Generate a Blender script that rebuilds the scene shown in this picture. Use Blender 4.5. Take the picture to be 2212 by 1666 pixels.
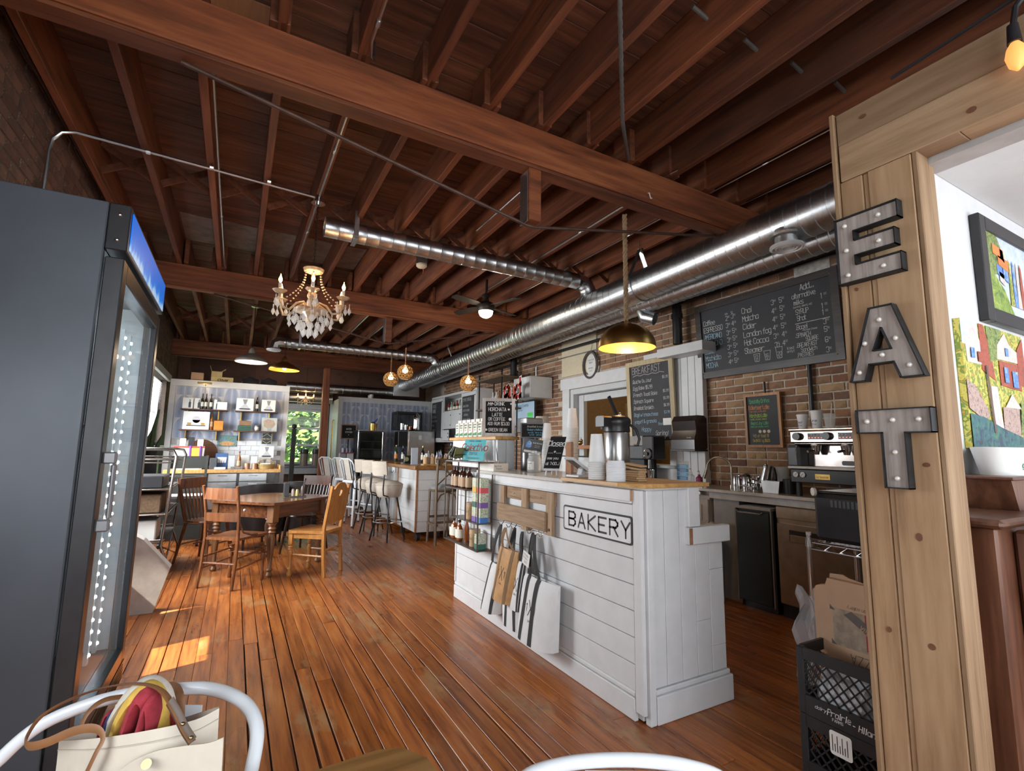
import bpy, math, random
from mathutils import Vector, Matrix, Euler
random.seed(11)
for _o in list(bpy.data.objects): bpy.data.objects.remove(_o)
sc = bpy.context.scene
COL = sc.collection
PI = math.pi
# ---------------------------------------------------------------- camera
def make_camera():
    f, yaw, pitch, roll = 1063.64, 0.507471, 0.128019, 0.013110
    fw = Vector((math.sin(yaw)*math.cos(pitch), math.cos(yaw)*math.cos(pitch), math.sin(pitch)))
    r0 = Vector((math.cos(yaw), -math.sin(yaw), 0)); u0 = r0.cross(fw)
    r = r0*math.cos(roll)+u0*math.sin(roll); u = u0*math.cos(roll)-r0*math.sin(roll)
    cam = bpy.data.cameras.new('camera'); cam.sensor_fit = 'HORIZONTAL'; cam.sensor_width = 36
    cam.lens = 36*f/2212; cam.clip_start = .03; cam.clip_end = 200
    o = bpy.data.objects.new('camera', cam); COL.objects.link(o)
    m = Matrix((r, u, -fw)).transposed().to_4x4(); m.translation = (0, 0, 1.30)
    o.matrix_world = m; sc.camera = o
make_camera()  # object positions below are mostly back-projected from image pixels, then hard-coded
# ---------------------------------------------------------------- world, sun, exposure
w = bpy.data.worlds.new('world'); sc.world = w; w.use_nodes = True
wn = w.node_tree.nodes; wl = w.node_tree.links; wn.clear()
bg = wn.new('ShaderNodeBackground'); wo = wn.new('ShaderNodeOutputWorld')
sky = wn.new('ShaderNodeTexSky'); sky.sky_type = 'HOSEK_WILKIE'; sky.turbidity = 5; sky.ground_albedo = .4
sky.sun_direction = Vector((-.62, -.25, .74)).normalized()
mx = wn.new('ShaderNodeMixRGB'); mx.inputs[0].default_value = .55; mx.inputs[2].default_value = (.80, .90, 1.0, 1)
wl.new(sky.outputs[0], mx.inputs[1]); wl.new(mx.outputs[0], bg.inputs[0]); bg.inputs[1].default_value = 5.0
wl.new(bg.outputs[0], wo.inputs[0])
sun = bpy.data.lights.new('sun', 'SUN'); sun.energy = 26; sun.angle = .009; sun.color = (1, .93, .82)
so = bpy.data.objects.new('sun', sun); COL.objects.link(so)
so.rotation_euler = Vector((.72, .215, -.80)).to_track_quat('-Z', 'Y').to_euler(); so.location = (-6, 0, 9)
def area(name, loc, target, sx, sy, power, color=(1, 1, 1), portal=False, spread=PI):
    l = bpy.data.lights.new(name, 'AREA'); l.shape = 'RECTANGLE'; l.size = sx; l.size_y = sy; l.energy = power; l.color = color
    if portal: l.cycles.is_portal = True
    l.spread = spread
    o = bpy.data.objects.new(name, l); COL.objects.link(o); o.location = loc
    o.rotation_euler = (Vector(target)-Vector(loc)).to_track_quat('-Z', 'Y').to_euler(); return o
# daylight at the glazed openings: the street front behind the camera, the side windows (two made up, with fill lamps), the far windows
area('daylight_front', (1.6, -1.62, 1.75), (1.6, 5, 1.55), 5.4, 2.5, 105, (.92, .96, 1))
area('daylight_left', (-1.19, .55, 1.35), (3, .55, .2), 1.2, .75, 14, (.95, .97, 1))
area('daylight_left_mid', (-1.19, 5.2, 1.55), (3, 5.2, -.6), 1.4, 1.2, 95, (.95, .97, 1), spread=2.5)  # fill lamp added at a made-up window to brighten the dark middle
area('daylight_left_back', (-1.19, 7.35, 1.55), (3, 7.35, -.6), 1.5, 1.2, 95, (.95, .97, 1), spread=2.5)  # second added fill lamp, at the other made-up window farther back
area('daylight_left_far', (-1.75, 10.3, 1.9), (3, 10.3, 1.5), 2.4, 1.6, 160, (.95, .97, 1))
area('daylight_side_room', (4.6, -1.55, 1.5), (3.4, 3, 1.5), 3.4, 1.9, 7, (.93, .96, 1))
vs = sc.view_settings; vs.view_transform = 'Standard'; vs.look = 'None'; vs.gamma = 1; vs.use_curve_mapping = False; vs.exposure = 0.0
sc.cycles.use_denoising = True
sc.cycles.max_bounces = 8; sc.cycles.diffuse_bounces = 4; sc.cycles.glossy_bounces = 4; sc.cycles.transmission_bounces = 6
sc.cycles.transparent_max_bounces = 12; sc.cycles.caustics_reflective = False; sc.cycles.caustics_refractive = False
sc.cycles.sample_clamp_indirect = 8
# ---------------------------------------------------------------- materials
MATS = {}
def nt(name):
    m = bpy.data.materials.new(name); m.use_nodes = True; t = m.node_tree
    return m, t.nodes, t.links, t.nodes['Principled BSDF']
def setp(b, **k):
    for a, v in k.items(): b.inputs[a.replace('_', ' ')].default_value = v
def coord(n, l, scale=(1, 1, 1), kind='Object', rand=0):
    tc = n.new('ShaderNodeTexCoord'); mp = n.new('ShaderNodeMapping'); mp.inputs['Scale'].default_value = scale
    l.new(tc.outputs[kind], mp.inputs[0])
    if rand:
        oi = n.new('ShaderNodeObjectInfo'); mu = n.new('ShaderNodeMath'); mu.operation = 'MULTIPLY'; mu.inputs[1].default_value = rand
        l.new(oi.outputs['Random'], mu.inputs[0]); cx = n.new('ShaderNodeCombineXYZ')
        for i in range(3): l.new(mu.outputs[0], cx.inputs[i])
        l.new(cx.outputs[0], mp.inputs['Location'])
    return mp.outputs[0]
def ramp(n, l, src, stops, mode='LINEAR'):
    r = n.new('ShaderNodeValToRGB'); r.color_ramp.interpolation = mode; e = r.color_ramp.elements
    while len(e) < len(stops): e.new(.5)
    for i, (p, c) in enumerate(stops):
        e[i].position = p; e[i].color = (c[0], c[1], c[2], 1) if len(c) == 3 else c
    l.new(src, r.inputs[0]); return r.outputs[0]
def noise(n, l, vec, scale, detail=3, rough=.55):
    t = n.new('ShaderNodeTexNoise'); t.inputs['Scale'].default_value = scale; t.inputs['Detail'].default_value = detail
    t.inputs['Roughness'].default_value = rough; l.new(vec, t.inputs[0]); return t.outputs[0]
def mix(n, l, a, b, fac, mode='MIX'):
    m = n.new('ShaderNodeMixRGB'); m.blend_type = mode
    for i, v in ((0, fac), (1, a), (2, b)):
        if hasattr(v, 'is_output'): l.new(v, m.inputs[i])
        elif i == 0: m.inputs[0].default_value = v
        else: m.inputs[i].default_value = (*v, 1)
    return m.outputs[0]
def bump(n, l, b, h, strength=.2, dist=.01):
    bp = n.new('ShaderNodeBump'); bp.inputs['Strength'].default_value = strength; bp.inputs['Distance'].default_value = dist
    l.new(h, bp.inputs['Height']); l.new(bp.outputs[0], b.inputs['Normal'])
def plain(name, col, rough=.5, metal=0, var=.12, scale=14, **k):
    if name in MATS: return MATS[name]
    m, n, l, b = nt(name); setp(b, Roughness=rough, Metallic=metal, **k)
    v = coord(n, l)
    nz = noise(n, l, v, scale)
    c = ramp(n, l, nz, [(.3, tuple(x*(1-var) for x in col)), (.7, tuple(min(1, x*(1+var*.6)) for x in col))])
    l.new(c, b.inputs['Base Color']); MATS[name] = m; return m
def emit(name, col, s, base=(.8, .8, .8)):
    m, n, l, b = nt(name); setp(b, Base_Color=(*base, 1), Emission_Color=(*col, 1), Emission_Strength=s); MATS[name] = m; return m
def glass(name, col=(1, 1, 1), rough=.02, ior=1.2, alpha=.25):
    m, n, l, b = nt(name); setp(b, Base_Color=(*col, 1), Roughness=rough, IOR=ior, Alpha=alpha, Specular_IOR_Level=.9)
    MATS[name] = m; return m
def wood(name, dark, mid, light, axis=0, rough=(.35, .6), gscale=3.0, patch=None, rand=1, bmp=.15, stretch=14, coat=0, vr=(.74, 1.2)):
    m, n, l, b = nt(name)
    s = [stretch*gscale]*3; s[axis] = gscale
    vec = coord(n, l, tuple(s), 'Object', 37.0*rand)
    g = noise(n, l, vec, 1.0, 5, .62)
    c = ramp(n, l, g, [(.28, dark), (.5, mid), (.74, light)])
    s2 = [gscale*.9]*3; s2[axis] = gscale*.35
    v2 = coord(n, l, tuple(s2), 'Object', 11.0*rand)
    p = noise(n, l, v2, 1.0, 4, .6)
    if patch:
        gp = n.new('ShaderNodeNewGeometry'); mq = n.new('ShaderNodeMapping'); mq.inputs['Scale'].default_value = (2.6, .9, 1); l.new(gp.outputs['Position'], mq.inputs[0])
        pp = noise(n, l, mq.outputs[0], 1.3, 9, .72); dk = noise(n, l, mq.outputs[0], 3.1, 8, .7)
        c = mix(n, l, c, patch, ramp(n, l, pp, [(.55, (0, 0, 0)), (.63, (.8, .8, .8))])); c = mix(n, l, c, dark, ramp(n, l, dk, [(.58, (0, 0, 0)), (.72, (.8, .8, .8))]))
    else: c = mix(n, l, c, dark, ramp(n, l, p, [(.52, (0, 0, 0)), (.75, (.7, .7, .7))]))
    if rand:
        oi = n.new('ShaderNodeObjectInfo'); hv = n.new('ShaderNodeHueSaturation')
        mr = n.new('ShaderNodeMapRange'); mr.inputs[3].default_value = vr[0]; mr.inputs[4].default_value = vr[1]
        l.new(oi.outputs['Random'], mr.inputs[0]); l.new(mr.outputs[0], hv.inputs['Value']); l.new(c, hv.inputs['Color']); c = hv.outputs[0]
    l.new(c, b.inputs['Base Color'])
    r = n.new('ShaderNodeMapRange'); r.inputs[1].default_value = .3; r.inputs[2].default_value = .7; r.inputs[3].default_value = rough[0]; r.inputs[4].default_value = rough[1]
    l.new(p, r.inputs[0]); l.new(r.outputs[0], b.inputs['Roughness'])
    if coat: setp(b, Coat_Weight=coat, Coat_Roughness=.12)
    bump(n, l, b, g, bmp, .004); MATS[name] = m; return m
# ---------------------------------------------------------------- mesh building
class MB:
    def __init__(s): s.v = []; s.f = []; s.mi = []; s.m = 0; s.sm = []
    def add(s, vs, fs, smooth=False):
        k = len(s.v); s.v.extend([tuple(p) for p in vs])
        for f in fs: s.f.append(tuple(i+k for i in f)); s.mi.append(s.m); s.sm.append(smooth)
        return s
    def box(s, x0, x1, y0, y1, z0, z1, b=0):
        return s.xbox(((x0+x1)/2, (y0+y1)/2, (z0+z1)/2), (abs(x1-x0), abs(y1-y0), abs(z1-z0)), None, b)
    def xbox(s, c, sz, rot=None, b=0):
        hx, hy, hz = sz[0]/2, sz[1]/2, sz[2]/2
        R = None
        if rot is not None: R = rot if isinstance(rot, Matrix) else Euler(rot).to_matrix()
        def T(p):
            p = Vector(p)
            if R: p = R @ p
            return p+Vector(c)
        if b <= 0:
            P = [(-hx, -hy, -hz), (hx, -hy, -hz), (hx, hy, -hz), (-hx, hy, -hz), (-hx, -hy, hz), (hx, -hy, hz), (hx, hy, hz), (-hx, hy, hz)]
            return s.add([T(p) for p in P], [(0, 3, 2, 1), (4, 5, 6, 7), (0, 1, 5, 4), (1, 2, 6, 5), (2, 3, 7, 6), (3, 0, 4, 7)])
        b = min(b, hx*.98, hy*.98, hz*.98)
        P = []; idx = {}
        for sx in (-1, 1):
            for sy in (-1, 1):
                for sz_ in (-1, 1):
                    for ax in range(3):
                        q = [sx*(hx-b), sy*(hy-b), sz_*(hz-b)]; q[ax] = (sx*hx, sy*hy, sz_*hz)[ax]
                        idx[(sx, sy, sz_, ax)] = len(P); P.append(q)
        F = []
        I = lambda a, bb, c_, ax: idx[(a, bb, c_, ax)]
        for sgn in (-1, 1):
            q = [I(sgn, -1, -1, 0), I(sgn, 1, -1, 0), I(sgn, 1, 1, 0), I(sgn, -1, 1, 0)]; F.append(q if sgn > 0 else q[::-1])
            q = [I(-1, sgn, -1, 1), I(-1, sgn, 1, 1), I(1, sgn, 1, 1), I(1, sgn, -1, 1)]; F.append(q if sgn > 0 else q[::-1])
            q = [I(-1, -1, sgn, 2), I(1, -1, sgn, 2), I(1, 1, sgn, 2), I(-1, 1, sgn, 2)]; F.append(q if sgn > 0 else q[::-1])
        for a in (-1, 1):
            for c_ in (-1, 1):
                q = [I(a, c_, -1, 0), I(a, c_, -1, 1), I(a, c_, 1, 1), I(a, c_, 1, 0)]; F.append(q if a*c_ > 0 else q[::-1])
                q = [I(a, -1, c_, 0), I(a, 1, c_, 0), I(a, 1, c_, 2), I(a, -1, c_, 2)]; F.append(q if a*c_ > 0 else q[::-1])
                q = [I(-1, a, c_, 1), I(-1, a, c_, 2), I(1, a, c_, 2), I(1, a, c_, 1)]; F.append(q if a*c_ > 0 else q[::-1])
                for d in (-1, 1):
                    q = [I(a, c_, d, 0), I(a, c_, d, 1), I(a, c_, d, 2)]; F.append(q if a*c_*d > 0 else q[::-1])
        return s.add([T(p) for p in P], F)
    def cyl(s, p0, p1, r0, r1=None, n=14, cap=True):
        r1 = r0 if r1 is None else r1
        p0 = Vector(p0); p1 = Vector(p1); d = (p1-p0).normalized()
        a = d.orthogonal().normalized(); bb = d.cross(a)
        ring = lambda p, r: [p+(a*math.cos(2*PI*i/n)+bb*math.sin(2*PI*i/n))*r for i in range(n)]
        A = ring(p0, r0); B = ring(p1, r1)
        s.add(A+B, [(i, (i+1) % n, n+(i+1) % n, n+i) for i in range(n)], True)
        if cap:
            if r0 > 0: s.add(A, [tuple(range(n))[::-1]])
            if r1 > 0: s.add(B, [tuple(range(n))])
        return s
    def tube(s, pts, r, n=8, closed=False, cap=True, flat=None):
        P = [Vector(p) for p in pts]; N = len(P); rings = []
        prev = None
        for i in range(N):
            if closed: t = P[(i+1) % N]-P[i-1]
            else: t = P[min(i+1, N-1)]-P[max(i-1, 0)]
            if t.length < 1e-9: t = Vector((0, 0, 1))
            t.normalize()
            if prev is None:
                a = t.orthogonal().normalized() if flat is None else (Vector(flat)-t*t.dot(Vector(flat))).normalized()
            else:
                a = prev-t*prev.dot(t); a = a.normalized() if a.length > 1e-6 else t.orthogonal().normalized()
            prev = a; bb = t.cross(a)
            rr = r[i] if isinstance(r, (list, tuple)) else r
            ra, rb = rr if isinstance(rr, tuple) else (rr, rr)
            rings.append([P[i]+a*ra*math.cos(2*PI*k/n)+bb*rb*math.sin(2*PI*k/n) for k in range(n)])
        V = [p for rg in rings for p in rg]; F = []
        for i in range(N if closed else N-1):
            j = (i+1) % N
            for k in range(n): F.append((i*n+k, i*n+(k+1) % n, j*n+(k+1) % n, j*n+k))
        s.add(V, F, True)
        if cap and not closed: s.add(rings[0], [tuple(range(n))[::-1]]); s.add(rings[-1], [tuple(range(n))])
        return s
    def lathe(s, prof, c=(0, 0, 0), n=20, M=None, a0=0, a1=2*PI):
        full = abs(a1-a0-2*PI) < 1e-6; m = n if full else n+1; V = []
        for r, z in prof:
            for i in range(m):
                a = a0+(a1-a0)*i/n; p = Vector((r*math.cos(a), r*math.sin(a), z))
                if M is not None: p = M @ p
                V.append(p+Vector(c))
        F = []
        for j in range(len(prof)-1):
            for i in range(n):
                k = (i+1) % m if full else i+1
                F.append((j*m+i, j*m+k, (j+1)*m+k, (j+1)*m+i))
        return s.add(V, F, True)
    def ball(s, c, r, n=10, m=6, sc=(1, 1, 1)):
        V = []
        for j in range(m+1):
            t = PI*j/m
            for i in range(n): V.append((c[0]+r*sc[0]*math.sin(t)*math.cos(2*PI*i/n), c[1]+r*sc[1]*math.sin(t)*math.sin(2*PI*i/n), c[2]+r*sc[2]*math.cos(t)))
        F = [(j*n+i, (j+1)*n+i, (j+1)*n+(i+1) % n, j*n+(i+1) % n) for j in range(m) for i in range(n)]
        return s.add(V, F, True)
    def prism(s, poly, fn, w0, w1):
        n = len(poly); A = [fn(u, v, w0) for u, v in poly]; B = [fn(u, v, w1) for u, v in poly]
        s.add(A, [tuple(range(n))]); s.add(B, [tuple(range(n))[::-1]])
        return s.add(A+B, [(i, n+i, n+(i+1) % n, (i+1) % n) for i in range(n)])
    def grid(s, fn, nu, nv, smooth=True, thick=0):
        V = [Vector(fn(i/nu, j/nv)) for j in range(nv+1) for i in range(nu+1)]
        F = [(j*(nu+1)+i, j*(nu+1)+i+1, (j+1)*(nu+1)+i+1, (j+1)*(nu+1)+i) for j in range(nv) for i in range(nu)]
        s.add(V, F, smooth)
        if thick:
            W = []
            for j in range(nv+1):
                for i in range(nu+1):
                    a = V[j*(nu+1)+min(i+1, nu)]-V[j*(nu+1)+max(i-1, 0)]; b = V[min(j+1, nv)*(nu+1)+i]-V[max(j-1, 0)*(nu+1)+i]
                    nn = a.cross(b); nn = nn.normalized() if nn.length > 1e-12 else Vector((0, 0, 1)); W.append(V[j*(nu+1)+i]-nn*thick)
            s.add(W, [f[::-1] for f in F], smooth)
            bd = [(i, 0) for i in range(nu)]+[(nu, j) for j in range(nv)]+[(i, nv) for i in range(nu, 0, -1)]+[(0, j) for j in range(nv, 0, -1)]
            ii = [j*(nu+1)+i for i, j in bd]; L = len(ii)
            s.add([V[k] for k in ii]+[W[k] for k in ii], [(k, L+k, L+(k+1) % L, (k+1) % L) for k in range(L)])
        return s
    def mesh(s, name, mats):
        me = bpy.data.meshes.new(name); me.from_pydata(s.v, [], s.f); me.update()
        for m in (mats if isinstance(mats, (list, tuple)) else [mats]): me.materials.append(m)
        if any(s.mi): me.polygons.foreach_set('material_index', s.mi)
        if any(s.sm):
            me.polygons.foreach_set('use_smooth', s.sm); me.set_sharp_from_angle(angle=math.radians(42))
        return me
    def build(s, name, mats, parent=None, world=True):
        me = s.mesh(name, mats); o = bpy.data.objects.new(name, me); COL.objects.link(o)
        if parent is not None:
            o.parent = parent
            if world: o.location = -ORG.get(parent.name, Vector((0, 0, 0)))
            ORG[o.name] = Vector((0, 0, 0)) if world else ORG.get(parent.name, Vector((0, 0, 0)))
        else: ORG[o.name] = Vector((0, 0, 0))
        return o
ORG = {}
def tag(o, label, cat, group=None):
    o['label'] = label; o['category'] = cat
    if group: o['group'] = group
    return o
def struct(o, label=None):
    o['kind'] = 'structure'
    if label: o['label'] = label
    return o
def E(name, loc, label, cat, group=None, rz=0):
    o = bpy.data.objects.new(name, None); COL.objects.link(o); o.location = loc; o.empty_display_size = .05
    if rz: o.rotation_euler = (0, 0, rz)
    ORG[o.name] = Vector(loc); return tag(o, label, cat, group)
def dup(root, loc, rz=0, label=None, group=None, scale=None):
    r = root.copy(); COL.objects.link(r); r.location = loc; r.rotation_euler = (0, 0, rz)
    if scale: r.scale = scale
    if label: r['label'] = label
    if group: r['group'] = group
    for ch in list(root.children):
        c = ch.copy(); COL.objects.link(c); c.parent = r
        for g in list(ch.children):
            d = g.copy(); COL.objects.link(d); d.parent = c
    return r
def mv(o, loc, rz=0, rx=0, ry=0):
    o.location = loc; o.rotation_euler = (rx, ry, rz); ORG[o.name] = Vector(loc); return o
# stroke lettering: two digits per point, x 0-4, y 0-8 with the baseline at 2
GL = dict(zip('ABCDEFGHIJKLMNOPQRSTUVWXYZ', "022842 1434|0208 083847463505 053544433202|4738180703123243|02082846442202|48080242 0535|480802 0535|47381807031232434525|0208 4248 0545|2228|3833221203|0208 480542|080242|0208254842|02084248|180703123243473818|02083847463505|180703123243473818 2442|02083847463505 2542|473818070615354443321203|0848 2228|080312324348|082248|0812253248|0248 0842|082548 2522|08480242".split('|')))
GL.update(zip('abcdefghijklmnopqrstuvwxyz', "46160503123243 4642|08023243453606|461605031242|48421203051646|044445361605031242|38281712 0636|461605031242 46413010|0802 0516364542|2622 2728|26211000 2728|0802 460442|2822|0602 05162522 25364542|0602 0516364542|160503123243453616|0600 063645433202|461605031242 4640|0602 04163646|4616051434433202|18132232 0636|0603123243 4642|062246|0612243246|0246 0642|0623 4610|06460242".split('|')))
GL.update(zip('0123456789', "180703123243473818|172822|07183847460242|071838474635 354443321203|32380444|480805354443321203|4738180703123243443504|084822|15060718384746351504031232434435|4635150607183847463212".split('|')))
GL.update({'$': "473818070615354443321203 2921", '.': "2223", ',': "2210", '!': "2824 2322", '-': "1535", ':': "2324 2526", "'": "2827", '(': "38272331", ')': "18272311", '/': "0248", '*': "0545 2327 1436 1634", '+': "0545 2327", '&': "42071828060312 2245", '<': "460544", '#': "1218 3238 0444 0646", '%': "0248 0807 4342", '>': "064504", '~': "0516253645", '_': "0242", '?': "07183847252423"})
NARROW = set("iIl.!',:jt1|f")
def seg(mb, a, b, w, fn, h):
    dx, dy = b[0]-a[0], b[1]-a[1]; L = math.hypot(dx, dy) or 1e-9; ux, uy = dx/L*w*.5, dy/L*w*.5
    q = [(a[0]-ux+uy, a[1]-uy-ux), (b[0]+ux+uy, b[1]+uy-ux), (b[0]+ux-uy, b[1]+uy+ux), (a[0]-ux-uy, a[1]-uy+ux)]
    mb.add([fn(x, y, h) for x, y in q], [(0, 1, 2, 3)])
def text(mb, s, u, v, h, fn, w=.12, sp=1.0, off=0, jit=0, slant=0, cw=.62):
    """letters of cap height h from (u, v); fn(u, v, offset) gives the point"""
    k = h/6.0; x = u
    for ch in s:
        if ch == ' ': x += h*.42*sp; continue
        g = GL.get(ch, '').split(); nar = ch in NARROW; jx = random.uniform(-jit, jit)*h; jy = random.uniform(-jit, jit)*h
        x0 = x-(k*1.2*cw*1.5 if nar else 0)
        for st in g:
            pts = [(x0+int(st[i])*k*cw*1.5+jx+(int(st[i+1])-2)*k*slant, v+(int(st[i+1])-2)*k+jy) for i in range(0, len(st)-1, 2)]
            for a, b in zip(pts, pts[1:]): seg(mb, a, b, w*h, fn, off)
        x += (k*cw*1.5*(2.6 if nar else 5.3))*sp
    return x
def text_w(s, h, sp=1.0, cw=.62):
    k = h/6.0; return sum(h*.42*sp if c == ' ' else k*cw*1.5*(2.6 if c in NARROW else 5.3)*sp for c in s)
def ctext(mb, s, uc, v, h, fn, w=.12, sp=1.0, off=0, jit=0, slant=0, cw=.62):
    return text(mb, s, uc-text_w(s, h, sp, cw)/2, v, h, fn, w, sp, off, jit, slant, cw)
def onX(X, sgn=-1):   # plane facing -X, u runs towards the camera (-Y)
    return lambda u, v, o=0: Vector((X+sgn*o, -u, v))
def onY(Y):           # plane facing -Y, u runs +X
    return lambda u, v, o=0: Vector((u, Y-o, v))
def onP(origin, ux, vx, nx):
    origin, ux, vx, nx = Vector(origin), Vector(ux).normalized(), Vector(vx).normalized(), Vector(nx).normalized()
    return lambda u, v, o=0: origin+ux*u+vx*v+nx*o
# ---------------------------------------------------------------- shared materials
FLOORM = wood('floor_wood', (.10, .026, .007), (.32, .092, .018), (.46, .165, .036), axis=1, vr=(.82, 1.14), rough=(.20, .42), gscale=2.2, patch=(.36, .20, .085), bmp=.10, stretch=16)
BEAMM = wood('beam_wood', (.065, .017, .006), (.18, .048, .014), (.29, .095, .030), axis=0, rough=(.5, .75), gscale=1.4, bmp=.25)
JOISTM = wood('joist_wood', (.06, .019, .009), (.165, .047, .016), (.25, .082, .032), axis=1, rough=(.55, .8), gscale=1.5, bmp=.3)
DECKM = wood('deck_wood', (.05, .018, .010), (.13, .045, .022), (.22, .085, .04), axis=0, rough=(.6, .85), gscale=1.6, bmp=.3)
PLYM = wood('plywood', (.25, .11, .05), (.36, .17, .08), (.42, .22, .11), axis=1, rough=(.6, .8), gscale=2)
RAWM = wood('rough_sawn_pine', (.22, .125, .06), (.36, .225, .12), (.46, .31, .18), axis=2, rough=(.6, .85), gscale=1.6, bmp=.5, stretch=11)
RAWY = wood('rough_sawn_pine_header', (.23, .135, .07), (.37, .24, .135), (.47, .325, .20), axis=1, rough=(.6, .85), gscale=1.6, bmp=.5, stretch=11)
def brickm(name, stops, mort=False):
    m, n, l, b = nt(name); oi = n.new('ShaderNodeObjectInfo')
    geo = n.new('ShaderNodeNewGeometry'); ad = n.new('ShaderNodeMath'); ad.operation = 'ADD'
    l.new(oi.outputs['Random'], ad.inputs[0]); l.new(geo.outputs['Random Per Island'], ad.inputs[1])
    fr = n.new('ShaderNodeMath'); fr.operation = 'FRACT'; l.new(ad.outputs[0], fr.inputs[0])
    c = ramp(n, l, fr.outputs[0], stops)
    v = coord(n, l); nz = noise(n, l, v, 38, 5, .7); nz2 = noise(n, l, v, 5, 4)
    c = mix(n, l, c, (.07, .045, .03), ramp(n, l, nz2, [(.52, (0, 0, 0)), (.72, (.75, .75, .75))]))
    c = mix(n, l, c, (.42, .34, .25), ramp(n, l, nz, [(.58, (0, 0, 0)), (.75, (.55, .55, .55))]))
    l.new(c, b.inputs['Base Color']); setp(b, Roughness=.9); bump(n, l, b, nz, .6, .006); MATS[name] = m; return m
BRICK = brickm('old_brick', [(0, (.20, .095, .055)), (.2, (.33, .16, .085)), (.45, (.26, .14, .08)), (.65, (.42, .27, .145)), (.85, (.18, .095, .065)), (1, (.36, .20, .115))])
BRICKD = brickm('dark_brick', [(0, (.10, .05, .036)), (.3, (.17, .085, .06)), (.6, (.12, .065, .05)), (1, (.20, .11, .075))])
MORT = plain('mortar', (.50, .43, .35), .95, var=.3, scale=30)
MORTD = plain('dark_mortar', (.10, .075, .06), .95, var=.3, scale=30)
WHITE = plain('white_painted_wood', (.66, .67, .67), .42, var=.06, scale=9)
WHITE2 = plain('white_wall_paint', (.70, .71, .72), .6, var=.04)
BLACK = plain('black_satin', (.018, .018, .02), .35, var=.2)
BLACKM = plain('black_metal', (.022, .021, .02), .4, .6, var=.2)
GALV = None
def galv(name, col, rough, sc_=60):
    m, n, l, b = nt(name); v = coord(n, l)
    t = n.new('ShaderNodeTexVoronoi'); t.inputs['Scale'].default_value = sc_; l.new(v, t.inputs[0])
    c = ramp(n, l, t.outputs['Distance'], [(0, tuple(x*.8 for x in col)), (.8, col)])
    l.new(c, b.inputs['Base Color']); setp(b, Metallic=1, Roughness=rough); MATS[name] = m; return m
GALV = galv('galvanised_steel', (.66, .68, .69), .33)
STEEL = plain('brushed_steel', (.55, .55, .54), .28, 1, var=.1)
CHROME = plain('chrome', (.75, .75, .76), .12, 1, var=.05)
BRASS = plain('aged_brass', (.52, .33, .10), .32, 1, var=.25, scale=6)
DARKGAP = plain('floor_underlay', (.13, .115, .11), .95, var=.3)
LX, RX, FY, NY = -1.22, 4.5, 13.0, -1.7      # inner faces of the left, right, far and street walls
JZ, DZ = 3.35, 3.63                          # joist underside, deck underside
# ---------------------------------------------------------------- floor
fb = MB(); fb.box(LX-.3, 7.2, NY-.3, FY+.3, -.10, -.024); floor = struct(fb.build('floor', DARKGAP))
def floor_boards():
    W = .0865; items = []
    x = LX-.02
    while x < 6.9:
        y = NY-.1-random.uniform(0, 2.2); xr = x+W
        yend = FY+.05 if x < RX else 3.2
        while y < yend:
            L = random.uniform(1.3, 3.3); y1 = min(y+L, yend)
            gap = .0012 if random.random() < .72 else (random.uniform(.006, .015) if -.5 < x < 1.3 and y < 3.2 else random.uniform(.003, .008))
            dz = random.uniform(-.0012, .0006)
            if y1 > NY-.05: items.append((x+gap/2, xr-gap/2, max(y, NY-.05)+.0008, y1-.0008, dz))
            y = y1
        x = xr
    def score(t):
        x0, x1, y0, y1, _ = t; cx = (x0+x1)/2; cy = max((y0+y1)/2, .9)
        if y1 < 1.45 or cx > 4.0 or cx < -.7: return 1e6
        if cx > 1.8 and 1.88 < cy < 3.9 and cx < 3.9: return 30+cy
        a = math.atan2(cx, cy)-.507
        if abs(a) > .84: return 1e5
        return cx*cx+cy*cy
    items.sort(key=score); cache = {}
    for t in items[:292]:
        b = MB(); cx, cy = (t[0]+t[1])/2, (t[2]+t[3])/2
        b.box(t[0]-cx, t[1]-cx, t[2]-cy, t[3]-cy, -.022, 0, .0016)
        o = b.build('floor_board', FLOORM, floor, world=False); o.location = (cx, cy, t[4])
    b = MB()
    for t in items[292:]: b.box(t[0], t[1], t[2], t[3], -.022, t[4])
    o = b.build('floor_board_field', FLOORM, floor); o['kind'] = 'stuff'
floor_boards()
# ---------------------------------------------------------------- ceiling: deck boards, joists, bridging
cb = MB(); cb.box(LX-.3, RX+.3, NY-.3, FY+.3, 3.66, 3.74); ceiling = struct(cb.build('ceiling', DARKGAP))
def deck():
    me = MB(); me.box(-(RX-LX)/2, (RX-LX)/2, -.0695, .0695, -.011, .011, .003); mesh = me.mesh('deck_board', DECKM)
    y = NY+.07; i = 0
    while y < FY:
        o = bpy.data.objects.new('deck_board', mesh); COL.objects.link(o); o.parent = ceiling
        o.location = ((LX+RX)/2, y, DZ+.013+random.uniform(-.002, .002)); y += .1415
    for x0, x1, y0, y1 in ((-.67, -.345, 2.70, 3.32), (-.285, .04, 2.70, 3.42)):
        MB().box(x0, x1, y0, y1, DZ-.008, DZ-.001).build('plywood_patch', PLYM, ceiling)
    PL2 = plain('grey_plywood', (.21, .155, .135), .7, var=.35, scale=9)
    for x0 in (-.66, -.28, .10, .49, .87):
        MB().box(x0, x0+.325, 5.75, 6.5, DZ-.009, DZ-.001).build('plywood_patch', PL2, ceiling)
deck()
BAYS = ((NY+.02, 2.70, -.02), (2.44, 6.78, 0.0), (6.50, 11.72, .055), (11.40, FY-.02, 0.0))
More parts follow.
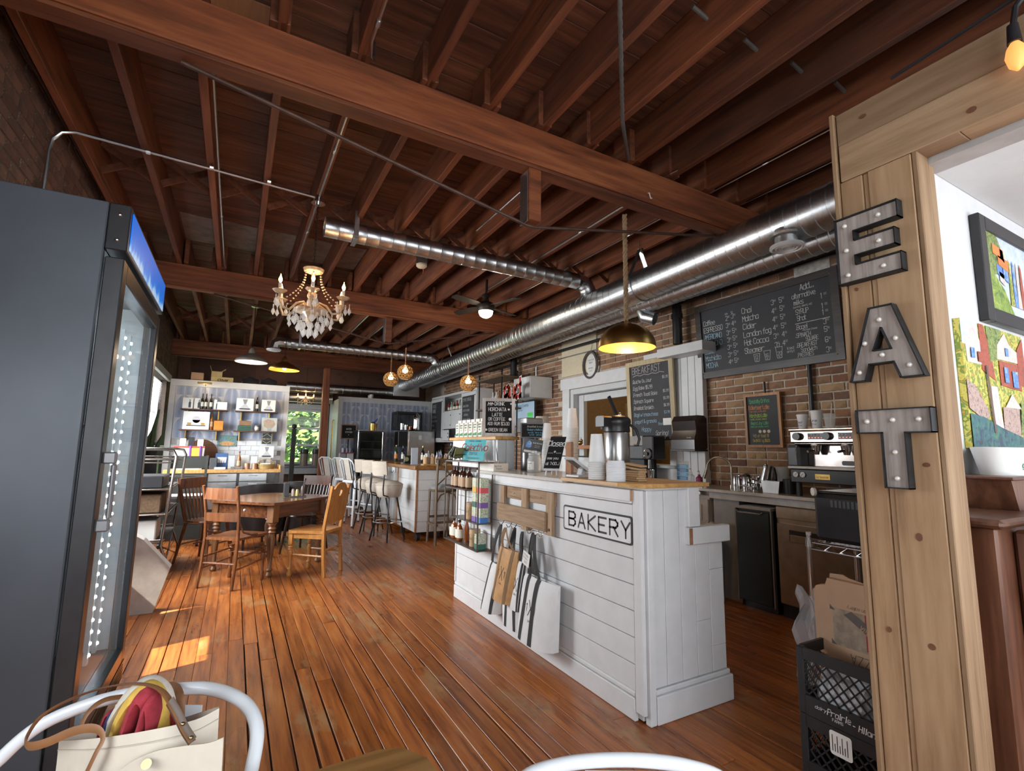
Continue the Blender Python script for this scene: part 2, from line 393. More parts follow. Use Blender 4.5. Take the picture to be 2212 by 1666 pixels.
def joists():
    for bi, (y0, y1, dx) in enumerate(BAYS):
        L = y1-y0; b = MB(); b.box(-.024, .024, -L/2, L/2, 0, DZ-JZ-.002, .004); mesh = b.mesh('joist', JOISTM)
        for k in range(15):
            x = -1.085+.385*k+dx
            if x > RX-.06: continue
            o = bpy.data.objects.new('joist', mesh); COL.objects.link(o); o.parent = ceiling; o.location = (x+random.uniform(-.012, .012), (y0+y1)/2, JZ)
    # blocks beside the joist ends on the beams
    b = MB(); b.prism([(-.15, 0), (.15, 0), (.15, .05), (.04, .25), (-.04, .25), (-.15, .05)], lambda u, v, w_: (w_, u, v), -.02, .02)
    b2 = MB(); b2.box(-.022, .022, -.09, .09, 0, .24, .004); me = b2.mesh('joist_block', JOISTM)
    for Y in (2.56, 6.62, 11.5):
        for k in range(14):
            o = bpy.data.objects.new('joist_block', me); COL.objects.link(o); o.parent = ceiling; o.location = (-1.085+.385*k-.055, Y-.02, JZ)
    # cross bridging between the joists
    for bi, Y in ((1, 4.62), (2, 7.6), (2, 9.7)):
        dx = BAYS[bi][2]; b = MB(); L = math.hypot(.335, .20); a = math.atan2(.20, .335)
        b.xbox((0, .022, .13), (L, .02, .05), (0, -a, 0)); b.xbox((0, -.022, .13), (L, .02, .05), (0, a, 0)); me = b.mesh('bridging', JOISTM)
        for k in range(13):
            o = bpy.data.objects.new('bridging', me); COL.objects.link(o); o.parent = ceiling; o.location = (-1.085+.385*k+dx+.1925, Y, JZ)
joists()
# ---------------------------------------------------------------- beams with truss rods and struts
ROD = plain('rusty_iron', (.10, .055, .04), .6, .5, var=.3)
def beam(name, Y, w_, z0, z1, label, xs=1.545, strut=True):
    e = bpy.data.objects.new(name, None); COL.objects.link(e); ORG[e.name] = Vector((0, 0, 0)); struct(e, label)
    MB().box(LX, RX, Y-w_/2, Y-.006, z0, z1-.002, .006).build('beam_plank', BEAMM, e)
    MB().box(LX, RX, Y+.006, Y+w_/2, z0, z1-.002, .006).build('beam_plank', BEAMM, e)
    MB().box(LX, RX, Y-w_/2+.012, Y+w_/2-.03, z0-.022, z0-.001, .003).build('bottom_plate', BEAMM, e)
    if strut:
        s = MB(); s.box(xs-.045, xs+.045, Y-.06, Y+.06, 2.73, z0-.022, .005); so_ = s.build('strut', BEAMM, e)
        MB().box(xs-.052, xs-.046, Y-.045, Y+.045, 2.72, z0-.04).build('strut_plate', GALV, so_)
        r = MB(); r.tube([(LX+.87, Y+.02, z0-.03), (xs-.03, Y+.0, 2.715), (xs+.03, Y, 2.715), (RX-1.15, Y+.02, z0-.03)], (.011), 8)
        r.build('truss_rod', ROD, e)
    return e
beam('beam', 2.565, .15, 3.10, JZ, 'near reddish ceiling beam carrying a short strut and iron truss rod')
beam('beam', 6.64, .15, 3.10, JZ, 'second ceiling beam behind the crystal chandelier', 1.72)
beam('beam', 11.5, .16, 3.05, JZ, 'farthest ceiling beam resting on the reddish wooden post', strut=False)
pc = MB(); pc.box(1.60, 1.74, 11.43, 11.57, 0, 3.028, .008)
POSTM = wood('post_wood', (.13, .035, .014), (.24, .075, .028), (.34, .13, .055), axis=2, rough=(.5, .7), gscale=1.6, bmp=.25)
struct(pc.build('column', POSTM), 'reddish square wooden post under the farthest beam')
# ---------------------------------------------------------------- walls
def solid(name, rects, fn, th, mat):
    b = MB()
    for (u0, u1, v0, v1) in rects:
        P = [(u0, v0), (u1, v0), (u1, v1), (u0, v1)]
        b.prism(P, fn, 0, th)
    return struct(b.build(name, mat))
def with_holes(u0, u1, v0, v1, holes):
    us = sorted({u0, u1, *[h[0] for h in holes], *[h[1] for h in holes]}); out = []
    for a, c in zip(us, us[1:]):
        hs = sorted([(h[2], h[3]) for h in holes if h[0] <= a and h[1] >= c]); v = v0
        for h0, h1 in hs:
            if h0 > v: out.append((a, c, v, h0))
            v = h1
        if v < v1: out.append((a, c, v, v1))
    return out
def brick_field(wall, u0, u1, v0, v1, holes, place, mat, near, skip=None, nind=285):
    """bricks .205 x .062 with recessed joints; place(u, v) gives centre; nearest become single parts"""
    H, Wd = .075, .215; items = []; r = 0; v = v0+.04
    while v < v1:
        u = u0+(0 if r % 2 else -.1075)
        hd = (r % 6 == 5)
        bw = .1075 if hd else Wd
        while u < u1:
            cu, cv = u+bw/2, v
            if not any(h[0]-.02 < cu < h[1]+.02 and h[2]-.02 < cv < h[3]+.02 for h in holes) and u > u0-.12 and cu+bw/2 < u1+.05:
                items.append((cu, cv, bw-.013))
            u += bw
        v += H; r += 1
    items.sort(key=lambda t: near(t[0], t[1])); meshes = {}
    for L in (Wd-.013, .1075-.013):
        for k in range(3):
            b = MB(); j = lambda: random.uniform(-.003, .003)
            b.xbox((0, 0, 0), (.028, L, H-.014), None, .003+.001*k)
            b.v = [(x+j(), y+j(), z+j()*.8) for x, y, z in b.v]; meshes[(round(L, 4), k)] = b.mesh('brick', mat)
    for cu, cv, L in items[:nind]:
        o = bpy.data.objects.new('brick', meshes[(round(L, 4), random.randrange(3))]); COL.objects.link(o); o.parent = wall
        o.location = place(cu, cv)+Vector((random.uniform(-.004, .004), 0, 0))
    b = MB()
    for cu, cv, L in items[nind:]:
        p = place(cu, cv); b.xbox((p.x+random.uniform(-.004, .004), p.y, p.z), (.028, L, H-.014), (random.uniform(-.03, .03), 0, 0))
    o = b.build('brick_courses', mat, wall); o['kind'] = 'stuff'
# right brick wall, u = y
OPN = (4.02, 6.20, 1.12, 2.22)
wr = solid('wall_right', with_holes(1.0, FY+.3, 0, 3.66, [OPN]), lambda u, v, o: Vector((RX+o, u, v)), .25, MORT)
brick_field(wr, 1.6, 11.6, .85, 3.6, [(3.86, 6.42, .6, 2.42), (5.55, 6.42, 2.30, 3.6)], lambda u, v: Vector((RX+.007, u, v)), BRICK,
            lambda u, v: ((u-2.9)*1.0)**2+((v-1.75)*1.9)**2 if u < 8 and v < 3.05 else 1e5+u)
# cream painted stretch above the pass-through
CREAM = plain('cream_paint', (.66, .57, .40), .7, var=.06)
MB().box(RX-.022, RX-.004, 5.55, 6.42, 2.44, 3.6).build('painted_panel', CREAM, wr)
MB().box(RX-.016, RX-.003, 2.30, 2.62, 2.93, 3.25).build('old_white_paint', plain('flaking_white_paint', (.62, .58, .52), .8, var=.35, scale=22), wr)
# left brick wall with side windows
LW = [(.0, 1.3, .95, 1.75), (3.18, 3.80, .95, 1.62), (4.45, 5.95, .9, 2.2), (6.55, 8.15, .9, 2.2), (9.3, 11.3, 1.28, 2.5)]  # third and fourth openings are made up to light the middle of the room
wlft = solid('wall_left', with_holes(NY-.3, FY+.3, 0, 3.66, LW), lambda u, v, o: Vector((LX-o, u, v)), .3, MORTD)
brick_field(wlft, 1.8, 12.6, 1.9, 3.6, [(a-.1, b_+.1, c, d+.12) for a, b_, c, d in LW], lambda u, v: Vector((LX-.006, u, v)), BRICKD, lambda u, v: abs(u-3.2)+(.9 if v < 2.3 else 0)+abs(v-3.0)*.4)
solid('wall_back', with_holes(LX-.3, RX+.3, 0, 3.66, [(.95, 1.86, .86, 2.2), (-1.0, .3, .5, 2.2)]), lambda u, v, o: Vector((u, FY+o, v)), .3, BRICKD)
struct(MB().box(LX-2.0, LX-.31, 4.2, 11.6, 2.62, 2.68).build('trim_awning', WHITE), 'awning outside over the side windows')  # out-of-view slab added to stop sun patches from the side windows
# street front behind the camera: piers, sill and glazing
SF = [(-.95, .75, .45, 2.95), (.95, 2.65, .45, 2.95), (2.85, 4.3, .45, 2.95), (4.7, 6.5, .45, 2.6)]
solid('wall_front', with_holes(LX-.3, 7.2, 0, 3.66, SF), lambda u, v, o: Vector((u, NY-o, v)), .25, WHITE2)
PANE = glass('window_pane', (.9, .95, .95), .01, 1.05, .06)
wi = [0]
def window(rect, axis, pos, depth, label, sashes=1, mat=WHITE, blind=False, muntin=False):
    wi[0] += 1; u0, u1, v0, v1 = rect
    e = bpy.data.objects.new('window_%d' % wi[0], None); COL.objects.link(e); struct(e, label); ORG[e.name] = Vector((0, 0, 0))
    P = (lambda u, v, o: Vector((u, pos+o, v))) if axis == 'y' else (lambda u, v, o: Vector((pos+o, u, v)))
    def bar(nm, a, b_, c, d, o0, o1, m=mat):
        q = MB(); q.prism([(a, c), (b_, c), (b_, d), (a, d)], P, o0, o1); return q.build(nm, m, e)
    t = .055
    bar('frame_stile', u0, u0+t, v0, v1, 0, depth); bar('frame_stile', u1-t, u1, v0, v1, 0, depth)
    bar('frame_rail', u0+t, u1-t, v0, v0+t, 0, depth); bar('frame_rail', u0+t, u1-t, v1-t, v1, 0, depth)
    n = sashes
    for i in range(n):
        a, c = v0+t+(v1-v0-2*t)*i/n, v0+t+(v1-v0-2*t)*(i+1)/n
        if i: bar('sash_rail', u0+t, u1-t, a-.025, a+.025, depth*.2, depth*.7)
        bar('pane', u0+t, u1-t, a, c, depth*.42, depth*.48, PANE)
    if muntin: bar('sash_rail', (u0+u1)/2-.02, (u0+u1)/2+.02, v0+t, v1-t, depth*.2, depth*.7)
    return e, bar
for i, r in enumerate(SF): window(r, 'y', NY-.16, .1, 'tall shop window in the street front')
window(LW[0], 'x', LX-.2, .1, 'side window near the camera', 2)
window(LW[1], 'x', LX-.2, .1, 'narrow side window behind the drinks fridge')
window(LW[2], 'x', LX-.2, .1, 'side window hidden behind the drinks fridge', 2, muntin=True)  # made-up window, this and the next, letting in fill light
window(LW[3], 'x', LX-.2, .1, 'side window beside the trolley', 2, muntin=True)
e3, b3 = window(LW[4], 'x', LX-.22, .12, 'bright side window with white blinds beyond the wallpapered shelves', 2, muntin=True)
SLAT = plain('white_blind_slat', (.8, .8, .78), .5, var=.03)
for k in range(24):
    q = MB(); z = 2.44-k*.023; q.xbox((LX-.07, 10.3, z), (.03, 1.84, .002), (0, .5, 0)); q.build('blind_slat', SLAT, e3)
MB().box(LX-.0, LX+.05, 9.1, 11.5, 2.50, 2.62).build('window_head', WHITE, e3)
MB().box(LX-.1, LX+.1, 9.25, 11.35, 1.24, 1.28).build('window_sill', WHITE, e3)
e4, b4 = window((.95, 1.86, .86, 2.2), 'y', FY+.06, .14, 'sash window onto green trees behind the airpots', 3)
for k in range(9): 
    q = MB(); q.xbox((1.40, FY+.03, 2.02-k*.026), (.78, .03, .002), (.5, 0, 0)); q.build('blind_slat', SLAT, e4)
for x0, x1, z0, z1 in ((.83, .95, .82, 2.2), (1.86, 1.98, .82, 2.2), (.83, 1.98, 2.2, 2.32)): MB().box(x0, x1, FY-.03, FY-.001, z0, z1).build('window_casing', WHITE, e4)
MB().box(.75, 2.05, FY-.06, FY-.001, 2.40, 2.62).build('blind_box', plain('beige_blind_box', (.45, .38, .30), .6), e4)
e5, b5 = window((-1.0, .3, .5, 2.2), 'y', FY+.06, .14, 'far window hidden by the wallpapered partition', 2)
# ---------------------------------------------------------------- ducts, pipes, conduits
def spiral_duct(mb, p0, p1, r, pitch=.11, n=28, rib=.004):
    p0, p1 = Vector(p0), Vector(p1); L = (p1-p0).length; d = (p1-p0)/L
    a = d.orthogonal().normalized(); bq = d.cross(a); M = Matrix((a, bq, d)).transposed()
    pr = []; t = 0
    sl = pitch
    while t < L-sl*.5:
        pr += [(r, t), (r, t+sl-.012), (r+rib, t+sl-.008), (r+rib, t+sl-.004), (r, t+sl)]; t += sl
    pr += [(r, L)]
    mb.lathe(pr, p0, n, M); return mb
zd = lambda y: 3.0-.02*(y-2)
d1 = E('ventilation_duct', (3.5, 1.5, 3.0), 'large galvanised spiral duct running along the brick wall', 'duct')
m = MB(); spiral_duct(m, (3.5, 1.42, zd(1.42)), (3.5, 3.62, zd(3.62)), .155, .1); m.build('duct_section', GALV, d1)
m = MB(); m.cyl((3.5, 3.6, zd(3.6)), (3.5, 3.86, zd(3.86)), .161, n=28); m.build('duct_collar', GALV, d1)
m = MB(); spiral_duct(m, (3.5, 3.84, zd(3.84)), (3.5, 6.1, zd(6.1)), .155, .1); m.build('duct_section', GALV, d1)
m = MB(); m.cyl((3.5, 6.08, zd(6.08)), (3.5, 6.13, zd(6.13)), .16, n=28); m.build('duct_collar', GALV, d1)
m = MB(); spiral_duct(m, (3.5, 6.12, zd(6.12)), (3.5, 9.1, zd(9.1)), .155, .1); m.build('duct_section', GALV, d1)
m = MB(); m.cyl((3.5, 9.08, zd(9.08)), (3.5, 9.13, zd(9.13)), .16, n=28); m.build('duct_collar', GALV, d1)
m = MB(); spiral_duct(m, (3.5, 9.12, zd(9.12)), (3.5, 11.62, zd(11.62)), .155, .1); m.build('duct_section', GALV, d1)
m = MB(); m.box(3.22, 3.86, 11.62, 12.1, 2.52, 3.02, .01); m.build('plenum_box', GALV, d1)
for Y in (3.62, 8.9):       # strap hangers
    z = zd(Y); m = MB(); pts = [(3.5+.162*math.cos(a), Y, z+.162*math.sin(a)) for a in [PI-.35-(PI+ -.7+2*PI-PI)*0+PI*0+i*0 for i in range(0)]]
    arc = [(3.5+.165*math.cos(a), Y, z+.165*math.sin(a)) for a in [PI*.82+i*(2*PI-PI*.64)/20 for i in range(21)]]
    full = [(3.5, Y, z+.40)]+arc+[(3.5, Y, z+.40)]
    for p, q in zip(full, full[1:]):
        p, q = Vector(p), Vector(q); dd = (q-p); mm = Matrix((dd.normalized(), Vector((0, 1, 0)), dd.normalized().cross(Vector((0, 1, 0))))).transposed()
        m.xbox((p+q)/2, (dd.length+.002, .05, .003), mm)
    m.cyl((3.5, Y, z+.39), (3.5, Y, JZ+.1), .004, n=6); m.build('strap_hanger', GALV, d1)
v_ = E('ceiling_vent', (3.44, 2.05, 2.80), 'round white diffuser hanging under the big spiral duct', 'vent')
m = MB(); m.cyl((3.44, 2.05, 2.93), (3.44, 2.05, 2.82), .085, .075, 20); m.lathe([(.12, 2.89), (.11, 2.875), (.085, 2.87)], (3.44, 2.05, 0), 20); m.build('neck', GALV, v_)
DIFF = plain('white_plastic', (.75, .75, .74), .4, var=.04)
m = MB(); m.lathe([(.0, 2.795), (.03, 2.79), (.04, 2.80), (.048, 2.79), (.062, 2.80), (.07, 2.787), (.09, 2.80), (.097, 2.785), (.115, 2.795), (.112, 2.81), (.06, 2.825)], (3.44, 2.05, 0), 28); m.build('diffuser', DIFF, v_)
d2 = E('ventilation_duct', (3.93, 1.5, 2.98), 'thinner spiral duct tucked between the big duct and the brick wall', 'duct')
m = MB(); spiral_duct(m, (3.93, 1.42, 2.99), (3.93, 11.6, 2.86), .115, .09, 22); m.build('duct_section', GALV, d2)
m = MB(); m.tube([(3.93, 4.05, 2.9), (3.93, 4.0, 2.80), (3.98, 3.9, 2.76)], .075, 14, cap=False); m.build('branch_collar', GALV, d2)
def xduct(Y, z, x0, x1, r, label, boot=True):
    e = E('branch_duct', (x0, Y, z), label, 'duct')
    m = MB(); spiral_duct(m, (x0, Y, z), (x1, Y, z), r, .12, 20, .003); m.build('duct_section', GALV, e)
    m = MB(); pts = [(x1-.01+math.sin(a)*r*1.5, Y, z-r*1.5+math.cos(a)*r*1.5) for a in [i*PI/2/4 for i in range(5)]]+[(x1-.01+r*1.5, Y, zd(Y)+.12)]
    m.tube(pts, r*1.04, 20, cap=False); m.build('elbow', GALV, e)
    h = MB(); xh = x0+.26; h.box(xh-.02, xh+.02, Y-r-.006, Y-r-.003, z-.06, JZ+.06); h.box(xh-.02, xh+.02, Y-r-.006, Y+r, z-r-.005, z-r-.002); h.build('strap_hanger', GALV, e)
    return e
xduct(4.45, 3.235, .55, 3.36, .088, 'grey branch duct crossing behind the near beam')
e = xduct(9.5, 3.13, .62, 3.36, .088, 'grey branch duct behind the second beam ending in a white diffuser')
m = MB(); m.tube([(.64, 9.5, 3.13), (.55, 9.5, 3.13), (.49, 9.5, 3.09), (.47, 9.5, 3.0)], .09, 8, cap=False); m.build('elbow', GALV, e)
m = MB(); m.lathe([(.0, 2.955), (.06, 2.95), (.075, 2.965), (.11, 2.96), (.125, 2.985), (.09, 3.01)], (.47, 9.5, 0), 20); m.build('diffuser', DIFF, e)
e = E('branch_duct', (1.0, 11.9, 2.6), 'dull round duct lying above the walk-in cooler', 'duct')
m = MB(); spiral_duct(m, (.9, 11.9, 2.62), (3.24, 11.9, 2.62), .10, .2, 18); m.build('duct_section', GALV, e)
m = MB(); m.cyl((2.75, 11.9, 2.43), (2.75, 11.9, 2.55), .07, n=14); m.build('duct_leg', GALV, e)
e = E('branch_duct', (.7, 12.3, 2.4), 'shiny low duct passing over the sash window', 'duct')
m = MB(); spiral_duct(m, (.2, 12.4, 2.42), (1.9, 12.4, 2.42), .11, .25, 18); m.build('duct_section', GALV, e)
# pipes
def pipe(name, pts, r, mat, label, n=10, straps=()):
    e = E(name, pts[0], label, 'pipe'); m = MB(); m.tube(pts, r, n); m.build('run', mat, e)
    for p in straps:
        q = MB(); q.ball(p, r*1.7, 8, 5); q.build('coupling', mat, e)
    return e
pipe('drain_pipe', [(4.40, 1.5, 3.06), (4.40, 6.6, 3.02)], .055, BLACK, 'thick black pipe high on the brick wall under the ducts')
pipe('gas_pipe', [(4.42, 5.2, 2.86), (4.42, 8.9, 2.86)], .022, BLACK, 'slim black pipe crossing the cream painted panel')
e = pipe('drain_pipe', [(4.36, 3.93, 2.97), (4.36, 3.93, 2.52)], .055, BLACK, 'short black vertical vent pipe beside the white shelf')
MB().cyl((4.36, 3.93, 2.82), (4.36, 3.93, 2.87), .066, n=14).build('hub', BLACK, e)
pipe('drain_pipe', [(4.34, 7.75, 2.95), (4.34, 7.75, 2.5)], .06, BLACK, 'black vertical pipe above the tall white cabinet')
pipe('gas_pipe', [(4.46, 2.52, 2.1), (4.46, 2.52, 1.55)], .018, BLACK, 'thin black pipe below the big drinks chalkboard')
pipe('gas_pipe', [(4.46, 2.96, 1.98), (4.46, 2.96, 1.86)], .010, BLACK, 'small hook pipe above the specialty drinks board')
pipe('conduit', [(4.46, 7.17, 1.9), (4.46, 7.17, 2.70), (4.46, 7.12, 2.745), (4.46, 7.05, 2.75), (4.46, 4.9, 2.735)], .009, GALV, 'silver conduit bending along the brick wall by the wreath')
COND = plain('zinc_conduit', (.55, .56, .57), .3, 1, var=.08)
def conduit(pts, label, couple=(), r=.009):
    e = E('conduit', pts[0], label, 'conduit'); m = MB(); m.tube(pts, r, 7); m.build('run', COND, e)
    for p in couple: q = MB(); q.cyl(Vector(p)-Vector((0, .02, 0)), Vector(p)+Vector((0, .02, 0)), r*1.45, n=8); q.build('coupling', COND, e)
zc = JZ-.011
conduit([(.455, NY+.2, zc), (.455, 2.32, zc), (.475, 2.42, zc+.0), (.50, 2.47, zc+.03), (.50, 2.485, zc+.14)], 'conduit along a joist at the top edge left of the bell lamp', ((.455, 2.2, zc),))
conduit([(.47, 2.66, zc), (.455, 2.9, zc), (.455, 6.2, zc), (.44, 6.4, zc), (.43, 6.5, zc+.05), (.43, 6.54, zc+.14)], 'conduit along a joist passing the chandelier rose', ((.455, 3.4, zc), (.455, 4.9, zc)))
conduit([(-.26, 2.68, zc+.02), (-.26, 6.1, zc+.02), (-.255, 6.3, zc), (-.25, 6.5, zc+.02)], 'conduit beside the joist above the drinks fridge', ((-.26, 5.0, zc+.02),))
conduit([(1.970, NY+.2, 3.50), (1.970, 2.2, 3.50), (1.962, 2.35, 3.46), (1.955, 2.47, 3.42)], 'conduit running to the near beam beside the flexible hose')
conduit([(1.961, 2.7, 3.47), (1.961, 4.3, 3.47)], 'short conduit on a joist behind the beam strut')
conduit([(2.742, NY+.2, 3.375), (2.742, 2.34, 3.375), (2.70, 2.44, 3.362), (2.70, 2.485, 3.36)], 'long bright conduit crossing over the gold dome lamp', ((2.742, 1.2, 3.375), (2.742, 1.75, 3.375)))
conduit([(2.731, 2.7, 3.36), (2.731, 5.58, 3.36)], 'conduit leading from the near beam to the ceiling fan', ((2.731, 3.6, 3.36), (2.731, 4.8, 3.36)))
conduit([(3.16, NY+.2, JZ-.006), (3.16, 2.47, JZ-.006)], 'thin wire conduit nearest the wooden header', ((3.16, 2.0, JZ-.006),), .005)
conduit([(3.52, NY+.2, JZ-.005), (3.50, 1.9, JZ-.03), (3.54, 2.47, JZ-.005)], 'sagging thin wire beside the big duct', (), .004)
conduit([(3.15, 2.66, JZ-.006), (3.16, 6.5, JZ-.006)], 'thin conduit above the strap hanger of the big duct', ((3.15, 3.4, JZ-.006), (3.155, 4.4, JZ-.006)), .005)
conduit([(1.67, 7.0, zc), (1.67, 9.2, zc)], 'conduit on a joist beyond the second beam', (), .010)
conduit([(2.05, 6.9, zc), (2.05, 9.3, zc)], 'conduit above the woven globe lamps', (), .010)
conduit([(2.82, 7.0, JZ-.007), (2.82, 9.2, JZ-.007)], 'conduit close to the big duct beyond the second beam', (), .006)
e = E('conduit', (-1.1, 4.1, 3.3), 'bent steel conduit rising behind the drinks fridge to the chandelier rose', 'conduit')
m = MB(); m.tube([(-1.18, 4.02, 1.7), (-1.18, 4.02, 3.16), (-1.17, 4.02, 3.24), (-1.13, 4.02, 3.30), (-1.06, 4.02, 3.325), (.42, 4.12, 3.325)], .011, 8); m.build('run', COND, e)
for xx in (-.68, -.3, .08): m = MB(); m.cyl((xx-.012, 4.05, 3.325), (xx+.012, 4.05, 3.325), .017, n=8); m.build('coupling', COND, e)
for k, (dx, r) in enumerate(((0, .008), (.035, .008), (.075, .007))):
    pipe('wall_cable', [(LX+.06+dx, 2.66, 3.42+dx*.4), (LX+.07+dx, 3.5, 3.40), (LX+.08+dx, 6.0, 3.42)], r, ROD, ('outermost', 'middle', 'innermost')[k]+' old cable running along the corner of the brick wall and ceiling', 6)
# flexible hose over the beam
FLEX = plain('grey_flex_hose', (.13, .125, .115), .5, .3, var=.2)
e = E('flexible_hose', (1.35, 1.2, 3.3), 'dark ribbed flexible hose drooping from the joists to the near beam', 'hose')
pts = []
for i in range(60):
    t = i/59; a = Vector((.92, 1.02, 3.32)); b_ = Vector((1.84, 2.02, 3.26)); c = Vector((2.29, 2.46, 3.35))
    p = a.lerp(b_, t*2) if t < .5 else b_.lerp(c, t*2-1)
    p = p+Vector((0, 0, -.05*math.sin(t*PI))); pts.append(p)
m = MB(); m.tube([pts[min(59, i//3)]+(pts[min(59, i//3+1)]-pts[min(59, i//3)])*((i % 3)/3.0) for i in range(177)], [0.012 if i % 3 else .0095 for i in range(177)], 8); m.build('hose', FLEX, e)
for k, (x, y) in enumerate(((1.98, 1.5), (2.38, 1.5), (2.75, 1.47), (3.12, 1.43))):
    q = MB(); q.tube([(x-.15, y-.01, 3.50), (x, y, 3.49), (x+.06, y+.03, 3.46)], .011, 7)
    tag(q.build('flex_cable', FLEX), ['dark cable stub poking out between the joists nearest the flexible hose', 'second dark cable stub between the joists from the hose', 'third dark cable stub between the joists from the hose', 'dark cable stub between the joists closest to the wooden header'][k], 'cable', 'cable stubs between the joists')
tag(MB().tube([(2.49, 2.478, 3.16), (2.49, 2.465, 3.155), (2.49, 2.46, 3.13), (2.50, 2.462, 3.115), (2.512, 2.462, 3.12)], .004, 6).build('cup_hook', DIFF), 'small white cup hook screwed into the near beam', 'hook')
# ---------------------------------------------------------------- lamps
WARM = emit('warm_bulb', (1, .62, .26), 22)
WARMS = emit('warm_globe', (1, .70, .38), 9)
def lamp(name, loc, power, col=(1, .72, .42), r=.04):
    l = bpy.data.lights.new(name, 'POINT'); l.energy = power; l.color = col; l.shadow_soft_size = r
    o = bpy.data.objects.new(name, l); COL.objects.link(o); o.location = loc; return o
ROPE = plain('jute_rope', (.33, .22, .12), .9, var=.3, scale=60)
GOLDIN = plain('gold_enamel', (.80, .46, .10), .38, .35, var=.06)
def dome_lamp():
    cx, cy = 2.455, 2.69; z0 = 2.045; e = E('pendant_lamp', (cx, cy, z0), 'large gold dome pendant on a thick rope above the bakery counter', 'lamp')
    R = .208; Hh = .185
    out = [(R*math.cos(t), z0+Hh*math.sin(t)) for t in [i*PI/2/12 for i in range(12)]]+[(.012, z0+Hh)]
    inn = [(r*.985, z-.002) for r, z in out]
    m = MB(); m.lathe(out, (cx, cy, 0), 40); m.lathe([(out[0][0], out[0][1]), (inn[0][0], inn[0][1])], (cx, cy, 0), 40); m.build('shade', BRASS, e)
    m = MB(); m.lathe(inn[::-1], (cx, cy, 0), 40); m.build('shade_lining', GOLDIN, e)
    m = MB(); m.cyl((cx, cy, z0+Hh-.005), (cx, cy, z0+Hh+.03), .016, .012, 12); m.build('cap', BRASS, e)
    n = 90; m = MB()
    for s in range(3):
        m.tube([(cx+.010*math.cos(i*.55+s*2.094), cy+.010*math.sin(i*.55+s*2.094), z0+Hh+.02+(3.075-z0-Hh-.02)*i/n) for i in range(n+1)], .0095, 6)
    m.build('rope', ROPE, e)
    m = MB(); m.ball((cx, cy, z0+.085), .033, 12, 8, (1, 1, 1.2)); m.build('bulb', WARM, e)
    lamp('pendant_light', (cx, cy, z0+.03), 9)
dome_lamp()
# bell lamp at the top edge of the picture: only its rim shows
WENAM = plain('white_enamel', (.78, .78, .76), .3, var=.03)
e = E('pendant_lamp', (.74, 1.38, 3.1), 'white enamel bell lamp whose rim dips into the top edge', 'lamp')
m = MB(); m.lathe([(.175, 3.075), (.165, 3.105), (.13, 3.16), (.05, 3.21), (.035, 3.28)], (.735, 1.385, 0), 40); m.build('shade', WENAM, e)
m = MB(); m.lathe([(.03, 3.27), (.045, 3.205), (.125, 3.155), (.16, 3.10), (.17, 3.073), (.175, 3.075)], (.735, 1.385, 0), 40); m.build('shade_lining', WENAM, e)
m = MB(); m.ball((.735, 1.385, 3.13), .03, 10, 6); m.build('bulb', WARMS, e)
m = MB(); m.cyl((.735, 1.385, 3.28), (.735, 1.385, JZ+.1), .008, n=8); m.build('stem', BLACKM, e)
# woven globes
RAT = plain('woven_rattan', (.50, .28, .09), .7, var=.3, scale=50)
def globe(loc, zt, label, d=.265):
    x, y, z = loc; R = d/2; e = E('pendant_lamp', (x, y, z-R), label, 'lamp', 'woven globe lamps over the bar')
    m = MB()
    lat = [i*PI/9 for i in range(1, 8)]
    for s in (-1, 1):
        for k in range(13):
            pts = []
            for i in range(12):
                t = .25+(2.65-.25)*i/11; a = 2*PI*k/13+s*i*.16
                pts.append((x+R*math.sin(t)*math.cos(a), y+R*math.sin(t)*math.sin(a), z+R*math.cos(t)))
            m.tube(pts, .005, 4, cap=False)
    for t in (.25, .8, 1.3, 1.8, 2.3, 2.65):
        m.tube([(x+R*math.sin(t)*math.cos(2*PI*i/24), y+R*math.sin(t)*math.sin(2*PI*i/24), z+R*math.cos(t)) for i in range(24)], .006 if t < 2.6 else .009, 4, closed=True)
    m.build('woven_shade', RAT, e)
    m = MB(); m.ball((x, y, z+.03), .05, 12, 8); m.cyl((x, y, z+.07), (x, y, z+R), .018, n=10); m.build('bulb', WARMS, e)
    m = MB(); m.cyl((x, y, z+R-.005), (x, y, z+R+.3), .011, n=8); m.build('wooden_rod', PLYM, e)
    m = MB(); m.tube([(x, y, z+R+.3), (x+.004, y, (z+R+.3+zt)/2), (x, y, zt)], .005, 6); m.build('chain', BLACKM, e)
    lamp('globe_light', (x, y, z+.03), 5)
globe((2.39, 8.85, 2.53), JZ+.05, 'lower of the paired woven globe lamps over the bar')
globe((2.47, 8.24, 2.585), JZ+.05, 'upper of the paired woven globe lamps over the bar')
globe((3.22, 7.25, 2.345), JZ+.05, 'lone woven globe lamp in front of the white wall cabinet')
# metal barn lamps
def barn(x, y, z, mat, lin, label, zt, bulb=WARM, pw=6):
    e = E('pendant_lamp', (x, y, z), label, 'lamp')
    pr = [(.215, z), (.215, z+.012), (.19, z+.045), (.09, z+.10), (.045, z+.125), (.04, z+.17), (.022, z+.20), (.01, z+.21)]
    m = MB(); m.lathe(pr, (x, y, 0), 28); m.build('shade', mat, e)
    m = MB(); m.lathe([(r-.004 if r > .02 else r, q-.004) for r, q in pr][::-1], (x, y, 0), 28); m.build('shade_lining', lin, e)
    m = MB(); m.ball((x, y, z+.03), .03, 10, 6); m.build('bulb', bulb, e)
    m = MB(); m.cyl((x, y, z+.205), (x, y, zt), .005, n=6); m.build('cord', BLACKM, e)
    m = MB(); m.cyl((x, y, zt-.03), (x, y, zt), .06, .05, 14); m.build('canopy', CHROME, e)
    lamp('barn_light', (x, y, z+.0), pw, (1, .8, .55))
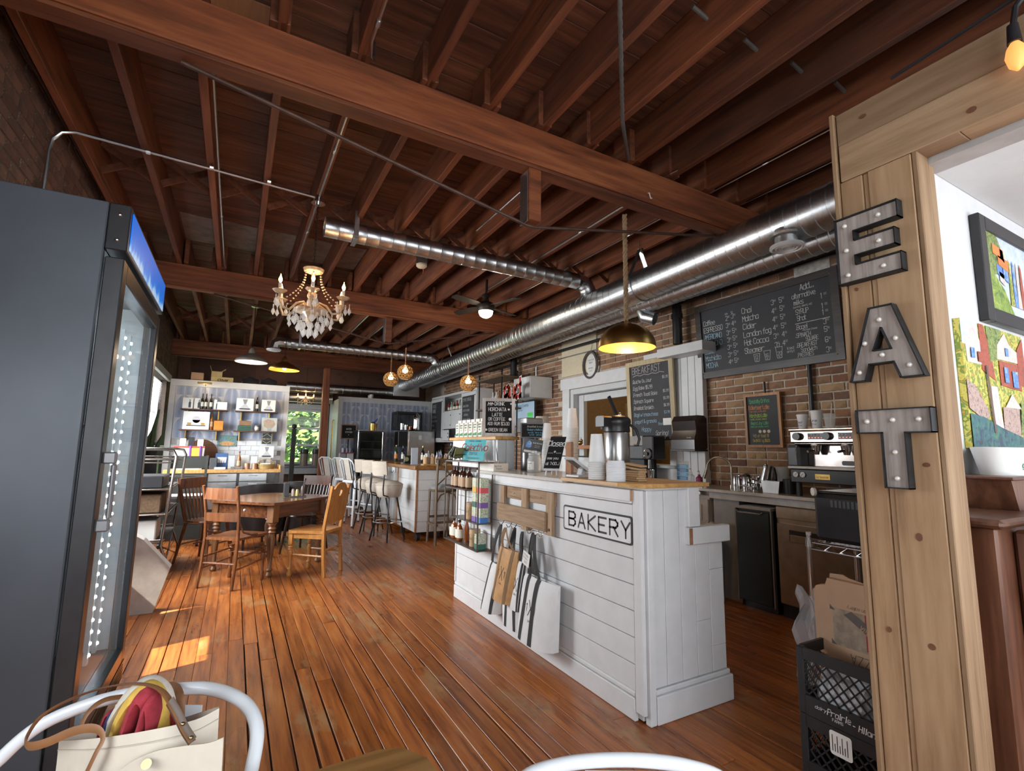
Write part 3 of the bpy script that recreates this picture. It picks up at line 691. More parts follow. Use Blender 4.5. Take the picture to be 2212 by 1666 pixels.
barn(.116, 8.0, 2.50, plain('taupe_enamel', (.30, .27, .23), .4), WENAM, 'taupe barn lamp with white lining hanging before the wallpapered shelves', JZ)
barn(.56, 8.05, 2.43, BRASS, plain('gold_lining', (.75, .42, .06), .4, .2), 'brass barn lamp with golden lining beside the taupe one', JZ)
# ceiling fan
def fan():
    x, y, z = 2.72, 5.62, 3.04; e = E('ceiling_fan', (x, y, z), 'dark bronze ceiling fan with a lit white bowl', 'fan')
    BR = plain('dark_bronze', (.05, .038, .03), .45, .5)
    m = MB(); m.lathe([(.095, z+.03), (.11, z+.05), (.115, z+.10), (.09, z+.14), (.045, z+.16), (.035, z+.21), (.055, z+.225), (.055, z+.25), (.02, z+.27), (.0, z+.27)], (x, y, 0), 24); m.build('motor_housing', BR, e)
    m = MB(); m.lathe([(.0, z-.055), (.04, z-.052), (.075, z-.03), (.09, z), (.095, z+.03)], (x, y, 0), 24); m.build('light_bowl', emit('fan_bowl', (1, .86, .66), 7), e)
    m = MB(); m.cyl((x, y, z+.26), (x, y, JZ+.15), .014, n=8); m.build('downrod', BR, e)
    for k in range(4):
        a = k*PI/2+.35; b = MB(); ca, sa = math.cos(a), math.sin(a)
        R = Matrix.Rotation(a, 3, 'Z') @ Matrix.Rotation(.2, 3, 'X')
        prof = [(.10, -.03), (.2, -.055), (.45, -.065), (.56, -.05), (.58, 0), (.56, .05), (.45, .065), (.2, .055), (.10, .03)]
        b.prism(prof, lambda u, v, w_: Vector((x, y, z+.10))+R @ Vector((u, v, w_)), -.004, .004); b.build('blade', BR, e)
    lamp('fan_light', (x, y, z-.09), 10, (1, .85, .65))
fan()
# crystal chandeliers
CRYS = glass('crystal', (1, .97, .92), .03, 1.35, .45)
AMBC = plain('amber_crystal', (.75, .55, .36), .15, 0, var=.3, scale=40, Transmission_Weight=.35)
FLAME = emit('flame_bulb', (1, .50, .14), 40)
CANDLE = plain('candle_sleeve', (.72, .66, .58), .5)
def chandelier(x, y, z, s, zt, label, full=True, pw=7):
    e = E('chandelier', (x, y, z-.32*s), label, 'chandelier'); n = 6
    m = MB(); m.lathe([(.0, z+.34*s), (.05*s, z+.345*s), (.085*s, z+.36*s), (.095*s, z+.385*s), (.09*s, z+.385*s), (.04*s, z+.365*s)], (x, y, 0), 18); m.build('top_dish', AMBC, e)
    m = MB(); m.lathe([(.0, z+.36*s), (.018*s, z+.34*s), (.014*s, z+.2*s), (.03*s, z+.17*s), (.045*s, z+.12*s), (.03*s, z+.08*s), (.05*s, z+.02*s), (.085*s, z-.03*s), (.05*s, z-.08*s), (.02*s, z-.12*s), (.0, z-.13*s)], (x, y, 0), 18); m.build('stem', AMBC, e)
    for k in range(n):
        a = 2*PI*k/n+.42; ca, sa = math.cos(a), math.sin(a); P = lambda r, h: (x+ca*r*s, y+sa*r*s, z+h*s)
        m = MB(); m.tube([P(.03, 0), P(.08, .05), P(.15, .02), P(.21, -.055), P(.28, -.05), P(.31, .02), P(.31, .075)], .011*s, 7); arm = m.build('arm', AMBC, e)
        m = MB(); m.lathe([(.012*s, 0), (.04*s, .008*s), (.062*s, .03*s), (.058*s, .033*s), (.03*s, .016*s)], P(.31, .07), 14); m.build('drip_cup', AMBC, arm)
        m = MB(); m.cyl(P(.31, .08), P(.31, .165), .014*s, n=10); m.build('candle', CANDLE, arm)
        m = MB(); m.lathe([(.004*s, 0), (.014*s, .02*s), (.016*s, .035*s), (.007*s, .06*s), (.001*s, .085*s)], P(.31, .165), 10); m.build('flame_bulb', FLAME, arm)
        if full:
            m = MB()
            for i in range(14):   # bead swag from the top dish out to the arm
                t = i/13; r = .075+.20*t**2.3; h = .36-.33*t; m.ball(P(r, h), .0085*s, 6, 4)
            m.build('bead_chain', AMBC, e)
            for q, (r, h) in enumerate(((.36, .04), (.27, .05), (.33, .03), (.21, -.07))):
                m = MB(); aa = a+(.10, -.10, .05, 0)[q]; c = (x+math.cos(aa)*r*s, y+math.sin(aa)*r*s, z+h*s)
                for j in range(3): m.ball((c[0], c[1], c[2]-j*.013*s), .006*s, 6, 4)
                m.lathe([(.001, -.10*s), (.018*s, -.07*s), (.011*s, -.045*s), (.002, -.03*s)], c, 4); m.build('crystal_drop', CRYS, e)
    if full:
        for ring, (r, h, cnt) in enumerate(((.15, -.03, 12), (.11, -.10, 10), (.06, -.15, 6))):
            for k in range(cnt):
                a = 2*PI*k/cnt+ring*.3; c = (x+math.cos(a)*r*s, y+math.sin(a)*r*s, z+h*s); m = MB()
                for j in range(4): m.ball((c[0], c[1], c[2]-j*.014*s), .0065*s, 6, 4)
                m.lathe([(.001, -.125*s), (.022*s, -.09*s), (.012*s, -.065*s), (.002, -.052*s)], c, 4); m.build('crystal_drop', CRYS, e)
        m = MB(); m.lathe([(.02*s, z-.02*s), (.12*s, z-.03*s), (.155*s, z-.015*s), (.15*s, z-.03*s), (.02*s, z-.05*s)], (x, y, 0), 18); m.build('lower_dish', AMBC, e)
    else:
        m = MB()
        for k in range(26):
            a = k*2.4; r = .05+.24*((k*7) % 10)/10; m.ball((x+math.cos(a)*r*s, y+math.sin(a)*r*s, z-(.05+.02*(k % 5))*s), .016*s, 6, 4)
        m.build('crystal_drops', CRYS, e)
    m = MB(); nn = int((zt-z-.385*s)/.028)
    for i in range(nn):
        zz = z+.385*s+.014+i*.028; a = (i % 2)*PI/2
        m.tube([(x+math.cos(a)*.007*math.cos(2*PI*j/8), y+math.sin(a)*.007*math.cos(2*PI*j/8), zz+.018*math.sin(2*PI*j/8)) for j in range(8)], .0022, 4, closed=True)
    m.build('chain', BLACKM, e)
    m = MB(); m.cyl((x, y, zt-.03), (x, y, zt), .055, .06, 18); m.cyl((x, y, zt-.045), (x, y, zt-.03), .02, n=10); m.build('ceiling_rose', CHROME, e)
    lamp('chandelier_light', (x, y, z+.25*s), pw, (1, .66, .34), .12)
chandelier(.455, 4.17, 2.40, .86, JZ-.02, 'crystal chandelier with glowing candle bulbs hanging on a chain')
chandelier(1.33, 12.1, 2.32, .62, JZ, 'small far chandelier in front of the sash window', False, 5)
# smoke detector on the branch duct and little ceiling rose
e = E('smoke_detector', (1.62, 4.6, 3.1), 'small cream smoke detector hanging below the branch duct', 'detector')
m = MB(); m.lathe([(.0, 3.085), (.04, 3.09), (.055, 3.105), (.055, 3.125), (.0, 3.13)], (1.55, 4.75, .06), 18); m.build('body', CREAM, e)
m = MB(); m.tube([(1.57, 4.75, 3.14), (1.575, 4.76, 3.11), (1.565, 4.75, 3.09)], .004, 5); m.build('wire', plain('red_wire', (.5, .05, .03), .5), e)
MB().box(1.50, 1.60, 4.72, 4.78, 3.18, JZ).build('mount', COND, e)
# ---------------------------------------------------------------- the wooden post and header of the side opening, plane x = 1.97
PX = 1.97  # post, header and side room coordinates scaled about the camera to bring them nearer
pz = bpy.data.objects.new('wall_side_opening', None); COL.objects.link(pz); ORG[pz.name] = Vector((0, 0, 0))
struct(pz, 'rough pine clad post and header framing the opening to the side room')
def plank(nm, x0, x1, y0, y1, z0, z1, mat, par=pz):
    b = MB(); b.box(x0, x1, y0, y1, z0, z1, .003); return b.build(nm, mat, par)
HZ0, HZ1 = 2.337, 2.617
plank('face_board', PX, PX+.022, 0.876, 0.951, 0, HZ0-.002, RAWM); plank('face_board', PX+.006, PX+.024, 0.856, 0.875, 0, HZ0-.002, RAWM)
plank('face_board', PX-.002, PX+.022, 0.722, 0.856, 0, HZ0-.002, RAWM)
plank('corner_board', PX-.012, PX+.022, 0.953, 0.97, 0, 2.624, RAWM)
plank('reveal_board', PX, PX+.082, 0.704, 0.721, 0, HZ0-.002, RAWM); plank('reveal_board', PX+.084, PX+.13, 0.706, 0.722, 0, HZ0-.022, RAWM)
plank('header_board', PX, PX+.022, -1.6, 0.95, 2.486, HZ1, RAWY); plank('header_board', PX-.003, PX+.022, -1.6, 0.947, HZ0, 2.484, RAWY)
plank('header_soffit', PX, PX+.084, -1.6, 0.587, HZ0-.004, HZ0+.014, RAWY); plank('header_soffit', PX, PX+.084, 0.588, 0.722, HZ0-.004, HZ0+.014, RAWY)
struct(MB().box(PX+.024, PX+.134, 0.725, 0.951, 0, 2.607).build('wall_post_core', PLYM))
struct(MB().box(PX+.024, PX+.134, -1.6, 0.724, HZ0+.016, 2.611).build('wall_header_core', PLYM))
struct(MB().box(PX+.086, PX+.18, -1.6, 0.721, HZ0-.026, HZ0+.012).build('trim_1', plain('grey_beam_paint', (.42, .41, .40), .6)))
# white partition between the side room and the bakery
SYW = .922
struct(MB().box(PX+.136, 7.2, SYW, SYW+.045, 0, 2.66).build('wall_side_room', WHITE2))
struct(MB().box(7.0, 7.2, NY, SYW-.001, 0, 2.66).build('wall_side_room_end', WHITE2))
struct(MB().box(PX+.182, 7.0, NY, SYW-.002, 2.592, 2.66).build('ceiling_side_room', plain('white_ceiling_paint', (.66, .67, .67), .7, var=.03)))
MB_line = MB().box(PX+.131, PX+.143, .87, SYW-.001, 0, 1.34); struct(MB_line.build('trim_2', WHITE))
KNOT = plain('wood_knot', (.16, .065, .03), .7, var=.3)
for k, (y, z, a, b_) in enumerate(((0.922, 1.903, 0.0059, 0.0067), (0.926, 1.602, 0.0067, 0.0067), (0.779, 1.635, 0.0092, 0.0117), (0.758, 1.266, 0.0101, 0.0075), (0.796, 1.032, 0.0092, 0.0134), (0.788, 0.697, 0.0101, 0.0101), (0.905, 0.713, 0.0075, 0.0092), (0.553, 2.389, 0.0134, 0.0101), (0.855, 2.557, 0.0117, 0.0075), (0.251, 2.54, 0.0101, 0.0101))):
    m = MB(); m.prism([(a*math.cos(t*PI/5), b_*math.sin(t*PI/5)) for t in range(10)], lambda u, v, w_: Vector((PX-.0035-w_, y+u, z+v)), -.003, .0005); m.build('wood_knot', KNOT, pz)
# EAT letters: weathered face, dark tin edge, little bulbs
TIN = plain('dark_tin_edge', (.035, .037, .04), .55, .6, var=.4, scale=25)
GREYW = wood('weathered_grey_wood', (.20, .17, .15), (.36, .31, .28), (.47, .43, .40), axis=2, rough=(.7, .9), gscale=3, rand=1, bmp=.6)
BULB = plain('pearl_bulb', (.80, .76, .70), .18, .15, var=.05)
LET = {'E': ([(0, 0), (1, 0), (1, .25), (.30, .25), (.30, .385), (.93, .385), (.93, .62), (.30, .62), (.30, .76), (1, .76), (1, 1), (0, 1)],
             [(.15, .88), (.15, .5), (.15, .12), (.70, .88), (.68, .5), (.72, .12)]),
       'A': ([(0, 0), (.22, 0), (.29, .22), (.62, .22), (.70, 0), (1, 0), (.66, 1), (.34, 1)],
             [(.13, .12), (.24, .52), (.47, .82), (.47, .33), (.67, .53), (.82, .15)]),
       'T': ([(.34, 0), (.66, 0), (.66, .70), (1, .70), (1, 1), (0, 1), (0, .70), (.34, .70)],
             [(.14, .85), (.5, .86), (.84, .86), (.5, .45), (.5, .12)])}
def marquee(ch, y_far, wdt, z0, hgt, label, depth=.038):
    e = E('marquee_letter', (PX, y_far-wdt/2, z0), label, 'sign letter', 'letters of the EAT sign')
    poly, bul = LET[ch]; fx = PX-.004
    fn = lambda u, v, o: Vector((fx-o, y_far-u*wdt, z0+v*hgt))
    hole = [(.36, .40), (.60, .40), (.49, .70)] if ch == 'A' else None
    def faceprism(nm, mat, o0, o1, inset=0):
        m = MB()
        if hole:   # outer ring cut into quads around the triangular counter
            pieces = [[(0, 0), (.22, 0), (.29, .22), (.36, .40), (.49, .70), (.47, 1), (.34, 1)], [(.29, .22), (.62, .22), (.60, .40), (.36, .40)], [(.62, .22), (.70, 0), (1, 0), (.66, 1), (.47, 1), (.49, .70), (.60, .40)]]
        else: pieces = [poly]
        for pc_ in pieces: m.prism(pc_, fn, o0, o1)
        return m.build(nm, mat, e)
    faceprism('face', GREYW, .002, depth-.012)
    m = MB()
    for loop in ([poly] + ([hole[::-1]] if hole else [])):
        n = len(loop)
        for i in range(n):
            (a, b_), (c, d) = loop[i], loop[(i+1) % n]
            A, B = fn(a, b_, 0), fn(c, d, 0); t = (B-A); L = t.length; t.normalize(); nn = Vector((1, 0, 0)).cross(t)
            m.xbox((A+B)/2+Vector((-depth/2, 0, 0)), (depth, L+.004, .004), Matrix((Vector((1, 0, 0)), t, nn)).transposed())
    m.build('tin_edge', TIN, e)
    for u, v in bul:
        m = MB(); p = fn(u, v, depth-.008); m.ball(p, .0085, 10, 7); m.cyl(fn(u, v, depth-.013), fn(u, v, depth-.006), .006, n=8); m.build('bulb', BULB, e)
marquee('E', 0.961, 0.201, 1.924, 0.25, 'weathered letter E with dark tin edges, topmost on the post')
marquee('A', 0.947, 0.22, 1.556, 0.256, 'weathered letter A with dark tin edges, between E and T')
marquee('T', 0.937, 0.216, 1.187, 0.264, 'weathered letter T with dark tin edges, lowest on the post')
# edison string bulb at the top edge on the header
e = E('string_bulb', (PX-.05, .43, 2.52), 'amber bulb in a black socket hanging on the header', 'lamp')
m = MB(); m.tube([(PX-.03, .39, 2.665), (PX-.045, .42, 2.62), (PX-.05, .43, 2.557)], .008, 7); m.tube([(PX-.02, .75, 2.63), (PX-.02, .43, 2.665), (PX-.02, -.2, 2.63)], .006, 6); m.build('cord', BLACK, e)
m = MB(); m.cyl((PX-.05, .43, 2.507), (PX-.05, .43, 2.565), .017, .013, 14); m.build('socket', BLACK, e)
m = MB(); m.lathe([(.010, 2.508), (.02, 2.49), (.025, 2.465), (.019, 2.436), (.004, 2.419)], (PX-.05, .43, 0), 14); m.build('bulb', emit('amber_bulb', (1, .38, .10), 1.1, (.7, .3, .08)), e)
# ---------------------------------------------------------------- side room: paintings, piano, bowl, greenery
def daub(name, cols, scale=9, detail=3, dist=2.2):
    m, n, l, b = nt(name); v = coord(n, l, (1, 1, 1))
    t = n.new('ShaderNodeTexNoise'); t.inputs['Scale'].default_value = scale; t.inputs['Detail'].default_value = detail; t.inputs['Distortion'].default_value = dist; l.new(v, t.inputs[0])
    k = len(cols); c = ramp(n, l, t.outputs[0], [(.25+.5*i/(k-1), cc) for i, cc in enumerate(cols)], 'CONSTANT' if k > 3 else 'LINEAR')
    l.new(c, b.inputs['Base Color']); setp(b, Roughness=.35); MATS[name] = m; return m
GRASSP = daub('painted_grass', [(.10, .20, .03), (.22, .34, .05), (.38, .48, .10), (.55, .55, .18)], 14)
TREEP = daub('painted_trees', [(.03, .07, .02), (.12, .20, .04), (.30, .36, .10), (.08, .12, .06), (.45, .42, .25)], 22)
SKYP = daub('painted_sky', [(.45, .58, .75), (.62, .72, .82), (.72, .78, .82)], 9)
STONEP = daub('painted_stone', [(.35, .22, .20), (.50, .36, .30), (.25, .15, .15), (.60, .48, .42)], 26)
WATERP = daub('painted_shade', [(.02, .05, .08), (.03, .13, .15), (.06, .20, .10), (.04, .08, .03)], 16)
REDP = daub('painted_red', [(.30, .05, .03), (.45, .10, .05), (.20, .03, .03)], 20)
YELP = daub('painted_foliage', [(.55, .50, .05), (.65, .55, .12), (.20, .30, .04), (.60, .30, .05), (.10, .16, .03)], 20)
CRM = daub('painted_cream', [(.62, .55, .50), (.70, .64, .58), (.55, .45, .48)], 14)
BLUP = daub('painted_blue', [(.05, .15, .50), (.10, .28, .65), (.5, .6, .75)], 18)
ORGP = daub('painted_orange', [(.75, .15, .04), (.80, .28, .05), (.65, .08, .05)], 18)
def patch(e, mat, poly, Y, off, nm='painted_area'):
    m = MB(); m.prism(poly, lambda u, v, w_: Vector((u, Y-off-w_, v)), 0, .001); return m.build(nm, mat, e)
SY = SYW-.001
e = E('painting', (3.5, SY, 1.9), 'framed painting of coloured cloth and surfboards on green lawn in a black frame', 'painting')
x0, x1, z0, z1 = 3.07, 4.1, 1.935, 2.473
for a in ((x0, x0+.071, z0, z1), (x1-.071, x1, z0, z1), (x0+.071, x1-.071, z0, z0+.071), (x0+.071, x1-.071, z1-.071, z1)):
    MB().box(a[0], a[1], SY-.04, SY, a[2], a[3], .004).build('frame_bar', BLACK, e)
x0 += .071; x1 -= .071; z0 += .071; z1 -= .071
MB().box(x0, x1, SY-.03, SY-.002, z0, z1).build('canvas', SKYP, e)
patch(e, TREEP, [(x0, z0+0.168), (x0+0.184, z0+0.201), (x0+0.218, z0+0.302), (x0+0.151, z1), (x0, z1)], SY-.03, .001)
patch(e, GRASSP, [(x0, z0), (x0+0.285, z0), (x0+0.184, z0+0.117), (x0+0.042, z0+0.201), (x0, z0+0.201)], SY-.03, .002)
for k, (dx, dz, mt, w_) in enumerate(((0.075, 0.293, ORGP, 0.134), (0.134, 0.243, ORGP, 0.134), (0.109, 0.193, BLUP, 0.075), (0.176, 0.184, BLUP, 0.075), (0.168, 0.285, YELP, 0.05), (0.134, 0.159, CRM, 0.059))):
    patch(e, mt, [(x0+dx, z0+dz), (x0+dx+w_, z0+dz-.02), (x0+dx+w_, z0+dz+.04), (x0+dx, z0+dz+.05)], SY-.03, .003)
for k, (dx, mt) in enumerate(((0.251, YELP), (0.302, BLUP), (0.352, CRM), (0.402, REDP))):
    patch(e, mt, [(x0+dx, z0+.05), (x0+dx+.05, z0+.05), (x0+dx+.035, z1-.12), (x0+dx+.015, z1-.1)], SY-.03, .003)
e = E('painting', (3.1, SY, 1.34), 'unframed canvas painting of hillside houses, stone steps and autumn trees', 'painting')
x0, x1, z0, z1 = 2.765, 3.486, 1.33, 1.905
MB().box(x0, x1, SY-.025, SY-.001, z0, z1).build('canvas', YELP, e)
Q = lambda pts: [(x0+u*(x1-x0), z0+v*(z1-z0)) for u, v in pts]
for k, (mt, pl) in enumerate(((SKYP, [(.0, .8), (.25, .8), (.25, 1), (0, 1)]), (CRM, [(.05, .66), (.30, .66), (.30, .82), (.17, .97), (.04, .84)]), (REDP, [(.26, .62), (.46, .55), (.42, .8), (.34, 1), (.27, 1)]),
        (TREEP, [(.4, .7), (.6, .75), (.62, 1), (.38, 1)]), (CRM, [(.52, .74), (.88, .74), (.88, .84), (.76, .88), (.68, .98), (.54, .86)]), (REDP, [(.54, .52), (.9, .50), (.9, .73), (.54, .73)]), (REDP, [(.86, .56), (1, .54), (1, .98), (.88, .86)]),
        (STONEP, [(0, .30), (.24, .20), (.30, .28), (.12, .48), (0, .52)]), (CRM, [(.36, .14), (.5, .14), (.46, .50), (.36, .50)]), (STONEP, [(.5, .12), (.78, .10), (.80, .36), (.52, .34)]), (CRM, [(.56, .34), (.84, .34), (.70, .46)]),
        (WATERP, [(0, 0), (.86, 0), (.8, .10), (.45, .17), (.2, .24), (0, .26)]), (TREEP, [(.78, .12), (1, .16), (1, .36), (.84, .40)]), (CRM, [(.86, .04), (1, .03), (1, .14), (.9, .16)]))):
    patch(e, mt, Q(pl), SY-.025, .0005+.0004*k)
for u, v, w_, h_, mt in ((.10, .70, .05, .08, BLUP), (.20, .68, .07, .08, REDP), (.60, .55, .07, .13, BLUP), (.74, .52, .09, .14, BLUP), (.66, .78, .05, .07, BLUP)):
    patch(e, mt, Q([(u, v), (u+w_, v), (u+w_, v+h_), (u, v+h_)]), SY-.025, .0062)
patch(e, plain('painted_trunk', (.16, .09, .07), .5), Q([(.33, .12), (.36, .12), (.325, .66), (.30, .66)]), SY-.025, .0068)
# old upright piano in dark wood
PIANO = wood('piano_wood', (.055, .020, .010), (.12, .045, .022), (.20, .085, .042), axis=2, rough=(.3, .5), gscale=2, bmp=.15)
e = E('upright_piano', (2.9, .8, 0), 'old dark wooden upright cabinet with carved panel against the white wall', 'piano')
MB().box(2.19, 3.6, .672, SY-.004, 0, 1.064, .008).build('case', PIANO, e)
MB().box(2.14, 3.66, .64, SY-.004, 1.065, 1.094, .01).build('lid', PIANO, e)
MB().box(2.34, 3.5, .658, .671, .73, 1.03, .006).build('front_panel', PIANO, e)
m = MB(); m.prism([(2.43, .1), (3.4, .1), (3.4, .64), (3.0, .68), (2.93, .63), (2.85, .68), (2.43, .64)], lambda u, v, w_: Vector((u, .671-w_, v)), 0, .013); m.build('carved_panel', PIANO, e)
MB().box(2.31, 2.36, .62, .67, 0, 1.05, .01).build('pilaster', PIANO, e)
m = MB(); m.tube([(2.49, .65, .60), (2.53, .64, .63), (2.60, .643, .66), (2.57, .645, .71), (2.51, .65, .70)], .010, 7); m.build('scroll', PIANO, e)
e = E('wooden_tray', (2.98, .82, 1.1), 'dark flared wooden box standing on the piano', 'box')
m = MB(); m.prism([(2.58, 1.0945), (3.27, 1.0945), (3.35, 1.207), (2.53, 1.207)], lambda u, v, w_: Vector((u, .72+w_, v)), 0, .17); m.build('body', PIANO, e)
MB().box(2.505, 3.38, .705, .905, 1.208, 1.220, .003).build('rim', PIANO, e)
e = E('paper_bowl', (2.77, .80, 1.22), 'white oval bowl lettered green grocer on the piano', 'bowl')
PAPB = plain('white_card', (.72, .72, .68), .5, var=.04)
def bw(u, v):
    a = u*PI*2; r = .135+.042*v; return (2.79+r*1.15*math.cos(a), .805+r*.50*math.sin(a), 1.2205+.11*v)
m = MB(); m.grid(lambda u, v: bw(u, v), 36, 4, thick=.004); m.lathe([(0, 1.221), (.1, 1.221)], (2.79, .805, 0), 20); m.build('bowl_wall', PAPB, e)
GRN = plain('green_print', (.02, .22, .09), .5)
def bf(u, v, o=0):
    a = -PI/2+u/.155; r = .135+.042*v/.11+.003+o; return Vector((2.79+r*1.15*math.cos(a), .805+r*.50*math.sin(a), 1.2205+v))
m = MB(); text(m, 'green', -.05, .062, .021, bf, .2, cw=.6); text(m, 'grocer', -.062, .032, .021, bf, .2, cw=.6)
m.prism([(-.05, .004), (.10, .004), (.10, .023), (.02, .025)], bf, 0, .001); m.build('lettering', GRN, e)
LEAF = plain('leaf_green', (.13, .24, .09), .5, var=.35, scale=25); LEAFD = plain('leaf_dark', (.04, .10, .06), .5, var=.3, scale=25)
e = E('artificial_greenery', (2.45, .62, 1.1), 'artificial eucalyptus garland with a white rose trailing over the piano', 'plant')
random.seed(5)
stems = []
for k in range(10):
    a = Vector((2.62+random.uniform(-.10, .15), .628, 1.105)); b_ = Vector((2.25+random.uniform(-.03, .36), .585+random.uniform(-.03, .03), .83+random.uniform(0, .24)))
    mid = a.lerp(b_, .5)+Vector((0, -.04, .05)); pts = [a.lerp(mid, t/4) if t <= 4 else mid.lerp(b_, (t-4)/4) for t in range(9)]; stems.append(pts)
    m = MB(); m.tube(pts, .0022, 5); m.build('stem', LEAF, e)
for k, pts in enumerate(stems):
    for j in range(1, 9):
        for s in (-1, 1):
            if random.random() < .1: continue
            p = Vector(pts[j])+Vector((random.uniform(-.01, .01), random.uniform(-.015, 0), random.uniform(-.01, .01)))
            d = Vector((s*random.uniform(.4, 1), random.uniform(-.5, .1), random.uniform(-.7, .5))).normalized(); up = Vector((random.uniform(-.3, .3), -1, random.uniform(-.2, .6))).normalized(); sd = d.cross(up).normalized()
            L = random.uniform(.030, .046); Wd = L*.40; up = sd.cross(d)
            ring = [(0, 0), (.25, .8), (.6, 1), (.88, .6), (1, 0), (.88, -.6), (.6, -1), (.25, -.8)]
            m = MB(); vs_ = [p+d*L*u+sd*Wd*v+up*(-.10*L*v*v) for u, v in ring]+[p+d*L*.5+up*.04*L]
            m.add(vs_, [(i, (i+1) % 8, 8) for i in range(8)], True); m.build('leaf', LEAF if random.random() < .62 else LEAFD, e)
ROSE = plain('white_petal', (.76, .77, .80), .6, var=.05)
RC = Vector((2.49, .575, 1.068))
fl = bpy.data.objects.new('rose', None); COL.objects.link(fl); fl.parent = e; fl.location = RC-ORG[e.name]; ORG[fl.name] = RC
for ring_, (cnt, r, til) in enumerate(((7, .046, .25), (6, .036, .6), (5, .024, 1.0))):
    for k in range(cnt):
        a = 2*PI*k/cnt+ring_*.5; m = MB()
        def pf(u, v):
            uu = (u-.5)*1.3; rr = r*(.25+.75*v); h = r*math.sin(til)*v*v*.9
            return (RC.x+rr*math.cos(a+uu*.75), RC.y-h-.010*ring_-.004*math.cos(uu*3), RC.z+rr*math.sin(a+uu*.75)*(1-.25*abs(uu)))
        m.grid(pf, 5, 4); m.build('petal', ROSE, fl)
m = MB(); m.ball((RC.x, RC.y-.03, RC.z), .012, 8, 6); m.build('rose_heart', plain('rose_heart', (.7, .42, .15), .6), fl)
m = MB()
for k in range(40):
    a, t = k*2.4, math.sqrt(k/40)
    m.ball((2.37+.024*t*math.cos(a), .56-.010*(1-t), .918+.026*t*math.sin(a)), .0033, 6, 4)
m.build('berry_cluster', plain('pale_berries', (.55, .60, .36), .4), e)
random.seed(21)
# ---------------------------------------------------------------- bakery counter (front face x = 1.79, end face y = 1.88)
CX, CY0, CY1 = 1.79, 1.88, 4.22
ctr = E('bakery_counter', (2.1, 3.0, 0), 'white shiplap bakery counter with stone top in the middle of the room', 'counter')
MB().box(CX+.02, 2.19, CY0+.03, CY1-.005, .01, 1.06).build('carcass', WHITE, ctr)
bz = [.135, .26, .385, .51, .635, .76, .885, 1.03]
for z0, z1 in zip(bz, bz[1:]): MB().box(CX, CX+.018, CY0+.06, CY1-.03, z0, z1-.004, .002).build('shiplap_board', WHITE, ctr)
MB().box(CX-.008, CX+.018, CY0+.06, CY1, 0, .105, .004).build('base_board', WHITE, ctr)
MB().box(CX-.003, CX+.018, CY0+.06, CY1, .107, .133, .006).build('base_moulding', WHITE, ctr)
MB().box(CX-.006, CX+.02, CY1-.028, CY1, .135, 1.03, .002).build('corner_trim', WHITE, ctr)
MB().box(CX-.004, CX+.02, CY0, CY0+.058, .045, 1.10, .003).build('corner_trim', WHITE, ctr)
MB().box(CX-.012, CX+.02, CY0+.06, CY1-.03, 1.04, 1.10, .003).build('top_rail', WHITE, ctr)
MB().box(CX-.018, CX+.02, CY0+.06, CY1-.03, 1.031, 1.042, .003).build('rail_bead', WHITE, ctr)
MB().box(CX-.016, CX+.0, CY0+.056, CY0+.06, 1.045, 1.10).build('rail_end_grain', PLYM, ctr)
# end panel, vertical boards
MB().box(CX+.022, CX+.062, CY0-.018, CY0+.02, .0, 1.10, .004).build('corner_post', WHITE, ctr)
ex = [1.854, 1.945, 2.055, 2.165, 2.275, 2.385]
for i, (a, b_) in enumerate(zip(ex, ex[1:])):
    top = 1.10 if i < 3 else .82
    cuts = {3: [.42], 4: [.28, .67]}.get(i, [])
    zs = [.155]+cuts+[top]
    for z0, z1 in zip(zs, zs[1:]): MB().box(a+.001, b_-.002, CY0, CY0+.018, z0+.001, z1, .002).build('panel_board', WHITE, ctr)
MB().box(1.854, 2.405, CY0-.022, CY0+.02, 0, .128, .004).build('end_base_board', WHITE, ctr)
MB().box(1.854, 2.395, CY0-.012, CY0+.018, .129, .153, .005).build('end_base_moulding', WHITE, ctr)
MB().box(2.105, 2.190, CY0-.022, CY0+.018, .905, 1.11, .003).build('upright_trim', WHITE, ctr)
MB().box(2.098, 2.415, CY0-.03, CY0+.018, .815, .902, .004).build('cap_board', WHITE, ctr)
MB().box(2.098, 2.12, CY0-.031, CY0-.028, .817, .900).build('cap_end_grain', PLYM, ctr)
MB().box(2.195, 2.385, CY0+.02, 3.3, .70, .81, .003).build('back_ledge', WHITE, ctr)
STONE = plain('speckled_stone', (.60, .58, .54), .16, var=.10, scale=70)
MB().box(1.745, 2.36, 2.5, 3.72, 1.101, 1.124, .003).build('stone_top', STONE, ctr)
MB().box(1.80, 2.22, 1.86, 2.499, 1.101, 1.113, .002).build('stone_top', STONE, ctr)
BUTCH = wood('butcher_block', (.38, .18, .05), (.56, .31, .10), (.66, .42, .17), axis=1, rough=(.28, .45), gscale=3, rand=0, bmp=.08)
wt = E('worktop_board', (2.0, 2.2, 1.114), 'varnished wooden board laid over the near end of the counter top', 'worktop')
m = MB(); m.prism([(1.735, 2.498), (1.735, 1.99), (1.78, 1.842), (2.25, 1.842), (2.25, 2.498)], lambda u, v, w_: Vector((u, v, 1.1145+w_)), 0, .019); m.build('board', BUTCH, wt)
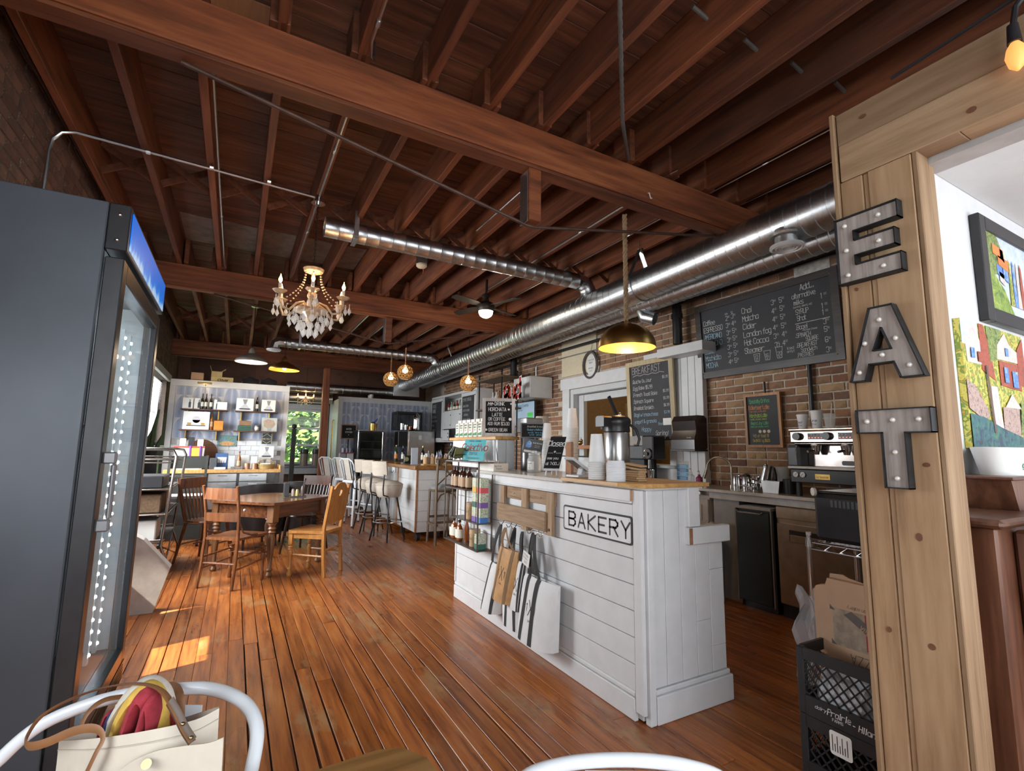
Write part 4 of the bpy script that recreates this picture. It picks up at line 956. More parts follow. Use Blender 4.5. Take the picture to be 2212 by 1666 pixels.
# ---------------------------------------------------------------- raised white cabinet at the far end of the counter
gb = E('display_cabinet', (2.1, 3.9, 1.125), 'raised white box with wooden cap at the far end of the counter', 'cabinet')
GX0, GX1, GY0, GY1 = 1.93, 2.10, 3.73, 4.70
MB().box(GX0+.012, GX1+.0, GY0+.012, GY1-.01, 1.127, 1.375).build('body', WHITE, gb)
for k in range(4): MB().box(GX0, GX0+.011, GY0+.04+k*.23, GY0+.267+k*.23, 1.128, 1.375, .002).build('side_board', WHITE, gb)
for k in range(2): MB().box(GX0+.012+k*.085, GX0+.094+k*.085, GY0, GY0+.011, 1.128, 1.375, .002).build('end_board', WHITE, gb)
MB().box(GX0-.03, GX1+.03, GY0-.04, GY1+.02, 1.376, 1.404, .003).build('wooden_cap', BUTCH, gb)
# row of takeaway bags with green print
BAGW = plain('cream_paper_bag', (.70, .66, .58), .6, var=.05)
GRN2 = plain('bag_green', (.02, .20, .07), .5)
for k in range(7):
    y = 4.60-k*.105; e = E('coffee_bag', (1.97, y, 1.404), 'cream coffee bag with green print, %s in the row on the wooden cap' % ('farthest', 'second farthest', 'third farthest', 'middle one', 'third nearest', 'second nearest', 'nearest')[k], 'coffee bag', 'cream coffee bags on the display cabinet')
    m = MB(); m.box(1.935, 2.005, y-.043, y+.043, 1.4045, 1.545, .006); m.box(1.962, 1.978, y-.043, y+.043, 1.545, 1.575); m.build('bag', BAGW, e)
    m = MB(); fn = onX(1.9345); m.prism([(-y-.036, 1.42), (-y+.036, 1.42), (-y+.036, 1.45), (-y+.01, 1.446), (-y-.036, 1.438)], fn, 0, .0006)
    for r in range(3): ctext(m, ('green', 'bean', 'co')[r], -y, 1.515-r*.024, .014, fn, .2, off=.0008)
    m.build('print', GRN2, e)
# letter board DRINK HORCHATA
FELT = plain('black_felt', (.012, .012, .013), .9, var=.2)
WWASH = wood('whitewashed_wood', (.45, .40, .37), (.62, .58, .55), (.72, .69, .66), axis=2, rough=(.6, .8), gscale=5)
WLET = plain('white_letters', (.85, .85, .84), .5, var=.02)
def lboard(loc, rz, wd, ht, lean, lines, label, frame, fw_, mat_let=WLET, th=.016, felt=FELT, name='letter_board', cat='sign', back=None):
    """standing board: origin bottom centre, faces local -Y, leaning back"""
    e = E(name, loc, label, cat, rz=rz)
    R = Matrix.Rotation(-lean, 3, 'X'); f = lambda u, v, o=0: R @ Vector((u, -o, v))
    def bar(nm, a, b_, c, d, o0, o1, mt):
        m = MB(); m.prism([(a, c), (b_, c), (b_, d), (a, d)], f, o0, o1); return m.build(nm, mt, e, False)
    bar('panel', -wd/2+fw_*.6, wd/2-fw_*.6, fw_*.6, ht-fw_*.6, 0, th*.6, felt)
    if fw_ > 0:
        bar('frame_bar', -wd/2, -wd/2+fw_, 0, ht, 0, th, frame); bar('frame_bar', wd/2-fw_, wd/2, 0, ht, 0, th, frame)
        bar('frame_bar', -wd/2+fw_, wd/2-fw_, 0, fw_, 0, th, frame); bar('frame_bar', -wd/2+fw_, wd/2-fw_, ht-fw_, ht, 0, th, frame)
    bymat = {}
    for ln in lines:
        s, uc, v, h = ln[:4]; mt = ln[4] if len(ln) > 4 and ln[4] else mat_let; kw = ln[5] if len(ln) > 5 else {}
        m = bymat.setdefault(mt.name, (MB(), mt))[0]; ctext(m, s, uc, v, h, f, kw.get('w', .12), kw.get('sp', 1), th*.6+.0008, kw.get('jit', 0), kw.get('slant', 0), kw.get('cw', .5))
    for nm, (m, mt) in bymat.items(): m.build('lettering', mt, e, False)
    return e, f
e, f = lboard((1.985, 3.80, 1.4045), -.42, .285, .335, .10, [('DRINK', .01, .272, .030), ('HORCHATA', -.01, .222, .030), ('LATTE', -.01, .176, .028), ('OR COFFEE', -.015, .138, .026), ('ADD RUM $3.00', 0, .098, .026, None, {'sp': .95}), ('GREEN BEAN', -.005, .044, .026)],
       'white framed letter board reading drink horchata latte on the display cabinet', WWASH, .028)
m = MB()
for (u, v, r, n) in ((.108, .288, .011, 5), (.088, .237, .012, 6), (.10, .151, .013, 12), (-.108, .057, .010, 12)):
    p = []
    for i in range(2*n): rr = r if i % 2 == 0 or n > 8 else r*.5; p.append((u+rr*math.cos(PI*i/n+PI/2), v+rr*math.sin(PI*i/n+PI/2)))
    m.prism(p, f, .0098, .0112)
for dx in (0, .018, .032): seg(m, (-.095+dx, .272), (-.09+dx, .295), .006, f, .0106); seg(m, (-.09+dx, .295), (-.078+dx, .283), .006, f, .0106)
m.build('symbols', WLET, e, False)
# teal coffee sign leaning on the cabinet, straw box, mail rack
TEAL = plain('teal_enamel', (.06, .40, .44), .35, var=.08); RUST = plain('rust_red_print', (.28, .06, .03), .5); DKP = plain('dark_print', (.03, .04, .05), .5)
e, f = lboard((1.795, 3.90, 1.197), -1.02, .215, .185, .20, [('PROUDLY SERVING', 0, .162, .013, DKP), ('Colectivo', .0, .085, .058, RUST, {'w': .15, 'slant': .25, 'sp': .82, 'cw': .56}), ('COFFEE', 0, .048, .022, DKP), ('* GOOD MOODS MADE HERE *', 0, .014, .009, DKP)], 'teal enamel sign reading Colectivo coffee standing on the wire rack', TEAL, 0, DKP, .006, TEAL, 'coffee_sign')
bx_ = E('straw_box', (1.84, 3.60, 1.1245), 'low cream box full of wrapped straws with a pencil standing in it', 'box')
for a in ((1.78, 1.79, 3.48, 3.74), (1.90, 1.91, 3.48, 3.74)): MB().box(a[0], a[1], a[2], a[3], 1.1245, 1.185).build('side', BAGW, bx_)
for a in (3.48, 3.73): MB().box(1.79, 1.90, a, a+.01, 1.1245, 1.185).build('side', BAGW, bx_)
MB().box(1.79, 1.90, 3.49, 3.73, 1.1246, 1.13).build('bottom', BAGW, bx_)
m = MB()
for k in range(48): m.cyl((1.796+random.random()*.096, 3.50+random.random()*.22, 1.132), (1.796+random.random()*.096, 3.50+random.random()*.22, 1.195+random.random()*.012), .003, n=5)
m.build('straws', plain('straw_paper', (.66, .58, .54), .6, var=.2), bx_)
m = MB(); fn = onY(3.4798); text(m, 'Be Kind', 1.79, 1.158, .012, fn, .12, off=.0005); text(m, 'Thanks', 1.80, 1.138, .012, fn, .12, off=.0005); m.build('lettering', DKP, bx_)
e = E('pencil', (1.88, 3.62, 1.19), 'black pencil sticking up out of the straw box', 'pencil')
m = MB(); m.cyl((1.885, 3.60, 1.14), (1.875, 3.62, 1.30), .004, n=6); m.build('shaft', BLACK, e); m = MB(); m.cyl((1.875, 3.62, 1.30), (1.874, 3.622, 1.318), .004, .001, 6); m.build('tip', plain('bare_pencil_wood', (.6, .4, .2), .7), e)
# ---------------------------------------------------------------- metal wall rack with bottles, tins and tea boxes
RACKM = plain('gunmetal', (.16, .135, .115), .4, .8, var=.2)
rk = E('metal_rack', (1.72, 3.8, .5), 'open gunmetal shelf rack fixed to the counter front', 'rack')
RXF, RXB, RY0, RY1 = 1.645, 1.764, 3.465, 4.14
ZB, ZM, ZU, ZT = .53, .73, .965, 1.19; YM = 3.70
def rbar(p, q, nm='bar'): MB().xbox(((p[0]+q[0])/2, (p[1]+q[1])/2, (p[2]+q[2])/2), (abs(p[0]-q[0])+.010, abs(p[1]-q[1])+.010, abs(p[2]-q[2])+.010)).build(nm, RACKM, rk)
for x in (RXF, RXB):
    rbar((x, RY0, ZB), (x, RY0, 1.185 if x == RXF else 1.10), 'upright'); rbar((x, RY1, ZB), (x, RY1, ZT), 'upright')
    rbar((x, RY0, ZT), (x, RY1, ZT), 'top_rail'); rbar((x, YM, ZM), (x, YM, ZU), 'upright'); rbar((x, 3.97, ZM), (x, 3.97, ZU), 'upright')
rbar((RXF, RY1, ZT), (RXB, RY1, ZT), 'top_rail'); rbar((RXF, RY0, ZT), (RXB, RY0, ZT), 'top_rail')
for z, a, b_ in ((ZB, RY0, RY1), (ZM, RY0, 3.99), (ZU, YM, RY1)): MB().box(RXF-.005, RXB, a-.005, b_+.005, z-.005, z+.003).build('shelf', RACKM, rk)
MB().box(RXF, RXB, 3.6, RY1, ZT-.003, ZT+.004).build('shelf', RACKM, rk)
AMB = plain('dark_syrup_glass', (.045, .015, .008), .1, var=.1); KRAFT = plain('kraft_label', (.50, .34, .21), .7, var=.08); KRAFT2 = plain('kraft_tube', (.46, .29, .15), .7, var=.08)
MAPLE = plain('maple_syrup', (.42, .10, .015), .08, var=.15, Transmission_Weight=.4); LAB = plain('cream_label', (.70, .70, .58), .6)
def bottle(name, prof, mat, label, cat, group, capmat=BLACK, lab=None, labmat=KRAFT, n=16, sq=None):
    e = E(name, (0, 0, 0), label, cat, group)
    m = MB(); m.lathe([(0, 0.0)]+prof, (0, 0, 0), n)
    if sq: m.v = [(x*sq, y, z) for x, y, z in m.v]
    m.build('glass_body', mat, e, False)
    top = prof[-1][1]; r = prof[-1][0]
    m = MB(); m.cyl((0, 0, top-.002), (0, 0, top+.018), r*1.25, n=12); m.build('cap', capmat, e, False)
    if lab:
        m = MB(); m.lathe([(lab[2], lab[0]), (lab[2], lab[1])], (0, 0, 0), n)
        if sq: m.v = [(x*sq, y, z) for x, y, z in m.v]
        m.build('label', labmat, e, False)
    return e
G = 'syrup bottles on the rack'
sb = bottle('syrup_bottle', [(.030, 0), (.032, .004), (.032, .10), (.026, .118), (.012, .135), (.011, .155)], AMB, 'dark syrup bottle with kraft label, farthest of the five on the top rack shelf', 'bottle', G, BLACK, (.012, .092, .0325))
names = ['second farthest', 'middle one', 'second nearest', 'nearest']
mv(sb, (1.71, 4.09, ZU+.003))
for k in range(4): dup(sb, (1.705+.012*(k % 2), 4.02-k*.075, ZU+.003), 0, 'dark syrup bottle with kraft label, %s of the five on the top rack shelf' % names[k], G)
mb_ = bottle('maple_bottle', [(.034, 0), (.044, .01), (.052, .045), (.048, .085), (.03, .12), (.012, .135), (.011, .15)], MAPLE, 'oval maple syrup bottle with cream label, front one on the lowest rack shelf', 'bottle', 'maple syrup bottles', BLACK, (.025, .095, .0525), LAB, 20, .6)
mv(mb_, (1.70, 3.935, ZB+.003)); dup(mb_, (1.705, 4.06, ZB+.003), .3, 'oval maple syrup bottle behind the front one on the lowest rack shelf', 'maple syrup bottles')
e = bottle('syrup_bottle', [(.022, 0), (.022, .10), (.010, .15), (.009, .17)], MAPLE, 'slim amber bottle beside the maple syrup on the lowest rack shelf', 'bottle', None, BLACK)
mv(e, (1.735, 3.86, ZB+.003))
def tube_tin(loc, label):
    e = E('kraft_canister', loc, label, 'canister', 'kraft canisters on the rack'); x, y, z = loc
    m = MB(); m.cyl((x, y, z), (x, y, z+.125), .043, n=24); m.build('body', KRAFT2, e)
    m = MB(); m.cyl((x, y, z+.0955), (x, y, z+.130), .0445, n=24); m.build('lid', KRAFT, e)
    m = MB(); c = lambda u, v, o=0: Vector((x-(.0435+o)*math.cos(u/.0435+.25), y-(.0435+o)*math.sin(u/.0435+.25), z+v))
    for a, b_ in (((-.018, .03), (.018, .03)), ((.018, .03), (.018, .075)), ((.018, .075), (-.018, .075)), ((-.018, .075), (-.018, .03))): seg(m, a, b_, .002, c, .0006)
    ctext(m, 'TEA', 0, .055, .011, c, .15, off=.0006); m.build('lettering', DKP, e)
tube_tin((1.715, 3.66, ZB+.0035), 'kraft paper canister on the lowest rack shelf'); tube_tin((1.715, 3.74, ZM+.0035), 'kraft paper canister on the middle rack shelf')
PRT = daub('tea_print', [(.70, .68, .60), (.30, .42, .20), (.75, .74, .66), (.55, .20, .16), (.66, .62, .52)], 45)
def tea(x, y, z, col, nm, label):
    e = E('tea_box', (x, y, z), label, 'tea box', 'tea boxes on the rack')
    m = MB(); m.box(x-.033, x+.033, y-.036, y+.036, z+.0005, z+.041, .001); m.build('lower_band', plain('tea_'+nm, col, .5, var=.05), e)
    m = MB(); m.box(x-.033, x+.033, y-.036, y+.036, z+.0412, z+.112, .001); m.build('printed_top', PRT, e)
    m = MB(); fn = onX(x-.0332); 
    m.prism([(-y+.004, z+.055), (-y+.031, z+.055), (-y+.031, z+.103), (-y+.004, z+.103)], fn, 0, .0004); m.build('label', LAB, e)
    m = MB()
    for r in range(4): seg(m, (-y+.008, z+.094-r*.011), (-y+.026, z+.094-r*.011), .002, fn, .0008)
    m.build('lettering', GRN2, e)
for k, (y, z, col, nm) in enumerate(((3.505, ZM+.226, (.75, .11, .12), 'red'), (3.505, ZM+.114, (.20, .10, .34), 'purple'), (3.505, ZM+.002, (.06, .22, .55), 'blue'), (3.59, ZM+.226, (.65, .40, .05), 'yellow'), (3.59, ZM+.114, (.04, .13, .08), 'green'), (3.59, ZM+.002, (.20, .10, .34), 'purple'))):
    pos = ('top', 'middle', 'bottom')[k % 3]; tea(1.70, y, z+.0015, col, nm, '%s tea box, %s of the %s stack on the rack' % (nm, pos, 'nearer' if k < 3 else 'farther'))
tea(1.70, 3.53, ZB+.003, (.04, .17, .12), 'teal', 'dark green tea box on the lowest rack shelf')
# black desk rack with papers on top
e = E('paper_rack', (1.72, 4.05, ZT+.004), 'black wire rack stuffed with cards on the metal rack', 'rack')
m = MB()
for k in range(4):
    y = 3.98+k*.055; m.tube([(1.66, y, ZT+.006), (1.66, y, ZT+.05+.012*k), (1.78, y, ZT+.06+.012*k), (1.78, y, ZT+.006)], .004, 5)
for x in (1.66, 1.78):
    for z in (.006, .03): m.tube([(x, 3.97, ZT+z), (x, 4.16, ZT+z)], .003, 5)
m.build('wire_frame', BLACKM, e)
for k, (c, nm) in enumerate((((.25, .25, .10), 'olive_card'), ((.05, .05, .05), 'black_card'), ((.5, .5, .48), 'grey_card'))):
    m = MB(); m.xbox((1.715, 4.01+k*.05, ZT+.07), (.10, .004, .10), (.5, .2*k, .1)); m.build('card', plain(nm, c, .5), e)
# ---------------------------------------------------------------- pallet wood bag hanger with tote bags
PALM = wood('pallet_wood', (.22, .13, .07), (.36, .24, .14), (.46, .33, .21), axis=1, rough=(.7, .9), gscale=4, bmp=.4)
PALV = wood('pallet_wood_upright', (.22, .13, .07), (.36, .24, .14), (.46, .33, .21), axis=2, rough=(.7, .9), gscale=4, bmp=.4)
ph = E('pallet_hanger', (1.76, 2.97, .76), 'weathered pallet wood panel with coat hooks on the counter front', 'hanger')
for y0, y1, z0, z1 in ((3.25, 3.31, .775, 1.03), (2.93, 3.0, .755, 1.03), (2.615, 2.69, .765, 1.03)): MB().box(1.752, 1.771, y0, y1, z0, z1, .002).build('pallet_upright', PALV, ph)
MB().box(1.772, 1.787, 2.615, 3.30, .945, 1.028, .002).build('pallet_slat', PALM, ph); MB().box(1.735, 1.751, 2.675, 3.33, .785, .905, .003).build('pallet_slat', PALM, ph)
HOOKY = (3.235, 3.12, 3.05, 2.84, 2.76, 2.70)
for y in HOOKY:
    m = MB(); m.tube([(1.755, y, .80), (1.745, y, .775), (1.725, y-.008, .755), (1.708, y-.01, .757), (1.70, y-.008, .775)], .003, 6); m.build('hook', CHROME, ph)
for y, z in ((3.14, .985), (2.78, .985)): m = MB(); m.ball((1.771, y, z), .006, 8, 5); m.build('nail', STEEL, ph)
m = MB(); m.cyl((1.753, 2.65, .80), (1.748, 2.65, .80), .009, n=10); m.build('bolt', ROD, ph)
CANV = plain('white_canvas', (.66, .66, .65), .75, var=.06, scale=12); STRP = plain('black_webbing', (.022, .022, .022), .8); TYV = plain('tan_washed_paper', (.48, .26, .10), .65, var=.22, scale=16); BRW = plain('brown_webbing', (.20, .12, .055), .8); INK = plain('black_ink', (.02, .02, .02), .6)
def tote(y0, y1, z0, z1, x, hook_y, hook_z, body, strap, label, th=.05, skew=0, logo=True, tilt=0, straps=(.2, .8), ltext=('1', 'X', '1'), lscale=1.0):
    """bag hanging on the counter face: front sheet with folds, gussets, two webbing stripes and handles"""
    yc = (y0+y1)/2; e = E('tote_bag', (x, yc, z0), label, 'tote bag'); w_ = y0-y1; h = z1-z0
    def fr(u, v, o=0):   # u 0..1 from far to near, v 0..1 up
        bul = .35+.65*math.sin(PI*min(1, max(0, u)))**.7; fold = .006*math.sin(u*9+v*3)*(1-v*.5)
        d = th*(.30+.70*(1-v)**.6)*bul+fold; yy = y0-w_*u+skew*(1-v)
        return Vector((x+.012-d-o, yy, z0+h*v+.010*math.sin(u*PI)*(-1 if v < .02 else 0)))
    m = MB(); m.grid(fr, 14, 14)
    bk = lambda u, v: Vector((x+.014, y0-w_*u+skew*(1-v), z0+h*v))
    m.grid(lambda u, v: bk(1-u, v), 2, 14)
    for uu in (0, 1):
        m.grid(lambda s, v: (fr(uu, v).lerp(bk(uu, v), s) if uu else bk(uu, v).lerp(fr(uu, v), s)), 2, 14)
    m.grid(lambda u, s: bk(u, 0).lerp(fr(u, 0), s), 14, 1)
    m.build('bag_body', body, e)
    for s in straps:
        m = MB(); m.grid(lambda u, v: fr(s-.055+.11*u, v*1.0, .0015), 2, 14); m.build('stripe', strap, e)
    hp = Vector((x-.012, hook_y, hook_z))
    for s, dx in ((straps[0], 0), (straps[-1], .006)):
        a = fr(s, 1, .001)
        pts = [a.lerp(hp+Vector((dx, 0, 0)), t/8)+Vector((-.016*math.sin(PI*t/8), 0, 0)) for t in range(9)]
        m = MB(); m.tube(pts, [(.018, .0025) if i < 8 else (.012, .003) for i in range(9)], 6, flat=(0, 1, 0)); m.build('handle', strap, e)
    if logo:
        m = MB(); sc_ = .075*lscale; lf = lambda u, v, o=0: fr(.5+(u/w_), .52+v/h, .002+o)
        text(m, 'X', -.030*lscale, -sc_*.5, sc_*1.1, lf, .07); text(m, '1', -.058*lscale, -sc_*.25, sc_*.55, lf, .09); text(m, '1', .040*lscale, -sc_*.25, sc_*.55, lf, .09)
        ctext(m, 'BAKED', 0, -sc_*.95, .010*lscale, lf, .12); m.build('printed_logo', INK, e)
    return e
tote(3.42, 3.18, .135, .47, 1.735, 3.235, .755, CANV, STRP, 'white tote with black straps hanging farthest from the BAKERY sign', .09, .06, False)
tote(3.25, 2.98, .10, .40, 1.745, 3.05, .757, CANV, STRP, 'white tote mostly hidden behind the tan paper tote', .05, -.04, False, straps=(.3, .75))
tote(3.20, 2.94, .265, .615, 1.695, 3.09, .755, TYV, BRW, 'tan washed paper tote with brown webbing straps', .06, .07)
tote(3.015, 2.86, .25, .56, 1.715, 2.90, .757, CANV, STRP, 'narrow white tote squeezed beside the tan tote', .05, .03, straps=(.75, .9))
tote(2.905, 2.50, .125, .50, 1.722, 2.755, .757, CANV, STRP, 'large white tote with black straps nearest the BAKERY sign', .10, .02, straps=(.25, .56), lscale=1.05)
tote(2.93, 2.72, .17, .42, 1.755, 2.83, .757, CANV, STRP, 'white tote behind the large one with only its black straps showing', .02, 0, False)
e = E('price_card', (1.665, 2.80, .60), 'small white handwritten price card pinned on the tote straps', 'card')
fP = onP((1.672, 2.845, .575), (0, -1, -.25), (0, -.25, 1), (-1, 0, 0)); m = MB(); m.prism([(0, 0), (.085, 0), (.085, .085), (0, .085)], fP, 0, .001); m.build('card', PAPB, e)
m = MB(); text(m, 'Fill tote', .01, .06, .012, fP, .1, off=.0015, jit=.05); text(m, 'Friday', .01, .04, .012, fP, .1, off=.0015, jit=.05); text(m, '$ 10', .03, .015, .012, fP, .1, off=.0015, jit=.05); m.build('lettering', INK, e)
# ---------------------------------------------------------------- BAKERY sign
SGN = plain('white_tin', (.74, .75, .76), .3, var=.03)
e = E('bakery_sign', (1.78, 2.23, .82), 'white tin sign with black border reading BAKERY', 'sign')
sy0, sy1, sz0, sz1 = 2.535, 1.937, .822, .967
def rrect(u0, u1, v0, v1, r, n=5):
    P = []
    for cx, cy, a in ((u1-r, v0+r, -PI/2), (u1-r, v1-r, 0), (u0+r, v1-r, PI/2), (u0+r, v0+r, PI)):
        for i in range(n+1): P.append((cx+r*math.cos(a+PI/2*i/n), cy+r*math.sin(a+PI/2*i/n)))
    return P
fn = onX(1.786)
m = MB(); m.prism(rrect(-sy0, -sy1, sz0, sz1, .016), fn, 0, .004); m.build('border', INK, e)
m = MB(); m.prism(rrect(-sy0+.010, -sy1-.010, sz0+.010, sz1-.010, .009), fn, .0035, .0052); m.build('plate', SGN, e)
m = MB(); text(m, 'BAKERY', -sy0+.058, .855, .078, fn, .145, sp=1.12, off=.006, cw=.80); m.build('lettering', INK, e)
for y in (sy0-.02, sy1+.02):
    for z in (sz0+.018, sz1-.018): m = MB(); m.ball((1.781, y, z), .003, 6, 4); m.build('screw', STEEL, e)
# ---------------------------------------------------------------- things standing on the bakery counter
CUPW = plain('white_paper_cup', (.74, .74, .73), .5, var=.03); LIDW = plain('white_lid', (.78, .79, .80), .3, var=.02)
def cup_stack(loc, n, label, rb=.046, rt=.031, h=.115, step=.0115, group=None):
    """upside-down nested paper cups"""
    x, y, z = loc; e = E('cup_stack', loc, label, 'paper cups', group)
    m = MB(); zt = z+n*step
    m.lathe([(rb, zt), (rt, zt+h), (rt-.002, zt+h+.001), (rt-.003, zt+h-.004), (0, zt+h-.004)], (x, y, 0), 26); m.build('top_cup', CUPW, e)
    for i in range(n):
        zz = z+i*step; m = MB(); m.lathe([(rb+.001, zz+.001), (rb+.0035, zz+.0035), (rb+.001, zz+.006), (rb-.0008, zz+step+.001)], (x, y, 0), 26); m.build('cup_rim', CUPW, e)
    return e
cup_stack((1.80, 2.235, 1.134), 9, 'tall stack of white paper cups at the counter edge', .047, .032, .152)
cup_stack((2.26, 3.10, 1.1245), 31, 'tallest stack of white paper cups behind the closed sign', .045, .030, .145, .0112)
cup_stack((2.24, 3.42, 1.1245), 24, 'shorter stack of white paper cups behind the small framed sign', .045, .031, .12, .0112)
e = E('lid_stack', (1.81, 2.085, 1.134), 'stack of white plastic cup lids beside the paper cups', 'lids')
for i in range(13):
    z = 1.1342+i*.0075; m = MB(); m.lathe([(.051, z), (.053, z+.002), (.0515, z+.004), (.050, z+.0076)], (1.81, 2.085, 0), 28); m.build('lid_rim', LIDW, e)
m = MB(); z = 1.134+13*.0075; m.lathe([(.050, z), (.046, z+.004), (.044, z+.012), (.0, z+.0125)], (1.81, 2.085, 0), 28); m.build('top_lid', LIDW, e)
for i in range(7):
    z = 1.1342+i*.0115; m = MB(); yy = 2.06+random.uniform(-.006, .006)
    a = random.uniform(-.12, .12)+(.25 if i > 4 else 0); m.xbox((1.925, yy, z+.0056), (.062, .105, .011), (0 if i < 5 else .12, .0, a), .002)
    if i >= 5: m.v = [(p[0], p[1], p[2]+.006*(i-4)) for p in m.v]
    o = m.build('cup_sleeve', KRAFT2); tag(o, 'kraft cup sleeve, %s in the stack beside the white lids' % ('lowest', 'second lowest', 'third lowest', 'middle', 'third from the top', 'second from the top', 'topmost')[i], 'cup sleeve', 'kraft cup sleeves on the counter')
ap = E('airpot', (2.16, 2.50, 1.134), 'tall steel airpot with black pump lid on the bakery counter', 'airpot')
x, y, z = 2.155, 2.47, 1.134
m = MB(); m.cyl((x, y, z), (x, y, z+.02), .083, n=32); m.build('base_ring', BLACK, ap)
m = MB(); m.lathe([(.080, z+.02), (.0825, z+.025), (.0825, z+.275), (.080, z+.28)], (x, y, 0), 36); m.build('steel_body', STEEL, ap)
m = MB(); m.lathe([(.081, z+.28), (.085, z+.285), (.083, z+.315), (.088, z+.33), (.092, z+.345), (.09, z+.365), (.07, z+.385), (.03, z+.392), (0, z+.392)], (x, y, 0), 32); m.build('lid', BLACK, ap)
m = MB(); m.prism([(-.045, .315), (.045, .315), (.045, .372), (.03, .382), (-.03, .382), (-.045, .372)], lambda u, v, w_: Vector((x-.055-w_, y+u*.9, z+v)), 0, .085); sp_ = m.build('spout_housing', BLACK, ap)
m = MB(); m.cyl((x-.12, y, z+.315), (x-.12, y, z+.298), .009, n=10); m.build('spout', BLACK, ap)
m = MB(); m.xbox((x-.01, y+.02, z+.45), (.026, .014, .15), (.0, -.50, .0), .004); m.build('pump_lever', BLACK, ap)
m = MB(); m.ball((x+.02, y-.01, z+.395), .014, 8, 6); m.build('pump_hinge', CHROME, ap)
m = MB(); m.tube([(x+.07, y-.05, z+.33), (x+.10, y-.075, z+.30), (x+.115, y-.085, z+.24), (x+.10, y-.085, z+.20), (x+.08, y-.07, z+.20)], (.009), 8); m.build('carry_handle', BLACK, ap)
# payment tablet on a white stand
POSW = plain('white_gloss_plastic', (.72, .73, .74), .25, var=.02); SCRN = plain('dark_screen', (.02, .025, .035), .08, var=.1)
e = E('payment_tablet', (1.93, 2.62, 1.125), 'white point of sale tablet tilted on its stand', 'tablet')
R = Matrix.Rotation(-.35, 3, 'Z') @ Matrix.Rotation(-.95, 3, 'Y'); cc = Vector((1.94, 2.60, 1.205)); fT = lambda u, v, o=0: cc+R @ Vector((-o, -u, v))
m = MB(); m.prism(rrect(-.10, .10, -.075, .075, .012), fT, -.006, .010); m.build('case', POSW, e)
m = MB(); m.prism(rrect(-.085, .085, -.055, .062, .004), fT, .0101, .0112); m.build('screen', SCRN, e)
m = MB(); m.box(1.90, 2.02, 2.54, 2.68, 1.1252, 1.14, .004); m.build('foot', POSW, e)
m = MB(); m.xbox((1.975, 2.605, 1.165), (.03, .08, .06), (0, .3, -.3), .004); m.build('neck', POSW, e)
# closed sign on a white easel
ez = E('easel', (1.86, 2.80, 1.125), 'little white table easel holding the closed sign', 'easel')
Rz = Matrix.Rotation(-.62, 3, 'Z'); ce = Vector((1.87, 2.80, 1.125)); EP = lambda u, d, v: ce+Rz @ Vector((u, d, v))
m = MB(); m.prism([(-.052, -.055), (.052, -.055), (.052, -.02), (-.052, -.02)], lambda u, v, w_: EP(u, v, .036+w_), 0, .012); m.build('ledge', POSW, ez)
for u in (-.032, .032): m = MB(); m.tube([EP(u*1.15, -.058, .001), EP(u, -.03, .045), EP(u*.6, .03, .19)], (.0055), 6); m.build('leg', POSW, ez)
m = MB(); m.tube([EP(0, .075, .001), EP(0, .03, .17)], .0055, 6); m.build('rear_leg', POSW, ez)
R2 = Rz @ Matrix.Rotation(-.22, 3, 'X') @ Matrix.Rotation(.0, 3, 'Y'); cs_ = EP(0, -.032, .050); fS = lambda u, v, o=0: cs_+R2 @ Vector((u+.22*v, -o, v))
e = E('closed_sign', cs_, 'small slanted blackboard reading closed see you at seven', 'sign')
m = MB(); m.prism([(-.052, 0), (.052, 0), (.052, .215), (-.052, .215)], fS, 0, .005); m.build('board', FELT, e)
m = MB(); ctext(m, 'Closed', .0, .15, .036, fS, .13, off=.0056, slant=.05, cw=.5, sp=.95); ctext(m, 'see you', -.005, .06, .016, fS, .14, off=.0056, cw=.55); ctext(m, 'at 7:00..!', .002, .022, .018, fS, .14, off=.0056, cw=.55)
ctext(m, '....*....', 0, .10, .022, fS, .12, off=.0056); m.build('lettering', WLET, e)
# glass jar with handwritten label
JG = glass('clear_glass', (.9, .95, .95), .02, 1.3, .30)
e = E('glass_jar', (2.03, 3.28, 1.125), 'clear glass tip jar with a handwritten paper label', 'jar')
m = MB(); m.lathe([(0, 1.127), (.052, 1.127), (.056, 1.135), (.056, 1.22), (.046, 1.238), (.044, 1.25), (.047, 1.255)], (2.03, 3.28, 0), 24); m.build('glass_body', JG, e)
m = MB(); m.lathe([(.048, 1.256), (.048, 1.268), (.02, 1.272), (.018, 1.28), (.02, 1.288), (0, 1.29)], (2.03, 3.28, 0), 24); m.build('lid', JG, e)
fj = lambda u, v, o=0: Vector((2.03-(.0572+o)*math.cos(u/.057+.55), 3.28-(.0572+o)*math.sin(u/.057+.55), v))
m = MB(); m.grid(lambda u, v: fj(-.036+.06*u, 1.145+.062*v), 6, 2); m.build('paper_label', PAPB, e)
m = MB(); text(m, 'Sweet', -.033, 1.188, .011, fj, .1, off=.001); text(m, '&', -.015, 1.170, .01, fj, .1, off=.001); text(m, 'Life', -.03, 1.152, .011, fj, .1, off=.001); m.build('lettering', INK, e)
